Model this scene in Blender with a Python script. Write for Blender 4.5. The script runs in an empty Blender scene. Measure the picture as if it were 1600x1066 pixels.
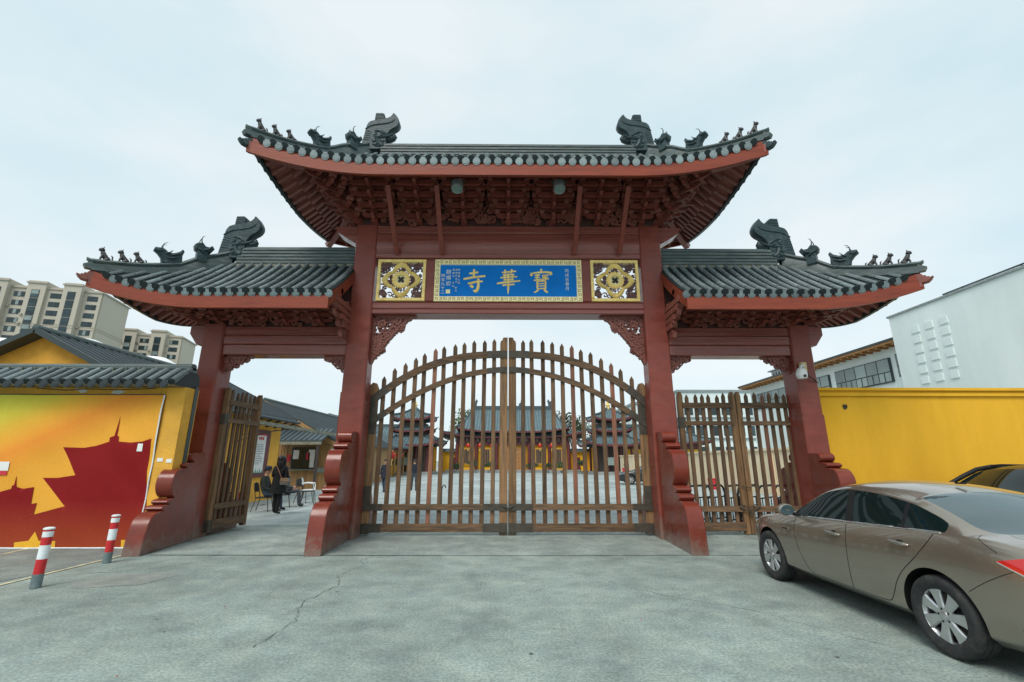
import bpy, bmesh, math, random
from mathutils import Vector, Matrix, Euler
from mathutils.bvhtree import BVHTree
random.seed(7)
R = math.radians
sc = bpy.context.scene
col = sc.collection

# ------------------------------------------------------------------ camera
cam_d = bpy.data.cameras.new('camera'); cam = bpy.data.objects.new('camera', cam_d); col.objects.link(cam)
cam.location = (0, 0, 1.6)
cam.rotation_euler = (R(90 + 14.75), 0, R(-0.5))
cam_d.sensor_width = 36.0; cam_d.lens = 16.0
cam_d.clip_start = 0.05; cam_d.clip_end = 3000
sc.camera = cam

# ------------------------------------------------------------------ sky: overcast, thin bright cloud over a blue sky
SUN_EL, SUN_AZ = 52, 205      # azimuth measured clockwise from +Y (the view direction)
w = bpy.data.worlds.new('World'); sc.world = w; w.use_nodes = True
nt = w.node_tree; nt.nodes.clear()
N = nt.nodes.new; Lk = nt.links.new
out = N('ShaderNodeOutputWorld'); bg = N('ShaderNodeBackground'); sky = N('ShaderNodeTexSky')
sky.sky_type = 'NISHITA'; sky.sun_disc = False
sky.sun_elevation = R(SUN_EL); sky.sun_rotation = R(SUN_AZ)
tc = N('ShaderNodeTexCoord'); mp = N('ShaderNodeMapping'); mp.inputs['Scale'].default_value = (1.0, 1.0, 2.6)
n1 = N('ShaderNodeTexNoise'); n1.inputs['Scale'].default_value = 1.7; n1.inputs['Detail'].default_value = 5; n1.inputs['Roughness'].default_value = 0.52
Lk(tc.outputs['Generated'], mp.inputs['Vector']); Lk(mp.outputs['Vector'], n1.inputs['Vector'])
cr = N('ShaderNodeValToRGB')
cr.color_ramp.elements[0].position = 0.34; cr.color_ramp.elements[0].color = (4.35, 5.55, 5.95, 1)
cr.color_ramp.elements[1].position = 0.66; cr.color_ramp.elements[1].color = (5.85, 6.3, 6.38, 1)
Lk(n1.outputs['Fac'], cr.inputs['Fac'])
mx = N('ShaderNodeMix'); mx.data_type = 'RGBA'; mx.inputs[0].default_value = 0.88
Lk(sky.outputs['Color'], mx.inputs[6]); Lk(cr.outputs['Color'], mx.inputs[7])
Lk(mx.outputs[2], bg.inputs['Color']); bg.inputs['Strength'].default_value = 0.1
Lk(bg.outputs['Background'], out.inputs['Surface'])

sun_d = bpy.data.lights.new('sun', 'SUN'); sun = bpy.data.objects.new('sun', sun_d); col.objects.link(sun)
sun_d.energy = 1.5; sun_d.angle = R(28); sun_d.color = (1.0, 0.95, 0.88)
sv = Vector((math.sin(R(SUN_AZ)) * math.cos(R(SUN_EL)), math.cos(R(SUN_AZ)) * math.cos(R(SUN_EL)), math.sin(R(SUN_EL))))
sun.rotation_euler = sv.to_track_quat('Z', 'Y').to_euler()

vs = sc.view_settings
vs.view_transform = 'Standard'; vs.look = 'None'; vs.exposure = 0.65; vs.gamma = 1.0; vs.use_curve_mapping = False

# ------------------------------------------------------------------ materials
MATS = {}
def mat(name, c, rough=0.6, metal=0.0, var=0.25, scale=4.0, stretch=(1, 1, 1), bump=0.0, bscale=None, coat=0.0,
        rnd=0.0, c2=None, c2pos=(0.45, 0.7), c2scale=1.0, spec=0.5, emit=None, trans=0.0, alpha=1.0, rvar=0.0, coord='Object', dirt=0.0):
    """procedural surface: base colour broken up by stretched noise, optional second colour (dirt / wear), bump, per-object tint"""
    m = bpy.data.materials.new(name); m.use_nodes = True; MATS[name] = m
    t = m.node_tree; b = t.nodes['Principled BSDF']; n = t.nodes.new; l = t.links.new
    b.inputs['Roughness'].default_value = rough; b.inputs['Metallic'].default_value = metal
    b.inputs['Coat Weight'].default_value = coat; b.inputs['Coat Roughness'].default_value = 0.03
    b.inputs['Specular IOR Level'].default_value = spec
    if trans: b.inputs['Transmission Weight'].default_value = trans
    if alpha < 1: b.inputs['Alpha'].default_value = alpha
    if emit: b.inputs['Emission Color'].default_value = (*c, 1); b.inputs['Emission Strength'].default_value = emit
    tcn = n('ShaderNodeTexCoord'); mpn = n('ShaderNodeMapping'); mpn.inputs['Scale'].default_value = stretch
    l(tcn.outputs[coord], mpn.inputs['Vector'])
    if rnd:
        oi = n('ShaderNodeObjectInfo')
        cb = n('ShaderNodeVectorMath'); cb.operation = 'MULTIPLY_ADD'; cb.inputs[1].default_value = (31, 17, 23)
        l(oi.outputs['Random'], cb.inputs[0]); l(mpn.outputs['Vector'], cb.inputs[2]); vec = cb.outputs[0]
    else: vec = mpn.outputs['Vector']
    no = n('ShaderNodeTexNoise'); no.inputs['Scale'].default_value = scale; no.inputs['Detail'].default_value = 6; no.inputs['Roughness'].default_value = 0.62
    l(vec, no.inputs['Vector'])
    mr = n('ShaderNodeMapRange'); mr.inputs[1].default_value = 0.28; mr.inputs[2].default_value = 0.72
    mr.inputs[3].default_value = 1 - var; mr.inputs[4].default_value = 1 + var * 0.7
    l(no.outputs['Fac'], mr.inputs[0])
    last = None
    base = n('ShaderNodeRGB'); base.outputs[0].default_value = (*c, 1); last = base.outputs[0]
    if c2:
        n2 = n('ShaderNodeTexNoise'); n2.inputs['Scale'].default_value = scale * c2scale; n2.inputs['Detail'].default_value = 7; n2.inputs['Roughness'].default_value = 0.7
        off = n('ShaderNodeVectorMath'); off.operation = 'ADD'; off.inputs[1].default_value = (5.2, 9.1, 3.3)
        l(vec, off.inputs[0]); l(off.outputs[0], n2.inputs['Vector'])
        r2 = n('ShaderNodeMapRange'); r2.inputs[1].default_value = c2pos[0]; r2.inputs[2].default_value = c2pos[1]
        l(n2.outputs['Fac'], r2.inputs[0])
        mc = n('ShaderNodeMix'); mc.data_type = 'RGBA'; mc.inputs[7].default_value = (*c2, 1)
        l(r2.outputs[0], mc.inputs[0]); l(last, mc.inputs[6]); last = mc.outputs[2]
    if dirt:   # splashed dust and scuffs that thin out above the ground
        sz = n('ShaderNodeSeparateXYZ'); l(tcn.outputs['Object'], sz.inputs[0])
        dz = n('ShaderNodeMapRange'); dz.inputs[1].default_value = 0.0; dz.inputs[2].default_value = dirt; dz.inputs[3].default_value = 0.42; dz.inputs[4].default_value = 0.0; l(sz.outputs['Z'], dz.inputs[0])
        dn = n('ShaderNodeTexNoise'); dn.inputs['Scale'].default_value = 7; dn.inputs['Detail'].default_value = 8; dn.inputs['Roughness'].default_value = 0.75; l(tcn.outputs['Object'], dn.inputs['Vector'])
        da = n('ShaderNodeMath'); da.operation = 'ADD'; l(dz.outputs[0], da.inputs[0]); l(dn.outputs['Fac'], da.inputs[1])
        dr = n('ShaderNodeMapRange'); dr.inputs[1].default_value = 0.64; dr.inputs[2].default_value = 0.92; dr.inputs[4].default_value = 0.75; l(da.outputs[0], dr.inputs[0])
        dm = n('ShaderNodeMix'); dm.data_type = 'RGBA'; dm.inputs[7].default_value = (0.20, 0.17, 0.14, 1); l(dr.outputs[0], dm.inputs[0]); l(last, dm.inputs[6]); last = dm.outputs[2]
    if rnd:
        m2 = n('ShaderNodeMapRange'); m2.inputs[3].default_value = 1 - rnd; m2.inputs[4].default_value = 1 + rnd
        l(oi.outputs['Random'], m2.inputs[0])
        mm = n('ShaderNodeMath'); mm.operation = 'MULTIPLY'; l(m2.outputs[0], mm.inputs[0]); l(mr.outputs[0], mm.inputs[1]); f = mm.outputs[0]
    else: f = mr.outputs[0]
    vm = n('ShaderNodeVectorMath'); vm.operation = 'SCALE'; l(last, vm.inputs[0]); l(f, vm.inputs['Scale'])
    l(vm.outputs[0], b.inputs['Base Color'])
    if rvar:
        rr = n('ShaderNodeMapRange'); rr.inputs[1].default_value = 0.3; rr.inputs[2].default_value = 0.7
        rr.inputs[3].default_value = max(0.02, rough - rvar); rr.inputs[4].default_value = min(1, rough + rvar)
        l(no.outputs['Fac'], rr.inputs[0]); l(rr.outputs[0], b.inputs['Roughness'])
    if bump:
        bn = n('ShaderNodeTexNoise'); bn.inputs['Scale'].default_value = bscale or scale * 3; bn.inputs['Detail'].default_value = 6
        l(vec, bn.inputs['Vector'])
        bp = n('ShaderNodeBump'); bp.inputs['Strength'].default_value = bump; bp.inputs['Distance'].default_value = 0.02
        l(bn.outputs['Fac'], bp.inputs['Height']); l(bp.outputs['Normal'], b.inputs['Normal'])
    return m

mat('lacquer', (0.225, 0.050, 0.034), 0.36, var=0.20, scale=2.0, stretch=(1.0, 1.0, 2.2), bump=0.10, bscale=9, c2=(0.25, 0.075, 0.056), c2pos=(0.5, 0.8), rvar=0.12, spec=0.38, dirt=0.9)
mat('beam_paint', (0.255, 0.068, 0.052), 0.24, var=0.26, scale=1.3, stretch=(0.4, 2, 10.0), bump=0.22, bscale=5, c2=(0.27, 0.11, 0.09), c2pos=(0.45, 0.75), rvar=0.15)
mat('fascia_paint', (0.245, 0.049, 0.024), 0.48, spec=0.3, var=0.22, scale=1.2, stretch=(1, 1, 9), bump=0.2, bscale=6, c2=(0.15, 0.036, 0.026), c2pos=(0.52, 0.78), rvar=0.1)
mat('bracket_paint', (0.22, 0.055, 0.038), 0.5, spec=0.3, var=0.30, scale=5, bump=0.2, c2=(0.20, 0.06, 0.045), c2pos=(0.45, 0.7), rnd=0.12)
mat('soffit_and_lit_block', (0.31, 0.105, 0.082), 0.55, var=0.3, scale=4, c2=(0.22, 0.08, 0.06), c2pos=(0.5, 0.7), rnd=0.18)  # soffit colour; on the bracket blocks it paints in their lit ends
mat('buttress_paint', (0.195, 0.037, 0.022), 0.25, spec=0.4, var=0.16, scale=2.2, bump=0.06, bscale=7, c2=(0.145, 0.036, 0.025), c2pos=(0.5, 0.75), rvar=0.1, dirt=0.45)
mat('tile', (0.175, 0.215, 0.22), 0.26, var=0.35, scale=5, bump=0.25, bscale=18, c2=(0.085, 0.11, 0.11), c2pos=(0.50, 0.72), rnd=0.28, rvar=0.14)
mat('tile_end', (0.19, 0.24, 0.25), 0.35, var=0.3, scale=14, bump=0.5, bscale=30, c2=(0.09, 0.12, 0.125), c2pos=(0.5, 0.7), rnd=0.3)
mat('tile_deck', (0.022, 0.034, 0.037), 0.8, spec=0.15, var=0.3, scale=5, bump=0.2)
mat('bracket_back_shade', (0.07, 0.027, 0.023), 0.6, var=0.3, scale=4)  # darkened colour paints in the shade behind the bracket sets
mat('cap_dark', (0.022, 0.032, 0.035), 0.5, var=0.3, scale=12, spec=0.3)
mat('drip', (0.30, 0.36, 0.37), 0.33, var=0.35, scale=12, bump=0.4, bscale=30, c2=(0.12, 0.15, 0.155), c2pos=(0.5, 0.72), rnd=0.3)
mat('ridge', (0.075, 0.105, 0.105), 0.5, var=0.35, scale=3, stretch=(1, 1, 5), bump=0.3, bscale=10, c2=(0.17, 0.19, 0.16), c2pos=(0.5, 0.75))
mat('beast', (0.032, 0.058, 0.064), 0.45, spec=0.3, var=0.3, scale=6, bump=0.5, bscale=16, c2=(0.10, 0.125, 0.125), c2pos=(0.55, 0.8))
mat('beast_brown', (0.048, 0.046, 0.048), 0.5, var=0.3, scale=8, bump=0.4, bscale=20)
mat('mortar', (0.27, 0.26, 0.21), 0.9, var=0.4, scale=6, bump=0.4, c2=(0.14, 0.16, 0.11), c2pos=(0.45, 0.65))
mat('gold', (0.98, 0.72, 0.24), 0.36, metal=0.0, var=0.22, scale=7, bump=0.15, bscale=20, c2=(0.62, 0.34, 0.06), c2pos=(0.52, 0.8))
mat('pale_gold', (0.95, 0.82, 0.42), 0.45, metal=0.15, var=0.2, scale=20)
mat('carving', (0.13, 0.055, 0.05), 0.5, var=0.3, scale=9, bump=0.3)
mat('carving_red', (0.24, 0.075, 0.055), 0.5, var=0.3, scale=9, bump=0.3)
mat('board_blue', (0.001, 0.185, 0.62), 0.7, spec=0.2, var=0.10, scale=2.5, bump=0.05)
mat('white_paint', (0.80, 0.80, 0.78), 0.5, var=0.1)
mat('black_paint', (0.02, 0.02, 0.022), 0.5, var=0.3)
mat('wood', (0.185, 0.104, 0.054), 0.66, spec=0.25, var=0.5, scale=2.2, stretch=(9, 9, 0.9), bump=0.5, bscale=6, c2=(0.095, 0.07, 0.05), c2pos=(0.42, 0.66), rnd=0.30)
mat('wood_red', (0.27, 0.105, 0.055), 0.55, var=0.45, scale=2.2, stretch=(9, 9, 0.9), bump=0.5, bscale=6, c2=(0.12, 0.07, 0.05), c2pos=(0.45, 0.7), rnd=0.2)
mat('wood_rail', (0.195, 0.112, 0.060), 0.66, spec=0.25, var=0.5, scale=2.2, stretch=(0.9, 9, 9), bump=0.5, bscale=6, c2=(0.09, 0.07, 0.052), c2pos=(0.42, 0.66), rnd=0.2)
mat('wood_stile', (0.27, 0.15, 0.070), 0.64, spec=0.25, var=0.45, scale=1.6, stretch=(10, 10, 0.8), bump=0.5, bscale=6, c2=(0.13, 0.085, 0.055), c2pos=(0.45, 0.68), rnd=0.18)
mat('iron', (0.075, 0.064, 0.048), 0.6, metal=0.2, var=0.4, scale=8, bump=0.3, c2=(0.10, 0.06, 0.035), c2pos=(0.55, 0.7))
mat('steel', (0.55, 0.56, 0.56), 0.3, metal=0.9, var=0.15, scale=10)
mat('galvanised', (0.30, 0.34, 0.34), 0.5, metal=0.5, var=0.3, scale=8)
mat('yellow_wall', (0.82, 0.445, 0.034), 0.85, spec=0.2, var=0.07, scale=0.9, stretch=(2.0, 2.0, 0.45), bump=0.35, bscale=26, c2=(0.77, 0.405, 0.028), c2pos=(0.45, 0.75), c2scale=1.6)
mat('yellow_wall_worn', (0.80, 0.41, 0.05), 0.85, var=0.18, scale=1.4, stretch=(1, 1, 1.2), bump=0.4, bscale=20, c2=(0.66, 0.36, 0.05), c2pos=(0.42, 0.7))
mat('plaster_patch', (0.72, 0.70, 0.64), 0.9, var=0.25, scale=9, bump=0.4)
mat('white_wall', (0.73, 0.81, 0.80), 0.8, var=0.10, scale=0.25, bump=0.2, bscale=8, c2=(0.63, 0.72, 0.71), c2pos=(0.45, 0.66), stretch=(1, 1, 0.3))
mat('beige_wall', (0.70, 0.58, 0.40), 0.85, var=0.10, scale=0.8)
mat('tower_wall', (0.46, 0.42, 0.345), 0.85, var=0.06, scale=0.05)
mat('tower_trim', (0.40, 0.36, 0.30), 0.85, var=0.06, scale=0.05)
mat('glass_dark', (0.022, 0.042, 0.050), 0.08, var=0.5, scale=0.12, spec=0.6, rnd=0.45)
mat('glass_green', (0.22, 0.27, 0.26), 0.08, var=0.3, scale=0.3, rnd=0.3)
mat('frame_dark', (0.03, 0.045, 0.048), 0.4, var=0.2)
mat('timber_edge', (0.40, 0.19, 0.065), 0.6, var=0.3, scale=3)
mat('far_wood', (0.36, 0.205, 0.08), 0.6, var=0.35, scale=1.5, stretch=(6, 6, 0.7), rnd=0.1)
mat('sheet_roof', (0.048, 0.070, 0.080), 0.55, var=0.2, scale=2, bump=0.1, rnd=0.1)
mat('far_tile', (0.11, 0.165, 0.185), 0.45, var=0.2, scale=1.5)
mat('far_ridge', (0.055, 0.085, 0.095), 0.5, var=0.3, scale=1.5)
mat('maroon', (0.13, 0.028, 0.032), 0.5, var=0.3, scale=1.5)
mat('dark_timber', (0.045, 0.035, 0.032), 0.6, var=0.3, scale=2)
mat('lantern_red', (0.62, 0.03, 0.02), 0.5, var=0.2, scale=6)
mat('foliage', (0.045, 0.085, 0.030), 0.7, var=0.5, scale=1.5, rnd=0.25)
mat('foliage_light', (0.09, 0.15, 0.045), 0.7, var=0.5, scale=1.5)
mat('bark', (0.09, 0.065, 0.05), 0.9, var=0.4, scale=4)
mat('stone', (0.30, 0.32, 0.31), 0.8, var=0.25, scale=2, bump=0.3)
mat('red_plastic', (0.60, 0.025, 0.045), 0.4, var=0.15, scale=4)
mat('reflective_white', (0.78, 0.84, 0.85), 0.45, var=0.15, scale=12)
mat('bollard_red', (0.58, 0.02, 0.025), 0.4, var=0.18, scale=10, c2=(0.36, 0.02, 0.02), c2pos=(0.55, 0.75))
mat('bollard_base', (0.15, 0.20, 0.205), 0.6, var=0.3, scale=10)
mat('line_paint', (0.60, 0.55, 0.36), 0.8, var=0.25, scale=8, c2=(0.33, 0.35, 0.32), c2pos=(0.5, 0.65))
mat('crack', (0.075, 0.082, 0.078), 0.95, var=0.3)
mat('skin', (0.48, 0.27, 0.19), 0.55, var=0.1)
mat('hair', (0.012, 0.010, 0.010), 0.5, var=0.3, scale=20)
mat('cloth_black', (0.010, 0.010, 0.012), 0.9, var=0.4, scale=8, bump=0.4, bscale=20)
mat('cloth_green', (0.022, 0.028, 0.024), 0.9, var=0.4, scale=8, bump=0.4, bscale=20)
mat('cloth_grey', (0.060, 0.068, 0.080), 0.9, var=0.4, scale=8, bump=0.4, bscale=20)
mat('cloth_navy', (0.018, 0.024, 0.042), 0.9, var=0.4, scale=8)
mat('jeans', (0.045, 0.075, 0.115), 0.9, var=0.3, scale=8)
mat('leather_tan', (0.30, 0.13, 0.075), 0.5, var=0.2)
mat('bag_grey', (0.16, 0.15, 0.14), 0.5, var=0.25)
mat('shoe', (0.012, 0.012, 0.012), 0.4, var=0.2)
mat('eye', (0.02, 0.015, 0.012), 0.2, var=0.0)
mat('plastic_white', (0.76, 0.78, 0.77), 0.4, var=0.08)
mat('chair_fabric', (0.035, 0.03, 0.03), 0.8, var=0.3)
mat('paper', (0.78, 0.78, 0.76), 0.8, var=0.08)
mat('poster_red', (0.60, 0.03, 0.05), 0.6, var=0.1)
mat('poster_green', (0.08, 0.30, 0.22), 0.6, var=0.3, scale=9)
mat('cable', (0.012, 0.012, 0.012), 0.5, var=0.1)
mat('camera_shell', (0.68, 0.70, 0.69), 0.35, var=0.06)
mat('camera_bracket', (0.62, 0.50, 0.26), 0.6, var=0.15)
mat('flood_glass', (0.17, 0.27, 0.23), 0.2, var=0.3, scale=10)
mat('canopy_white', (0.80, 0.82, 0.83), 0.7, var=0.05)

# ------------------------------------------------------------------ mesh helpers
def V(*a): return Vector(a)
class MB:
    """collects shapes (world or local coordinates) and links them as ONE mesh object"""
    def __init__(s): s.v = []; s.f = []; s.m = []; s.cur = 0
    def add(s, vs, fs, mi=None):
        o = len(s.v); s.v += [tuple(p) for p in vs]; s.f += [tuple(i + o for i in f) for f in fs]
        s.m += [s.cur if mi is None else mi] * len(fs); return s
    def box(s, lo, hi, bev=0.0):
        x0, y0, z0 = lo; x1, y1, z1 = hi
        s.add([(x0,y0,z0),(x1,y0,z0),(x1,y1,z0),(x0,y1,z0),(x0,y0,z1),(x1,y0,z1),(x1,y1,z1),(x0,y1,z1)],
              [(0,3,2,1),(4,5,6,7),(0,1,5,4),(1,2,6,5),(2,3,7,6),(3,0,4,7)]); return s
    def obox(s, c, size, rot=(0,0,0), M=None):
        mt = M if M is not None else Matrix.Translation(Vector(c)) @ Euler(rot).to_matrix().to_4x4()
        hx, hy, hz = size[0]/2, size[1]/2, size[2]/2
        P = [(-hx,-hy,-hz),(hx,-hy,-hz),(hx,hy,-hz),(-hx,hy,-hz),(-hx,-hy,hz),(hx,-hy,hz),(hx,hy,hz),(-hx,hy,hz)]
        s.add([mt @ Vector(p) for p in P], [(0,3,2,1),(4,5,6,7),(0,1,5,4),(1,2,6,5),(2,3,7,6),(3,0,4,7)]); return s
    def bar(s, a, b, wd, ht, up=(0,0,1)):
        a = Vector(a); b = Vector(b); d = (b - a); L = d.length
        if L < 1e-6: return s
        d.normalize(); u = Vector(up); x = d.cross(u)
        if x.length < 1e-4: x = d.cross(Vector((1,0,0)))
        x.normalize(); z = x.cross(d)
        M = Matrix((x, d, z)).transposed().to_4x4(); M.translation = (a + b) / 2
        return s.obox(None, (wd, L, ht), M=M)
    def tube(s, pts, r, n=8, caps=True, flat=1.0, up=(0,0,1)):
        pts = [Vector(p) for p in pts]; m = len(pts); rr = r if isinstance(r, (list, tuple)) else [r] * m
        o = len(s.v); prev = None
        for i, p in enumerate(pts):
            d = (pts[min(i+1, m-1)] - pts[max(i-1, 0)])
            if d.length < 1e-9: d = Vector((0,0,1))
            d.normalize()
            if prev is None:
                x = d.cross(Vector(up))
                if x.length < 1e-3: x = d.cross(Vector((1,0,0)))
            else: x = prev - d * prev.dot(d)
            x.normalize(); prev = x; y = x.cross(d)
            for k in range(n):
                a = 2*math.pi*k/n
                s.v.append(tuple(p + (x*math.cos(a) + y*math.sin(a)*flat) * rr[i]))
        for i in range(m-1):
            for k in range(n):
                k2 = (k+1) % n
                s.f.append((o+i*n+k, o+i*n+k2, o+(i+1)*n+k2, o+(i+1)*n+k)); s.m.append(s.cur)
        if caps:
            s.f.append(tuple(o+k for k in range(n))[::-1]); s.m.append(s.cur)
            s.f.append(tuple(o+(m-1)*n+k for k in range(n))); s.m.append(s.cur)
        return s
    def lathe(s, prof, n=16, M=None, close=False):
        """prof: (radius, height) about local Z"""
        M = M or Matrix.Identity(4); o = len(s.v); m = len(prof)
        for r_, h in prof:
            for k in range(n):
                a = 2*math.pi*k/n; s.v.append(tuple(M @ Vector((r_*math.cos(a), r_*math.sin(a), h))))
        for i in range(m-1):
            for k in range(n):
                k2 = (k+1) % n; s.f.append((o+i*n+k, o+i*n+k2, o+(i+1)*n+k2, o+(i+1)*n+k)); s.m.append(s.cur)
        if close: 
            s.f.append(tuple(o+k for k in range(n))[::-1]); s.m.append(s.cur); s.f.append(tuple(o+(m-1)*n+k for k in range(n))); s.m.append(s.cur)
        return s
    def prism(s, outl, a, b, M=None, inset=0.0):
        """outline (u,v) extruded along w from a to b; M maps (u,v,w). inset bevels both rims"""
        M = M or Matrix.Identity(4); n = len(outl)
        if inset:
            c = Vector((sum(p[0] for p in outl)/n, sum(p[1] for p in outl)/n))
            inn = []
            for i in range(n):
                p0 = Vector(outl[i-1]); p1 = Vector(outl[i]); p2 = Vector(outl[(i+1) % n])
                e1 = (p1-p0).normalized(); e2 = (p2-p1).normalized()
                nn = Vector((-(e1.y+e2.y), e1.x+e2.x))
                nn = nn.normalized() if nn.length > 1e-6 else Vector((0,0))
                inn.append(p1 + nn*inset)
            ar = sum(outl[i-1][0]*outl[i][1]-outl[i][0]*outl[i-1][1] for i in range(n))
            if ar < 0: inn = [Vector(outl[i])*2 - inn[i] for i in range(n)]
            rings = [(inn, a), (outl, a + (b-a)*min(0.45, inset/abs(b-a))), (outl, b - (b-a)*min(0.45, inset/abs(b-a))), (inn, b)]
        else: rings = [(outl, a), (outl, b)]
        o = len(s.v)
        for rg, wv in rings: s.v += [tuple(M @ Vector((p[0], p[1], wv))) for p in rg]
        for j in range(len(rings)-1):
            for i in range(n):
                i2 = (i+1) % n; s.f.append((o+j*n+i, o+j*n+i2, o+(j+1)*n+i2, o+(j+1)*n+i)); s.m.append(s.cur)
        s.f.append(tuple(o+i for i in range(n))[::-1]); s.m.append(s.cur)
        q = o+(len(rings)-1)*n; s.f.append(tuple(q+i for i in range(n))); s.m.append(s.cur)
        return s
    def grid(s, rows, flip=False):
        o = len(s.v); n = len(rows[0])
        for r_ in rows: s.v += [tuple(p) for p in r_]
        for i in range(len(rows)-1):
            for j in range(n-1):
                q = (o+i*n+j, o+i*n+j+1, o+(i+1)*n+j+1, o+(i+1)*n+j); s.f.append(q[::-1] if flip else q); s.m.append(s.cur)
        return s
    def ball(s, c, r, n=8, sc_=(1,1,1)):
        c = Vector(c); rows = []
        m = max(4, n//2+1)
        for i in range(m+1):
            th = math.pi*i/m
            rows.append([c + Vector((r*sc_[0]*math.sin(th)*math.cos(2*math.pi*k/n), r*sc_[1]*math.sin(th)*math.sin(2*math.pi*k/n), -r*sc_[2]*math.cos(th))) for k in range(n+1)])
        return s.grid(rows)
    def mesh(s, name, mats, smooth=None, org=(0,0,0), recalc=True):
        me = bpy.data.meshes.new(name); ox, oy, oz = org
        me.from_pydata([(x-ox, y-oy, z-oz) for x, y, z in s.v], [], s.f)
        mats = mats if isinstance(mats, (list, tuple)) else [mats]
        for q in mats: me.materials.append(MATS[q])
        me.polygons.foreach_set('material_index', s.m)
        if recalc or smooth:
            b = bmesh.new(); b.from_mesh(me)
            if recalc: bmesh.ops.recalc_face_normals(b, faces=b.faces)
            if smooth:
                lim = R(smooth)
                for f in b.faces: f.smooth = True
                for e in b.edges:
                    if len(e.link_faces) == 2 and e.calc_face_angle(0) > lim: e.smooth = False
            b.to_mesh(me); b.free()
        me.update(); return me
    def build(s, name, mats, parent=None, smooth=None, org=(0,0,0), recalc=True):
        return link(name, s.mesh(name, mats, smooth, org, recalc), parent)
def link(name, me, parent=None, M=None):
    o = bpy.data.objects.new(name, me); col.objects.link(o)
    if parent: o.parent = parent
    if M is not None: o.matrix_local = M
    return o
def tag(o, label=None, cat=None, group=None, kind=None):
    if label: o['label'] = label
    if cat: o['category'] = cat
    if group: o['group'] = group
    if kind: o['kind'] = kind
    return o
def thing(name, label, cat, loc=(0,0,0), rz=0.0, group=None):
    o = bpy.data.objects.new(name, None); col.objects.link(o); o.location = loc; o.rotation_euler = (0,0,rz); o.empty_display_size = 0.2
    return tag(o, label, cat, group)
def copy_tree(o, parent=None):
    c = o.copy(); col.objects.link(c)
    if parent: c.parent = parent
    for ch in [q for q in o.children]: copy_tree(ch, c)
    return c
def frameM(o, x, y, z):
    M = Matrix((Vector(x), Vector(y), Vector(z))).transposed().to_4x4(); M.translation = Vector(o); return M
def text_mesh(txt, size, depth=0.004):
    cu = bpy.data.curves.new('t', 'FONT'); cu.body = txt; cu.size = size; cu.extrude = depth; cu.align_x = 'CENTER'; cu.align_y = 'CENTER'
    cu.resolution_u = 2
    ob = bpy.data.objects.new('t', cu); col.objects.link(ob)
    dg = bpy.context.evaluated_depsgraph_get()
    me = bpy.data.meshes.new_from_object(ob.evaluated_get(dg)); bpy.data.objects.remove(ob); bpy.data.curves.remove(cu)
    return me
def evaluated(ob):
    dg = bpy.context.evaluated_depsgraph_get(); dg.update()
    return bpy.data.meshes.new_from_object(ob.evaluated_get(dg))
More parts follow.
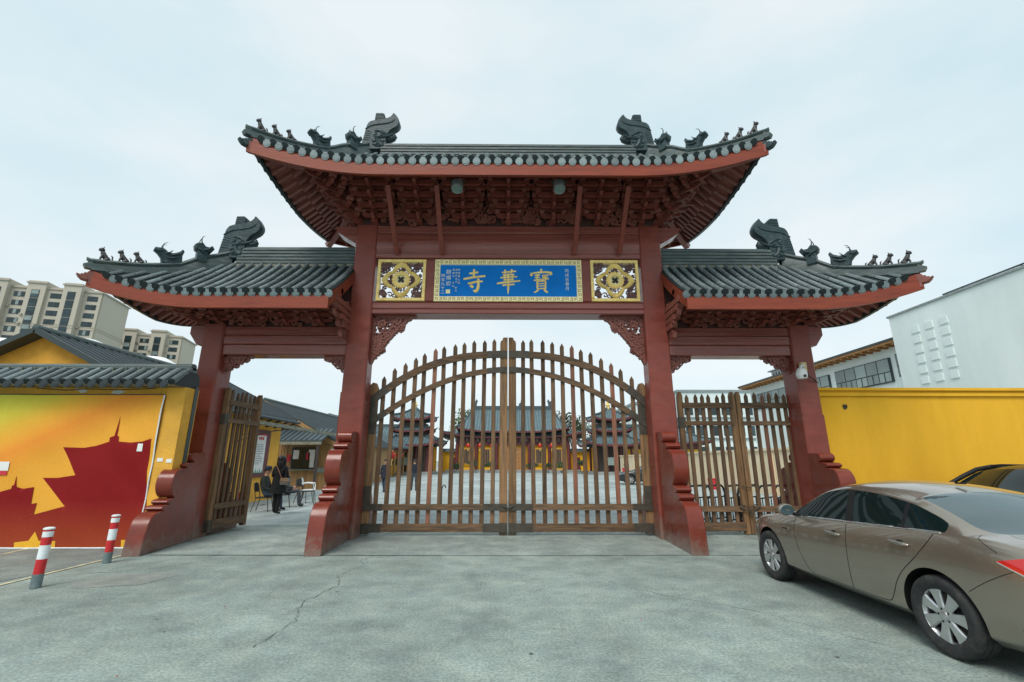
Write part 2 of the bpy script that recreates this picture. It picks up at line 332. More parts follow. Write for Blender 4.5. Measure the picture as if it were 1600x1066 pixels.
# ================================================================== ground
def concrete(name, c, dark, speck=0.25, cracks=True, joint=0.0):
    m = bpy.data.materials.new(name); m.use_nodes = True; MATS[name] = m
    t = m.node_tree; b = t.nodes['Principled BSDF']; n = t.nodes.new; l = t.links.new
    b.inputs['Roughness'].default_value = 0.82
    tcn = n('ShaderNodeTexCoord'); vec = tcn.outputs['Object']
    def noise(scale, detail=6, rough=0.6, v=vec):
        q = n('ShaderNodeTexNoise'); q.inputs['Scale'].default_value = scale; q.inputs['Detail'].default_value = detail; q.inputs['Roughness'].default_value = rough
        l(v, q.inputs['Vector']); return q
    def rng(src, a, b_, c_, d):
        q = n('ShaderNodeMapRange'); q.inputs[1].default_value = a; q.inputs[2].default_value = b_; q.inputs[3].default_value = c_; q.inputs[4].default_value = d
        l(src, q.inputs[0]); return q.outputs[0]
    def mul(a, b_):
        q = n('ShaderNodeMath'); q.operation = 'MULTIPLY'; l(a, q.inputs[0]); l(b_, q.inputs[1]); return q.outputs[0]
    big = rng(noise(0.22, 4).outputs['Fac'], 0.3, 0.7, 0.74, 1.2)
    mid = rng(noise(1.6, 6, 0.65).outputs['Fac'], 0.3, 0.7, 0.74, 1.2)
    fine = rng(noise(38, 4, 0.7).outputs['Fac'], 0.32, 0.68, 1 - speck, 1 + speck * 0.8)
    dots = rng(noise(95, 2, 0.5).outputs['Fac'], 0.60, 0.72, 1.0, 0.62)
    f = mul(mul(big, mid), mul(fine, dots))
    stain = rng(noise(0.55, 7, 0.7).outputs['Fac'], 0.56, 0.72, 0.0, 0.55)
    mc = n('ShaderNodeMix'); mc.data_type = 'RGBA'; mc.inputs[6].default_value = (*c, 1); mc.inputs[7].default_value = (*dark, 1); l(stain, mc.inputs[0])
    pale = n('ShaderNodeMix'); pale.data_type = 'RGBA'; pale.inputs[7].default_value = (c[0]*1.34, c[1]*1.28, c[2]*1.20, 1); l(rng(noise(2.3, 11, 0.78).outputs['Fac'], 0.47, 0.66, 0.0, 0.8), pale.inputs[0]); l(mc.outputs[2], pale.inputs[6])
    blue = n('ShaderNodeMix'); blue.data_type = 'RGBA'; blue.inputs[7].default_value = (c[0]*0.66, c[1]*0.70, c[2]*0.76, 1); l(rng(noise(1.3, 12, 0.85).outputs['Fac'], 0.50, 0.64, 0.0, 0.7), blue.inputs[0]); l(pale.outputs[2], blue.inputs[6]); mc = blue
    if cracks:
        wn = noise(1.1, 5, 0.65)
        ad = n('ShaderNodeVectorMath'); ad.operation = 'MULTIPLY_ADD'; ad.inputs[1].default_value = (0.9, 0.9, 0.9); l(wn.outputs['Color'], ad.inputs[0]); l(vec, ad.inputs[2])
        vo = n('ShaderNodeTexVoronoi'); vo.feature = 'DISTANCE_TO_EDGE'; vo.inputs['Scale'].default_value = 0.30; l(ad.outputs[0], vo.inputs['Vector'])
        ck = rng(vo.outputs['Distance'], 0.0, 0.0035, 0.80, 1.0)
        brk = rng(noise(0.8, 3).outputs['Fac'], 0.44, 0.50, 0.0, 1.0)
        mixc = n('ShaderNodeMath'); mixc.operation = 'MAXIMUM'; l(ck, mixc.inputs[0]); l(brk, mixc.inputs[1])
        f = mul(f, mixc.outputs[0])
    if joint:
        bt = n('ShaderNodeTexBrick'); bt.offset = 0; bt.inputs['Scale'].default_value = 1.0
        bt.inputs['Brick Width'].default_value = joint; bt.inputs['Row Height'].default_value = joint; bt.inputs['Mortar Size'].default_value = 0.03
        bt.inputs['Color1'].default_value = bt.inputs['Color2'].default_value = (1, 1, 1, 1); bt.inputs['Mortar'].default_value = (0.72, 0.72, 0.72, 1)
        l(vec, bt.inputs['Vector'])
        rgb = n('ShaderNodeRGBToBW'); l(bt.outputs['Color'], rgb.inputs[0]); f = mul(f, rgb.outputs[0])
    vm = n('ShaderNodeVectorMath'); vm.operation = 'SCALE'; l(mc.outputs[2], vm.inputs[0]); l(f, vm.inputs['Scale']); l(vm.outputs[0], b.inputs['Base Color'])
    bn = noise(55, 5, 0.7); bp = n('ShaderNodeBump'); bp.inputs['Strength'].default_value = 0.5; bp.inputs['Distance'].default_value = 0.006
    l(bn.outputs['Fac'], bp.inputs['Height']); l(bp.outputs['Normal'], b.inputs['Normal'])
concrete('concrete_front', (0.275, 0.335, 0.310), (0.205, 0.24, 0.22), 0.4)
concrete('concrete_yard', (0.35, 0.405, 0.405), (0.28, 0.325, 0.32), 0.12, False, 4.0)
concrete('concrete_patch', (0.29, 0.32, 0.30), (0.24, 0.265, 0.25), 0.1, False)
concrete('asphalt_lot', (0.225, 0.262, 0.25), (0.17, 0.195, 0.185), 0.3)
concrete('concrete_apron', (0.285, 0.340, 0.318), (0.215, 0.25, 0.23), 0.3)
g = MB().grid([[(-1500, -300, 0), (1500, -300, 0)], [(-1500, 2500, 0), (1500, 2500, 0)]], True)
ground = tag(g.build('ground', 'concrete_front', recalc=False), kind='structure')
def sheet(name, pts, z, m):
    q = MB().add([(x, y, z) for x, y in pts], [tuple(range(len(pts)))]); return tag(q.build(name, m, recalc=False), kind='structure')
sheet('courtyard_pavement', [(-60, 12.6), (60, 12.6), (60, 130), (-60, 130)], 0.004, 'concrete_yard')
sheet('gateway_apron', [(-6.3, 8.72), (-3.0, 8.66), (0.0, 8.60), (3.1, 8.62), (7.0, 8.58), (7.0, 12.6), (-6.9, 12.6)], 0.008, 'concrete_apron')
sheet('parking_lot_surface', [(-40, 2.0), (-8.2, 4.6), (-7.0, 6.5), (-6.62, 8.72), (-6.62, 9.4), (-40, 9.4)], 0.004, 'asphalt_lot')
random.seed(11)
def ribbon(pts, wd, z, name, m, jag=0.0, seg=0.12):
    P = []
    for a, b in zip(pts[:-1], pts[1:]):
        a = Vector(a); b = Vector(b); k = max(1, int((b-a).length/seg))
        for i in range(k): P.append(a.lerp(b, i/k) + Vector((random.uniform(-jag, jag), random.uniform(-jag, jag))))
    P.append(Vector(pts[-1])); L, Q = [], []
    for i, p in enumerate(P):
        d = (P[min(i+1, len(P)-1)] - P[max(i-1, 0)]).normalized(); nn = Vector((-d.y, d.x)); ww = wd * (random.uniform(0.3, 1.3) if jag else 1) / 2
        L.append((p.x+nn.x*ww, p.y+nn.y*ww, z)); Q.append((p.x-nn.x*ww, p.y-nn.y*ww, z))
    o = MB().grid([L, Q]).build(name, m, ground); return o
ribbon([(-6.74, 6.73), (-6.72, 8.74)], 0.07, 0.009, 'painted_line', 'line_paint')
ribbon([(-6.74, 6.73), (-6.76, 4.2)], 0.07, 0.009, 'painted_line', 'line_paint')
ribbon([(-8.88, 8.5), (-8.98, 9.3)], 0.07, 0.009, 'painted_line', 'line_paint')
ribbon([(-6.25, 8.70), (-3.0, 8.655), (-2.2, 8.64), (-1.2, 8.63)], 0.010, 0.0125, 'expansion_joint', 'crack', 0.004)
ribbon([(-5.2, 7.9), (-4.9, 8.35), (-4.3, 8.62)], 0.012, 0.0125, 'crack', 'crack', 0.03)
sheet('repair_patch', [(-5.6, 6.55), (-4.9, 6.75), (-4.75, 7.25), (-5.05, 7.45), (-5.7, 7.3), (-6.0, 6.9)], 0.003, 'concrete_patch')
ribbon([(-2.35, 8.6), (-2.42, 8.25), (-2.28, 7.9), (-2.45, 7.2), (-2.25, 6.7), (-2.4, 5.9), (-2.2, 5.3), (-2.25, 4.6)], 0.008, 0.0045, 'crack', 'crack', 0.03, 0.06)
mat('leaf_bit', (0.42, 0.10, 0.05), 0.8, rnd=0.5); mat('paper_bit', (0.70, 0.68, 0.60), 0.8, rnd=0.3)
for i in range(34):
    x = random.uniform(-4.5, 3.2); y = random.uniform(3.2, 8.4); rr = random.uniform(0.006, 0.016); a0 = random.uniform(0, 6)
    MB().add([(x+rr*math.cos(a0), y+rr*math.sin(a0), 0.004), (x+rr*.5*math.cos(a0+1.7), y+rr*.5*math.sin(a0+1.7), 0.009), (x-rr*math.cos(a0), y-rr*math.sin(a0), 0.005), (x+rr*.5*math.cos(a0-1.7), y+rr*.5*math.sin(a0-1.7), 0.004)], [(0, 1, 2, 3)]).build('leaf_scrap', 'leaf_bit' if i % 3 else 'paper_bit', ground, recalc=False)
ribbon([(-6.3, 7.3), (-5.6, 7.6), (-5.2, 7.9)], 0.010, 0.0045, 'crack', 'crack', 0.03)
ribbon([(1.0, 7.4), (1.9, 6.2), (2.7, 5.6), (3.4, 4.6)], 0.006, 0.0045, 'crack', 'crack', 0.03)
for i in range(26):   # little dark spots of old gum and bits on the concrete
    x = random.uniform(-5.5, 3.0); y = random.uniform(3.0, 13.0); rr = random.uniform(0.008, 0.018)
    z = 0.0125 if y > 8.8 else 0.0045
    MB().add([(x+rr*random.uniform(.7, 1.3)*math.cos(a*1.047), y+rr*random.uniform(.5, 1)*math.sin(a*1.047), z) for a in range(6)], [tuple(range(6))]).build('gum_spot', 'crack', ground, recalc=False)

# ================================================================== memorial gate
GO = (0.0, 10.55, 0.0); YC = 10.55
gate = thing('memorial_gate', 'tall red wooden three-bay temple gateway with grey tiled upturned roofs', 'gateway', GO)
GB = lambda mb, name, m, parent=None, smooth=None: mb.build(name, m, parent or gate, smooth, GO if (parent is None or parent.parent is gate) else (0,0,0))
def gpart(mb, name, m, parent=None, smooth=None): return mb.build(name, m, parent or gate, smooth, GO)
CI, CO = 3.50, 6.86
def bevel_col(mb, x, hw, y0, y1, z0, z1, b=0.03):
    o = [(x-hw+b, y0), (x+hw-b, y0), (x+hw, y0+b), (x+hw, y1-b), (x+hw-b, y1), (x-hw+b, y1), (x-hw, y1-b), (x-hw, y0+b)]
    mb.prism(o, z0, z1)
for s in (-1, 1):
    mb = MB(); bevel_col(mb, s*CI, 0.265, 10.25, 10.68, 0, 7.28); bevel_col(mb, s*CI, 0.282, 10.233, 10.70, 0, 3.1); gpart(mb, 'column', 'lacquer')
    mb = MB(); bevel_col(mb, s*CO, 0.235, 10.25, 10.80, 0, 4.70); bevel_col(mb, s*CO, 0.25, 10.235, 10.815, 0, 2.6); gpart(mb, 'column', 'lacquer')
# scrolled buttresses at the feet of the columns (front and back)
prof = [(0, 0), (1.66, 0), (1.62, 0.40)]
prof += [(1.60 - 0.30*(1-math.cos(a)), 0.44 + 0.40*math.sin(a)) for a in [R(q) for q in (10, 25, 40, 55, 70, 82, 90)]]
def lobe(cx, cz, rx, rz, a0, a1, k=8): return [(cx + rx*math.cos(R(a0+(a1-a0)*i/k)), cz + rz*math.sin(R(a0+(a1-a0)*i/k))) for i in range(k+1)]
prof += [(1.26, 0.845)] + lobe(1.16, 0.905, 0.085, 0.06, -90, 90, 6) + [(1.10, 0.972)] + lobe(1.02, 1.03, 0.09, 0.055, -90, 90, 6)
prof += [(0.98, 1.095)] + lobe(0.82, 1.43, 0.25, 0.335, -75, 88, 10) + [(0.74, 1.775)]
prof += lobe(0.60, 1.84, 0.10, 0.062, -90, 90, 6) + [(0.52, 1.91)] + lobe(0.36, 2.03, 0.13, 0.115, -80, 90, 7) + [(0, 2.145)]
for x, px, rz in ((-CI, -3.44, 2.0), (CI, 3.42, -2.0), (-CO, -6.72, 7.0), (CO, 6.74, -7.0)):
    for back in (0, 1):
        d = R(rz); out_ = Vector((math.sin(d), -math.cos(d), 0)) if not back else Vector((0, 1, 0))
        yb = 10.24 if not back else (10.70 if abs(x) < 5 else 10.80)
        M = frameM((px if not back else x, yb, 0.002), out_, (0, 0, 1), out_.cross(Vector((0, 0, 1))))
        hw = 0.148
        zk = 1.03 if abs(x) < 5 else 0.82
        MB_ = MB().prism([(u*(1 if not back else 0.8), v*zk) for u, v in prof], -hw, hw, M, inset=0.012); gpart(MB_, 'buttress', 'buttress_paint', smooth=38)
# --- beams of the middle bay
def beam(name, x0, x1, y0, y1, z0, z1, m='beam_paint', grooves=()):
    mb = MB(); b = 0.018; zs = [z0] + list(grooves) + [z1]
    for a, c in zip(zs[:-1], zs[1:]):
        a2 = a + (0.006 if a != z0 else 0); o = [(y0+b, a2), (y0, a2+b), (y0, c-b), (y0+b, c), (y1-b, c), (y1, c-b), (y1, a2+b), (y1-b, a2)]
        mb.prism(o, x0, x1, Matrix(((0,0,1,0),(1,0,0,0),(0,1,0,0),(0,0,0,1))))
    return gpart(mb, name, m)
xi = CI - 0.262
beam('lintel', -xi, xi, 10.30, 10.80, 4.98, 5.26, grooves=(5.10,))
beam('lintel', -xi, xi, 10.26, 10.84, 6.40, 6.52)
mb = MB(); sec = [(10.55-(0.255+0.055*math.sin(math.pi*i/12))*1.0, 6.522+0.54*i/12) for i in range(13)] + [(10.55+(0.255+0.055*math.sin(math.pi*i/12)), 6.522+0.54*i/12) for i in range(12, -1, -1)]
mb.prism(sec, -xi, xi, Matrix(((0,0,1,0),(1,0,0,0),(0,1,0,0),(0,0,0,1)))); gpart(mb, 'lintel', 'beam_paint', smooth=40)
beam('lintel', -xi, xi, 10.25, 10.85, 7.065, 7.27)
beam('ledge', -xi, xi, 10.32, 10.76, 5.262, 5.2955); beam('ledge', -xi, xi, 10.32, 10.76, 6.374, 6.398)
for x in (-1.89, 1.89): beam('frame_post', x-0.115, x+0.115, 10.305, 10.78, 5.296, 6.373, 'lacquer')
for s in (-1, 1):   # beam noses that run past the columns
    mb = MB().prism([(0, 0), (0.50, 0.32), (0.58, 0.48), (0, 0.48)], 10.35, 10.75, frameM((s*(CI+0.262), 0, 6.80), (s, 0, 0), (0, 0, 1), (0, 1, 0))); gpart(mb, 'beam_nose', 'beam_paint')
    mb = MB().prism([(0, 0), (0.17, 0.0), (0.36, 0.26), (0.36, 0.46), (0, 0.46)], 10.33, 10.72, frameM((s*(CO+0.232), 0, 4.22), (s, 0, 0), (0, 0, 1), (0, 1, 0))); gpart(mb, 'beam_nose', 'beam_paint')
    a, b_ = sorted((s*(CI+0.262), s*(CO-0.232)))
    beam('side_lintel', a, b_, 10.32, 10.78, 3.98, 4.22); beam('side_lintel', a, b_, 10.30, 10.80, 4.225, 4.66, grooves=(4.44,))
# slim props from the beam to the eave
for x in (-2.72, -1.62, 1.62, 2.72):
    mb = MB().bar((x, 10.2, 6.42), (x, 9.02, 7.70), 0.10, 0.07, up=(0, 1, 1)); mb = MB().bar((x, 10.18, 6.50), (x, 9.05, 7.62), 0.105, 0.06, up=(0, 1, 0.6)); gpart(mb, 'prop', 'lacquer')

# --- carved openwork
def scroll(mb, cx, cz, r, y, th, turns, a0, dirn, wd=0.018, M=None, n=11):
    pts = []
    for i in range(n):
        f = i/(n-1); a = a0 + dirn*f*turns*2*math.pi; q = r*(1-0.78*f); pts.append(Vector((cx+q*math.cos(a), cz+q*math.sin(a))))
    for a, b in zip(pts[:-1], pts[1:]):
        d = b-a
        if d.length < 1e-4: continue
        d.normalize(); nn = Vector((-d.y, d.x))*wd/2; e = d*wd*0.25
        o = [a-nn-e, b-nn+e, b+nn+e, a+nn-e]
        mb.prism([(p.x, p.y) for p in o], y-th/2*random.uniform(.6, 1), y+th/2*random.uniform(.6, 1), M)
def filigree(mb, inside, bounds, n, r, y, th, M, wd=0.018, seed=1):
    rs = random.Random(seed); x0, x1, z0, z1 = bounds; k = 0; tries = 0
    while k < n and tries < n*30:
        tries += 1; x = rs.uniform(x0, x1); z = rs.uniform(z0, z1)
        if not inside(x, z): continue
        q = r*rs.uniform(0.6, 1.25); a0 = rs.uniform(0, 6.28)
        if not inside(x+q*0.7*math.cos(a0), z+q*0.7*math.sin(a0)): q *= 0.5
        scroll(mb, x, z, q, y+rs.uniform(-.3, .3)*th, th, rs.uniform(0.8, 1.5), a0, rs.choice((-1, 1)), wd*rs.uniform(.8, 1.3), M, 9); k += 1
XZ = lambda ox, oz, s=1, oy=0: frameM((ox, oy, oz), (s, 0, 0), (0, 0, 1), (0, 1, 0))
def spandrel(x, z, s, L, H, seed, dens):
    mb = MB(); M = XZ(x, z, s)
    def ins(u, v):   # stepped corner-bracket outline, u away from the column, v downwards negative
        f = u/L; return 0 < u < L and -H*(1-f)**1.35 - 0.12*(1-f) < v < -0.015
    filigree(mb, ins, (0, L, -H*1.1, 0), dens, 0.10, 10.52, 0.12, M, 0.026, seed)
    mb.prism([(0, 0), (L*1.02, 0), (L*0.98, -0.05), (0, -0.05)], 10.46, 10.58, M)
    mb.prism([(0, 0), (0.05, 0), (0.05, -H*1.05), (0, -H*1.05)], 10.46, 10.58, M)
    pts = [(u/20*L, -H*(1-u/20)**1.35 - 0.12*(1-u/20) + 0.05*abs(math.sin(u*1.1))) for u in range(21)]
    for a, b in zip(pts[:-1], pts[1:]):
        d = Vector((b[0]-a[0], b[1]-a[1])).normalized(); nn = Vector((-d.y, d.x))*0.022
        mb.prism([(a[0]-nn.x, a[1]-nn.y), (b[0]-nn.x, b[1]-nn.y), (b[0]+nn.x, b[1]+nn.y), (a[0]+nn.x, a[1]+nn.y)], 10.45, 10.59, M)
    o = gpart(mb, 'carved_spandrel', 'carving_red'); return o
for s in (-1, 1):
    spandrel(s*(CI-0.265), 4.978, -s, 1.02, 1.05, 5, 120)
    spandrel(s*(CI+0.265), 3.978, s, 0.55, 0.28, 8, 42); spandrel(s*(CO-0.235), 3.978, -s, 0.62, 0.28, 9, 46)
# --- two square carved panels beside the name board
def panel(cx):
    z0, z1 = 5.29, 6.372; cz = (z0+z1)/2; h = (z1-z0)/2-0.006; hw = 0.586
    M = XZ(cx, cz); YF = 10.30
    fr = MB()
    for lo, hi in (((-hw, -h), (hw, -h+0.075)), ((-hw, h-0.075), (hw, h)), ((-hw, -h+0.076), (-hw+0.075, h-0.076)), ((hw-0.075, -h+0.076), (hw, h-0.076))):
        fr.prism([(lo[0], lo[1]), (hi[0], lo[1]), (hi[0], hi[1]), (lo[0], hi[1])], YF-0.03, YF+0.10, M, inset=0.012)
    frame = gpart(fr, 'carved_panel', 'gold'); frame['label'] = 'square openwork panel with gold frame'
    # pointed quatrefoil ring
    def quat(k, sc_):
        out_ = []
        for q in range(4):
            for i in range(k):
                f = i/k*2-1; a = math.pi/2*q + f*math.pi/4
                af = abs(f)*math.pi/4; rad = 0.47/(math.cos(af)+math.sin(af))*(1+0.11*math.sin(math.pi*abs(f)**0.8)-0.05*abs(f)**6)*sc_; out_.append((rad*math.cos(a)*1.02, rad*math.sin(a)))
        return out_
    A = quat(14, 1.0); n_ = len(A); ring = MB()
    for i in range(n_):
        for (u, v), (u2, v2) in ((A[i], A[(i+1) % n_]),):
            k1, k2 = 0.88, 0.70
            sec = lambda u, v: [Vector((u, v, 0)), Vector((u*.95, v*.95, -0.055)), Vector((u*k1, v*k1, -0.07)), Vector((u*.82, v*.82, -0.05)), Vector((u*k2, v*k2, 0)), Vector((u*.88, v*.88, 0.05))]
            p, q = sec(u, v), sec(u2, v2); o = [M @ (w_ + Vector((0, 0, YF))) for w_ in p+q]
            ring.add(o, [(j, (j+1) % 6, 6+(j+1) % 6, 6+j) for j in range(6)])
    gpart(ring, 'quatrefoil_ring', 'gold', frame, smooth=50)
    pet = MB().prism([(0.125, -0.030), (0.165, -0.038), (0.205, -0.034), (0.222, -0.015), (0.222, 0.015), (0.205, 0.034), (0.165, 0.038), (0.125, 0.030)], -0.06, 0.03, inset=0.014).mesh('petal', 'gold')
    B = Matrix.Translation(Vector((cx, YF, cz)) - Vector(GO)) @ frameM((0, 0, 0), (1, 0, 0), (0, 0, 1), (0, 1, 0))
    for k in range(16): link('petal', pet, frame, B @ Matrix.Rotation(k*math.pi/8, 4, 'Z'))
    hub = MB(); hub.lathe([(0.128, 0.03), (0.128, -0.05), (0.112, -0.055), (0.108, -0.02), (0.0, -0.02)], 24, M @ Matrix.Translation((0, 0, YF)))
    gpart(hub, 'medallion', 'pale_gold', frame, smooth=40)
    kn = MB(); random.seed(4)
    for k in range(4):
        scroll(kn, 0.045*math.cos(k*1.57+.78), 0.045*math.sin(k*1.57+.78), 0.038, YF-0.035, 0.03, 1.2, k*1.57, 1, 0.016, M)
    for k in range(2): kn.prism([(-0.085, -0.007), (0.085, -0.007), (0.085, 0.007), (-0.085, 0.007)], YF-0.045, YF-0.02, M @ Matrix.Rotation(.785+k*1.57, 4, 'Z'))
    gpart(kn, 'knot', 'black_paint', frame)
    fil = MB()
    def rq(u, v):
        a = math.atan2(v, u) % (math.pi/2); f = (a/(math.pi/2)*2); f = f-2 if f > 1 else f
        af = abs(f)*math.pi/4; return 0.47/(math.cos(af)+math.sin(af))*(1+0.11*math.sin(math.pi*abs(f)**0.8)-0.05*abs(f)**6)
    inner = lambda u, v: 0.225 < math.hypot(u, v) < rq(u, v)*0.79
    outer = lambda u, v: math.hypot(u, v) > rq(u, v)*1.0 and abs(u) < hw-0.08 and abs(v) < h-0.08
    filigree(fil, inner, (-.4, .4, -.4, .4), 46, 0.05, YF+0.02, 0.05, M, 0.014, 3)
    filigree(fil, outer, (-hw, hw, -h, h), 60, 0.075, YF+0.02, 0.05, M, 0.018, 6)
    for qx in (-1, 1):
        for qz in (-1, 1):
            fil.lathe([(0.075, 0.03), (0.07, -0.01), (0.0, -0.035)], 8, M @ Matrix.Translation((qx*0.40, qz*0.36, YF)))
            fil.prism([(qx*0.35, qz*0.10), (qx*.49, qz*0.08), (qx*.49, qz*.11), (qx*.36, qz*.14)], YF, YF+0.03, M)
    for q in range(24):
        a = q*math.pi/12; fil.prism([(0.215, -0.007), (rq(math.cos(a), math.sin(a))*0.80, -0.007), (rq(math.cos(a), math.sin(a))*0.80, 0.007), (0.215, 0.007)], YF+0.005, YF+0.035, M @ Matrix.Rotation(a, 4, 'Z'))
    gpart(fil, 'openwork', 'carving', frame)
panel(-2.589); panel(2.589)

# --- bracket sets (dougong)
def bracket_meshes():
    out_ = []
    spine = MB()
    spine.box((-0.07, -0.16, 0.0), (0.07, 0.02, 0.16)); spine.box((-0.045, -0.30, 0.10), (0.045, 0.0, 0.22))
    spine.prism([(0.0, 0.0), (-0.22, 0.02), (-0.26, 0.10), (0, 0.14)], -0.04, 0.04, frameM((0, -0.04, 0.02), (0, 1, 0), (0, 0, 1), (1, 0, 0)))
    out_.append(('spine', spine.mesh('bracket_spine', 'bracket_paint')))
    for k in range(5):
        mb = MB(); y = -0.16-0.20*k; z = 0.17+0.175*k; L = 0.30+0.055*k
        mb.box((-0.042, y-0.14, z-0.10), (0.042, 0.0, z-0.005))                         # arm reaching out
        mb.prism([(y-0.13, z-0.10), (y-0.22, z-0.04), (y-0.20, z+0.0), (y-0.13, z)], -0.038, 0.038, frameM((0, 0, 0), (0, 1, 0), (0, 0, 1), (1, 0, 0)))   # beak
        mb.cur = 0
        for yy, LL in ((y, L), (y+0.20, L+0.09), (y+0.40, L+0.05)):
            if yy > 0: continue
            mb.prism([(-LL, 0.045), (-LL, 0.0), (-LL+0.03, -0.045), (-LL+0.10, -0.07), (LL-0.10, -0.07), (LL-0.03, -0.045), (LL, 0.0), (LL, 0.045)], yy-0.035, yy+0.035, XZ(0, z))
            mb.cur = 1  # blocks lighter than the arms: light on their ends put into the colour
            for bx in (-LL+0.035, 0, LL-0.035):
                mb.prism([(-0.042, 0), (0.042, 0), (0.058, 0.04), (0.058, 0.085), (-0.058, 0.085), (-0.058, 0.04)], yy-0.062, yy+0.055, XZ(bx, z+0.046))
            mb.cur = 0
        out_.append(('arm', mb.mesh('bracket_arm', ['bracket_paint', 'soffit_and_lit_block'])))
    return out_
BR = bracket_meshes()
def bracket(x, y, z, rz=0.0, sc_=(1, 1, 1), tiers=5):
    M = Matrix.Translation(Vector((x, y, z)) - Vector(GO)) @ Matrix.Rotation(rz, 4, 'Z') @ Matrix.Diagonal((*sc_, 1))
    root = link('bracket_set', BR[0][1], gate, M)
    for nm, me in BR[1:1+tiers]: link(nm, me, root)
for i in range(-2, 3): bracket(i*1.10, 10.24, 7.285)
for s in (-1, 1):
    bracket(s*3.30, 10.24, 7.285); bracket(s*3.70, 10.55, 7.285, s*math.pi/2); bracket(s*3.68, 10.27, 7.285, s*math.pi/4, (0.8, 1.25, 1))
    for x in (4.35, 5.15, 5.95): bracket(s*x, 10.30, 4.665, 0, (0.9, 0.9, 0.56), 3)
    bracket(s*6.72, 10.30, 4.71, 0, (0.9, 0.9, 0.52), 3); bracket(s*7.10, 10.5, 4.71, s*math.pi/2, (0.9, 0.9, 0.52), 3); bracket(s*7.06, 10.28, 4.71, s*math.pi/4, (0.8, 1.25, 0.52), 3)
mb = MB().box((-3.7, 10.262, 7.275), (3.7, 10.84, 8.62)); gpart(mb, 'bracket_board', 'bracket_back_shade')
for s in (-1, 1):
    a, b_ = sorted((s*3.712, s*7.08)); mb = MB().box((a, 10.33, 4.664), (b_, 10.78, 5.72)); gpart(mb, 'bracket_board', 'bracket_back_shade')
for i in range(-3, 3):      # carved boards between the bracket sets
    mb = MB(); xc = (i+0.5)*1.1
    filigree(mb, lambda u, v: abs(u) < 0.46-0.30*v and 0.02 < v < 0.74, (-.5, .5, 0, .75), 34, 0.12, 10.17, 0.07, XZ(xc, 7.28), 0.030, 20+i); gpart(mb, 'carved_board', 'carving_red')['kind'] = 'stuff'
for s in (-1, 1):
    for x in (4.75, 5.55, 6.33):
        mb = MB(); filigree(mb, lambda u, v: abs(u) < 0.33 and 0.02 < v < 0.42, (-.36, .36, 0, .43), 26, 0.09, 10.22, 0.07, XZ(s*x, 4.665), 0.026, int(x*10)); gpart(mb, 'carved_board', 'carving_red')['kind'] = 'stuff'
    mb = MB()   # carved bracket that carries the inner end of each side roof
    for k in range(4): mb.box((min(s*3.712, s*3.86), 9.30+0.20*k, 4.98-0.15*k), (max(s*3.712, s*3.86), 10.25, 5.10-0.15*k))
    filigree(mb, lambda u, v: abs(u) < .4 and abs(v) < .4 and u+v > -0.25, (-.4, .4, -.4, .4), 26, 0.12, 0.0, 0.10, frameM((s*3.79, 9.85, 4.75), (0, 1, 0), (0, 0, 1), (1, 0, 0)), 0.03, 77)
    gpart(mb, 'wall_bracket', 'carving_red')
# purlins
gpart(MB().tube([(-5.0, 9.30, 8.22), (5.0, 9.30, 8.22)], 0.075, 10), 'purlin', 'bracket_paint', smooth=50)
gpart(MB().tube([(-4.6, 9.85, 8.62), (4.6, 9.85, 8.62)], 0.07, 10), 'purlin', 'bracket_paint', smooth=50)
for s in (-1, 1): gpart(MB().tube([(s*3.72, 9.62, 5.28), (s*7.9, 9.62, 5.28)], 0.07, 10), 'purlin', 'bracket_paint', smooth=50)

# --- roofs
barrel = MB(); rows = []
for v, r_ in ((0.0, 1.0), (0.10, 1.0), (0.12, 0.90), (1.0, 0.86)):
    rows.append([(r_*math.cos(math.pi*k/8), v, r_*math.sin(math.pi*k/8)) for k in range(9)])
barrel.grid(rows); barrel.add([(math.cos(math.pi*k/8), 0, math.sin(math.pi*k/8)) for k in range(9)], [tuple(range(9))])
BARREL = barrel.mesh('barrel_tile', 'tile', smooth=40)
cap = MB(); cap.lathe([(0.0, -0.02), (0.7, -0.02), (0.78, -0.0), (0.92, -0.05), (1.0, -0.03), (1.0, 0.35)], 12, frameM((0, 0, 0), (1, 0, 0), (0, 0, 1), (0, 1, 0)))
CAP = cap.mesh('tile_cap', 'cap_dark', smooth=35)
dp = [(math.cos(a)*0.9, -0.22+0.9*math.sin(a)) for a in [2*math.pi*k/16 for k in range(16)]]
drip = MB().prism(dp, -0.10, 0.08, frameM((0, 0, 0), (1, 0, 0), (0, 0, 1), (0, 1, 0)), inset=0.06)
drip.prism([(0.6*math.cos(q*.628), -0.35+0.45*math.sin(q*.628)) for q in range(10)], -0.16, -0.09, frameM((0, 0, 0), (1, 0, 0), (0, 0, 1), (0, 1, 0)), inset=0.05)
DRIP = drip.mesh('drip_tile', 'drip'); DRIP_DARK = drip.mesh('drip_tile', 'tile_end')
RAFT = MB().box((-0.5, 0, -0.5), (0.5, 1, 0.5)).mesh('rafter', 'soffit_and_lit_block')
def place(name, me, parent, o, side, along, up):
    M = frameM(Vector(o) - Vector(GO), side, along, up); return link(name, me, parent, M)
